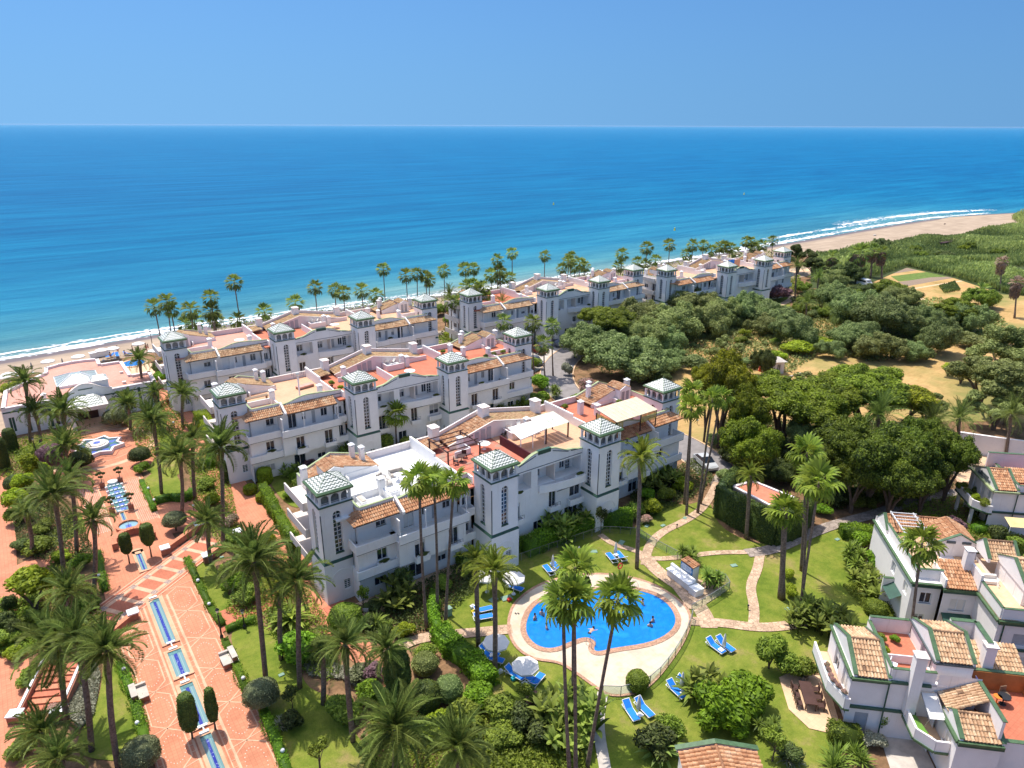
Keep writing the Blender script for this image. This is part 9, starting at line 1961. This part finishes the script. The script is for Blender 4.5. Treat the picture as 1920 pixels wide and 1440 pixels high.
zones=[([(1270,625),(1500,600),(1540,650),(1450,690),(1290,690)],26,1.4,'scattered bush on the scrubby field left of the hut'),([(1690,620),(1880,585),(1900,640),(1800,690),(1700,670)],18,1.7,'scattered bush on the right part of the dry field'),([(1500,540),(1700,540),(1780,590),(1600,620),(1500,600)],20,2.6,'rounded bush filling a gap between the field trees'),([(1110,610),(1400,580),(1380,620),(1150,680)],18,3.0,'rounded bush filling a gap in the olive wood'),([(1640,465),(1800,460),(1900,480),(1860,510),(1700,500)],12,2.6,'dark bush standing among the canes')]
for zp,n_,r_,lb in zones:
 A=np.array(poly_px(zp));k=0
 while k<n_:
  x,y=rnd.uniform(A[:,0].min(),A[:,0].max()),rnd.uniform(A[:,1].min(),A[:,1].max());ins=False
  for i in range(len(A)):
   j=i-1
   if(A[i,1]>y)!=(A[j,1]>y)and x<(A[j,0]-A[i,0])*(y-A[i,1])/(A[j,1]-A[i,1])+A[i,0]:ins=not ins
  if not ins:continue
  s_=r_*rnd.uniform(.6,1.3);t=plant('bush','x','bush',(x,y),s_,s_*rnd.uniform(.5,.8),rnd.choice([TAMAR,TAMAR2,SHRUB,TAMAR,LIME]if k%5==0 else[TAMAR,TAMAR2,SHRUB]),'olive' if s_>2 else 'bush',0);reg(t,lb,lb.replace('bush','bushes'));k+=1
for px,py,rx,rz,mt,kd,l,tr,z in[(1360,715,5.0,4.6,PINEY,'olive','yellow-green pine rising behind the leaning fan palms',3,10.5),(1332,712,2.8,2.4,PINEY,'olive','left branch mass of a pine behind the leaning fan palms',4,10),(1405,832,4.4,3.4,PINE,'olive','dark lower pine over the service building, yellow-tipped',2,6),(1395,772,4.2,4.0,PINE,'olive','dark middle pine between the fan palms and the umbrella pines',2,8),(1475,745,7.4,5.0,PINE,'pine','left umbrella pine of the row',5,8.5),(1520,765,6.2,4.6,PINE,'pine','lower left umbrella pine of the row',4,7.5),(1575,738,6.0,4.6,PINE,'pine','middle umbrella pine with a visible leaning trunk',5,8.5),(1630,728,7.4,5.2,PINE,'pine','tallest umbrella pine of the row',5,9),(1680,752,6.0,4.4,PINEY,'pine','yellowish umbrella pine at the right end',4,7.5),(1510,815,2.6,2.4,TAMAR2,'olive','grey-leaved tree in front of the umbrella pines',1,5),(1590,835,5.0,3.4,FICUS,'olive','dark dense canopy over the shaded path, far left',4,7.5),(1645,850,5.4,3.8,FICUS,'olive','dark dense canopy over the shaded path, left',4,7.5),(1700,840,5.0,3.6,FICUS,'olive','dark dense canopy over the shaded path, middle',4,7.5),(1745,835,4.6,3.4,FICUS,'olive','dark dense canopy over the shaded path, right',4,7.5),(1790,850,3.8,3.2,FICUS,'olive','dark dense canopy beside the courtyard',4,7),(1680,895,4.4,3.0,FICUS,'olive','dark dense canopy nearest the shaded path',3,6),(1610,880,3.6,3.0,FICUS,'olive','dark dense canopy behind the leaning fan palms',3,6),(1560,860,3.4,3.0,FICUS,'olive','dark dense tree right of the service building',3,6),(1740,890,3.6,2.8,FICUS,'olive','dark dense canopy at the bend of the shaded path',3,5.5)]:
 P=GP(px,py,z);plant('pine_tree' if mt in(PINE,PINEY)else 'tree',l,'pine tree' if mt in(PINE,PINEY)else 'tree',P,rx,rz,mt,kd,max(.3,z-rz),tk='multi')
for px,py,rx,rz,mt,l in[(1560,930,2.4,1.2,DSHRUB,'dark undergrowth at the left end of the shaded path'),(1610,930,2.6,1.4,FICUS,'dark undergrowth along the shaded path, left'),(1660,925,2.6,1.4,FICUS,'dark undergrowth along the shaded path, middle'),(1710,915,2.6,1.4,DSHRUB,'dark undergrowth along the shaded path, right'),(1760,905,2.4,1.2,DSHRUB,'dark undergrowth near the courtyard'),(1380,850,2.6,1.4,DSHRUB,'dark shrubs along the road, left'),(1420,865,2.6,1.6,DSHRUB,'dark shrubs along the road, middle'),(1460,880,2.6,1.8,DSHRUB,'dark shrubs behind the service building, left'),(1500,880,2.6,1.8,FICUS,'dark shrubs behind the service building, right'),(1450,825,2.2,1.6,TAMAR2,'grey shrubs under the pines, left'),(1500,850,2.4,1.6,DSHRUB,'dark shrubs under the pines, right'),(1345,820,1.8,1.2,TAMAR2,'grey bush on the road bank'),(1545,955,1.4,.8,HEDGE,'small bright bush at the path junction'),(1360,890,1.4,1.0,TAMAR2,'wispy plant at the corner of the tall hedge'),(1195,700,2.6,1.4,TAMAR2,'shrub beside the red oleander'),(1240,705,2.6,1.4,DSHRUB,'dark shrub behind the fourth tower'),(1180,745,2.0,1.3,HEDGE,'green shrub behind the dormer'),(870,615,2.0,1.4,HEDGE,'bright shrub in the gap between the beachfront buildings'),(845,600,2.4,1.6,HEDGE,'bright green mass beside the clubhouse-side building'),(850,625,2.4,1.4,LIME,'yellow-green mass beside the clubhouse-side building'),(880,650,2.4,1.6,SHRUB,'shrub mass behind the last tower of the second building'),(830,580,2.6,1.6,SHRUB,'seafront shrubs in the gap between the beachfront buildings'),(1090,615,2.2,1.2,LIME,'round lime bush beside the car park verge'),(1000,680,2.2,1.4,SHRUB,'shrubs right of the last tower of the second building'),(1010,715,2.2,1.6,HEDGE,'leafy shrubs between the road and the second building'),(1060,600,2.4,1.8,DSHRUB,'dark bushes at the foot of the road-side building, left'),(1110,585,3.0,2.4,DSHRUB,'dark bushes at the foot of the road-side building, right'),(1215,560,3.4,2.4,PURP,'dark purple bush between the two far buildings'),(1275,550,2.6,2.4,DSHRUB,'dark bush by the first tower of the farthest building'),(1345,548,4.0,3.0,DSHRUB,'dark tree in front of the farthest building, left'),(1400,540,3.4,2.6,SHRUB,'dark tree in front of the farthest building, middle'),(1425,535,4.2,3.4,DSHRUB,'dark tree in front of the farthest building, right'),(1180,575,3.0,2.0,DSHRUB,'dark bush behind the stone pine'),(1170,560,2.6,2.0,DSHRUB,'dark bush at the right end of the road-side building')]:
 plant('shrub',l,'shrub',GP(px,py,rz),rx,rz,mt,'bush' if rx<2.6 else 'olive',0)
# ---------------------------------------------------------------- cars
def car(px,py,px2,py2,body,label,cat='car',L=4.4,van=False):
 P=GP(px,py);a=ang_px(px,py,px2,py2);t=thing('van' if van else 'car',label,cat,(*P,.07),a,'parked cars');w=.86
 if van:pr=[(-2.2,.35),(-2.2,1.9),(-1.9,2.05),(1.3,2.05),(1.75,1.25),(2.2,1.1),(2.2,.35)];gh=None
 else:pr=[(-2.15,.35),(-2.2,.8),(-2.05,.98),(-1.3,1.02),(1.0,.98),(1.9,.82),(2.15,.62),(2.15,.32)];gh=[(-1.75,1.0),(-1.15,1.42),(.15,1.46),(1.1,.98)]
 n=len(pr);m=MB();V=[(x,-w,z)for x,z in pr]+[(x,w,z)for x,z in pr];m.add(V,[tuple(range(n)),tuple(range(2*n-1,n-1,-1))]+[(i,n+i,n+(i+1)%n,(i+1)%n)for i in range(n)]);m.build('body',body,t,smooth=False)
 if gh:
  ww=.72;V=[(x,-(ww if i in(1,2)else w-.03),z)for i,(x,z)in enumerate(gh)]+[(x,(ww if i in(1,2)else w-.03),z)for i,(x,z)in enumerate(gh)]
  MB().add(V,[(0,1,2,3),(7,6,5,4),(0,4,5,1),(2,6,7,3)]).build('windows',GLASS,t);MB().add([V[1],V[2],V[6],V[5]],[(0,1,2,3)]).add([(x,y,z+.03)for x,y,z in(V[1],V[2],V[6],V[5])],[(0,1,2,3)]).build('car_roof',body,t)
 else:MB().box(-1.9,-w-.01,1.25,1.2,w+.01,1.75).box(1.38,-.7,1.35,1.6,.7,1.85).build('windows',GLASS,t)
 wh=MB().cyl((0,-.1,0),(0,.1,0),.32,.32,12).mesh('wheel');wh.materials.append(BLACK);rm=MB().cyl((0,-.115,0),(0,.115,0),.18,.18,8).mesh('rim');rm.materials.append(METAL)
 for x in(-1.35,1.35):
  for s in(-1,1):o=link('wheel',wh,None,t,(x,s*(w-.06),.32));link('rim',rm,None,o)
 for s in(-1,1):MB().box(2.08,s*.62-.16,.62,2.17,s*.62+.16,.76).build('headlight',WHITEP,t)
 return t
CW=plain('white_car_paint',(.78,.78,.78),.25,.6,.02);CS=plain('silver_car_paint',(.52,.53,.54),.25,.6,.04);CG=plain('grey_car_paint',(.14,.15,.17),.25,.6,.04);CR=plain('dark_red_car_paint',(.18,.03,.03),.25,.6,.04)
car(1064,648,1050,655,CS,'silver car in the row beside the road, nearest of the row');car(1087,637,1073,644,CW,'white car behind the silver one in the roadside row');car(1040,648,1052,652,CG,'dark grey car in the parking bay left of the silver one');car(1008,662,1022,668,CR,'dark red car at the far end of the parking bays');car(1004,682,1016,690,CG,'grey car in the parking bay by the last tower of the second building')
car(1322,874,1338,888,CS,'silver car parked under the leaning fan palms');car(1620,536,1636,540,CW,'white van among the field trees','van',van=True)
# ---------------------------------------------------------------- people
def person_mesh(pose):
 me=bpy.data.meshes.new('person');
 if pose=='stand':J=[((0,0,.95),.15),((0,0,1.2),.13),((0,0,1.42),.15),((0,0,1.53),.06),((0,0,1.66),.105),((.2,0,1.42),.06),((.27,.02,1.15),.045),((.25,-.1,.9),.035),((-.2,0,1.42),.06),((-.27,.02,1.15),.045),((-.25,-.1,.9),.035),((.1,0,.9),.1),((.11,-.02,.48),.065),((.11,.02,.08),.045),((.11,-.12,.04),.04),((-.1,0,.9),.1),((-.11,.03,.48),.065),((-.11,.05,.08),.045),((-.11,-.09,.04),.04)];Ed=[(0,1),(1,2),(2,3),(3,4),(2,5),(5,6),(6,7),(2,8),(8,9),(9,10),(0,11),(11,12),(12,13),(13,14),(0,15),(15,16),(16,17),(17,18)]
 elif pose=='sit':J=[((0,0,.45),.15),((0,.03,.7),.13),((0,.05,.92),.15),((0,.04,1.02),.06),((0,.02,1.15),.105),((.2,.03,.9),.06),((.26,-.1,.68),.045),((.2,-.3,.6),.035),((-.2,.03,.9),.06),((-.26,-.1,.68),.045),((-.2,-.3,.6),.035),((.1,-.05,.45),.1),((.12,-.48,.48),.065),((.12,-.5,.08),.045),((.12,-.62,.04),.04),((-.1,-.05,.45),.1),((-.12,-.48,.48),.065),((-.12,-.5,.08),.045),((-.12,-.62,.04),.04)];Ed=[(0,1),(1,2),(2,3),(3,4),(2,5),(5,6),(6,7),(2,8),(8,9),(9,10),(0,11),(11,12),(12,13),(13,14),(0,15),(15,16),(16,17),(17,18)]
 else:J=[((0,0,-.08),.15),((0,.25,-.02),.13),((0,.5,.02),.15),((0,.62,.06),.06),((0,.76,.1),.105),((.2,.52,.02),.06),((.38,.7,.02),.045),((.42,.95,.0),.035),((-.2,.52,.02),.06),((-.42,.4,.0),.045),((-.55,.2,-.03),.035),((.1,-.05,-.08),.1),((.16,-.45,-.1),.065),((.12,-.85,-.1),.045),((-.1,-.05,-.08),.1),((-.2,-.42,-.08),.065),((-.16,-.82,-.12),.045)];Ed=[(0,1),(1,2),(2,3),(3,4),(2,5),(5,6),(6,7),(2,8),(8,9),(9,10),(0,11),(11,12),(12,13),(0,14),(14,15),(15,16)]
 me.from_pydata([j[0]for j in J],Ed,[]);o=bpy.data.objects.new('person',me);COL.objects.link(o);o.modifiers.new('skin','SKIN');sv=me.skin_vertices[0].data
 for i,j in enumerate(J):sv[i].radius=(j[1],j[1]);sv[i].use_root=(i==0)
 s=o.modifiers.new('sub','SUBSURF');s.levels=1;s.render_levels=1
 dg=bpy.context.evaluated_depsgraph_get();ev=bpy.data.meshes.new_from_object(o.evaluated_get(dg));ev.materials.clear();ev.materials.append(SKIN);bpy.data.objects.remove(o);bpy.data.meshes.remove(me);ev.shade_smooth();return ev
PM={k:person_mesh(k)for k in('stand','sit','swim')}
HEADZ=dict(stand=(0,0,1.70),sit=(0,.03,1.19),swim=(0,.74,.15))
def person(P,z,rz,pose,label,cloth=None,hair=None):
 o=bpy.data.objects.new('person',PM[pose]);COL.objects.link(o);o.location=(P[0],P[1],z);o.rotation_euler=(0,0,rz);tag(o,label,'person')
 hx,hy,hz=HEADZ[pose];MB().ball((hx,hy+.02,hz+.02),.118,8,6).build('hair',hair or HAIR,o,smooth=True)
 if cloth:
  if pose=='swim':MB().box(-.16,-.2,-.12,.16,.02,.075).build('swimwear',cloth,o)
  else:b0=.80 if pose=='stand' else .36;MB().lathe([(.17,b0),(.185,b0+.2),(.17,b0+.24)],n=10).build('swimwear',cloth,o)
 return o
BL=BLUEC
for px,py,z,rz,ps,l,cl in[(1003,1158,-1.0,.4,'stand','swimmer in a pink swimsuit at the left end of the pool, left of two',PINK),(1016,1150,-1.0,2.0,'stand','swimmer at the left end of the pool, right of two',None),(1025,1175,-1.05,1.0,'stand','dark-haired swimmer in pink near the left side of the pool',PINK),(1106,1183,.06,-1.2,'swim','person swimming stretched out in the middle of the pool',BLACK),(1140,1160,-.9,.3,'stand','person standing in the water between the fan palms',RED),(1205,1130,-1.0,1.2,'stand','swimmer with a hat in the far right part of the pool',RED),(1224,1162,-1.1,.2,'stand','upper swimmer of the pair at the right side of the pool',None),(1219,1171,-1.15,2.4,'stand','lower dark-haired swimmer of the pair at the right side of the pool',BLACK)]:
 person(GP(px,py,.3),z,rz,ps,l,cl)
for px,py,l in((1295,1161,'dark shoes of nobody'),):pass
for i,(px,py,ps,l,cl)in enumerate([(222,660,'stand','beachgoer with red towel on the terrace, left',RED),(250,660,'stand','beachgoer standing near the middle of the terrace',PLUM),(262,658,'sit','seated beachgoer by the terrace rail',BLUEC),(275,655,'stand','beachgoer with red swimwear near the lamp post',RED),(278,652,'sit','seated beachgoer beside the lamp post',RED),(208,668,'sit','reclining beachgoer in red on the left lounger of the terrace',RED),(235,664,'sit','seated beachgoer between the loungers',BLUEC)]):
 person(GP(px,py+4),.05,i*1.3,ps,l,cl)
for i,(px,py,l)in enumerate([(207,668,'left pair'),(220,667,'middle pair'),(240,664,'right pair'),(22,705,'far left by the umbrellas')]):
 o=copy_tree(lm['root'],label='beach terrace lounger, '+l);o.location=(*GP(px,py,.2),.04);o.rotation_euler=(0,0,.5+i);o['group']='loungers of the beach terrace'
for px,py,l in((89,676,'square white beach umbrella, leftmost on the sand'),(146,667,'square white beach umbrella, second from the left on the sand'),(190,655,'white beach umbrella at the left corner of the terrace'),(211,652,'white beach umbrella beside the one at the terrace corner'),(259,643,'white beach umbrella at the far side of the terrace'),(289,656,'white beach umbrella by the first tower'),(6,705,'white beach umbrella at the left picture edge'),(16,700,'pale umbrella left of the clubhouse'),(1382,480,'white beach umbrella on the far seafront, left'),(1400,478,'white beach umbrella on the far seafront, middle'),(1338,483,'white beach umbrella near the farthest building gable'),(1300,488,'white canopy at the seafront by the farthest building'),(1420,475,'white beach umbrella on the far seafront, right'),(1196,500,'white umbrella behind the road-side building')):
 P=GP(px,py,2.3);parasol((P[0],min(P[1],112)),l,0,1.25,2.3,mat=CANV)
for px,py,l in((58,682,'closed dark beach umbrella, left of two'),(116,674,'closed dark beach umbrella, right of two'),(28,688,'closed grey beach umbrella near the left edge')):parasol(GP(px,py,1.8),l,0,1,2.0,True,mat=METAL)
t=thing('paddling_pool','small bright blue pool beside the clubhouse','pool',(*GP(250,682),0));MB().cyl((0,0,.03),(0,0,.12),2.1,2.1,24).build('water',POOLW,t);MB().lathe([(2.1,.03),(2.1,.16),(2.6,.16),(2.6,.03)],n=24).build('rim',CREAMP,t)
t=thing('beach_counter','white counter on the beach terrace','counter',(*GP(188,668),0),.1);MB().box(-1.8,-.5,0,1.8,.5,1.0).build('counter',WHITEP,t);MB().box(-1.9,-.6,1.0,1.9,.6,1.08).build('counter_top',WHITEP,t)
o=bpy.data.objects.new('rock',MB().ball((0,0,.2),.7,8,5,.6).mesh('rock'));COL.objects.link(o);o.data.materials.append(CONC);o.location=(*GP(1640,442),0);tag(o,'pale rock lying on the far beach','rock')
o=bpy.data.objects.new('driftwood',MB().tube([(0,0,.2),(1.2,.3,.3),(2.2,.1,.15)],[.15,.2,.1],6).mesh('driftwood'));COL.objects.link(o);o.data.materials.append(BARK);o.location=(*GP(1770,421),0);tag(o,'dark driftwood on the sand near the canes','driftwood')
finish_labels()
HZ,nt,b=nodes('summer_haze');nt.nodes.remove(b);pv=N(nt,'ShaderNodeVolumePrincipled');pv.inputs['Color'].default_value=(.50,.74,1,1);pv.inputs['Density'].default_value=0.000012;pv.inputs['Anisotropy'].default_value=0.2
nt.links.new(pv.outputs[0],nt.nodes['Material Output'].inputs['Volume'])
o=MB().box(-42500,-6500,-2.8,42500,42500,47).build('haze',HZ);o['kind']='stuff';o['label']='pale summer haze over the sea'
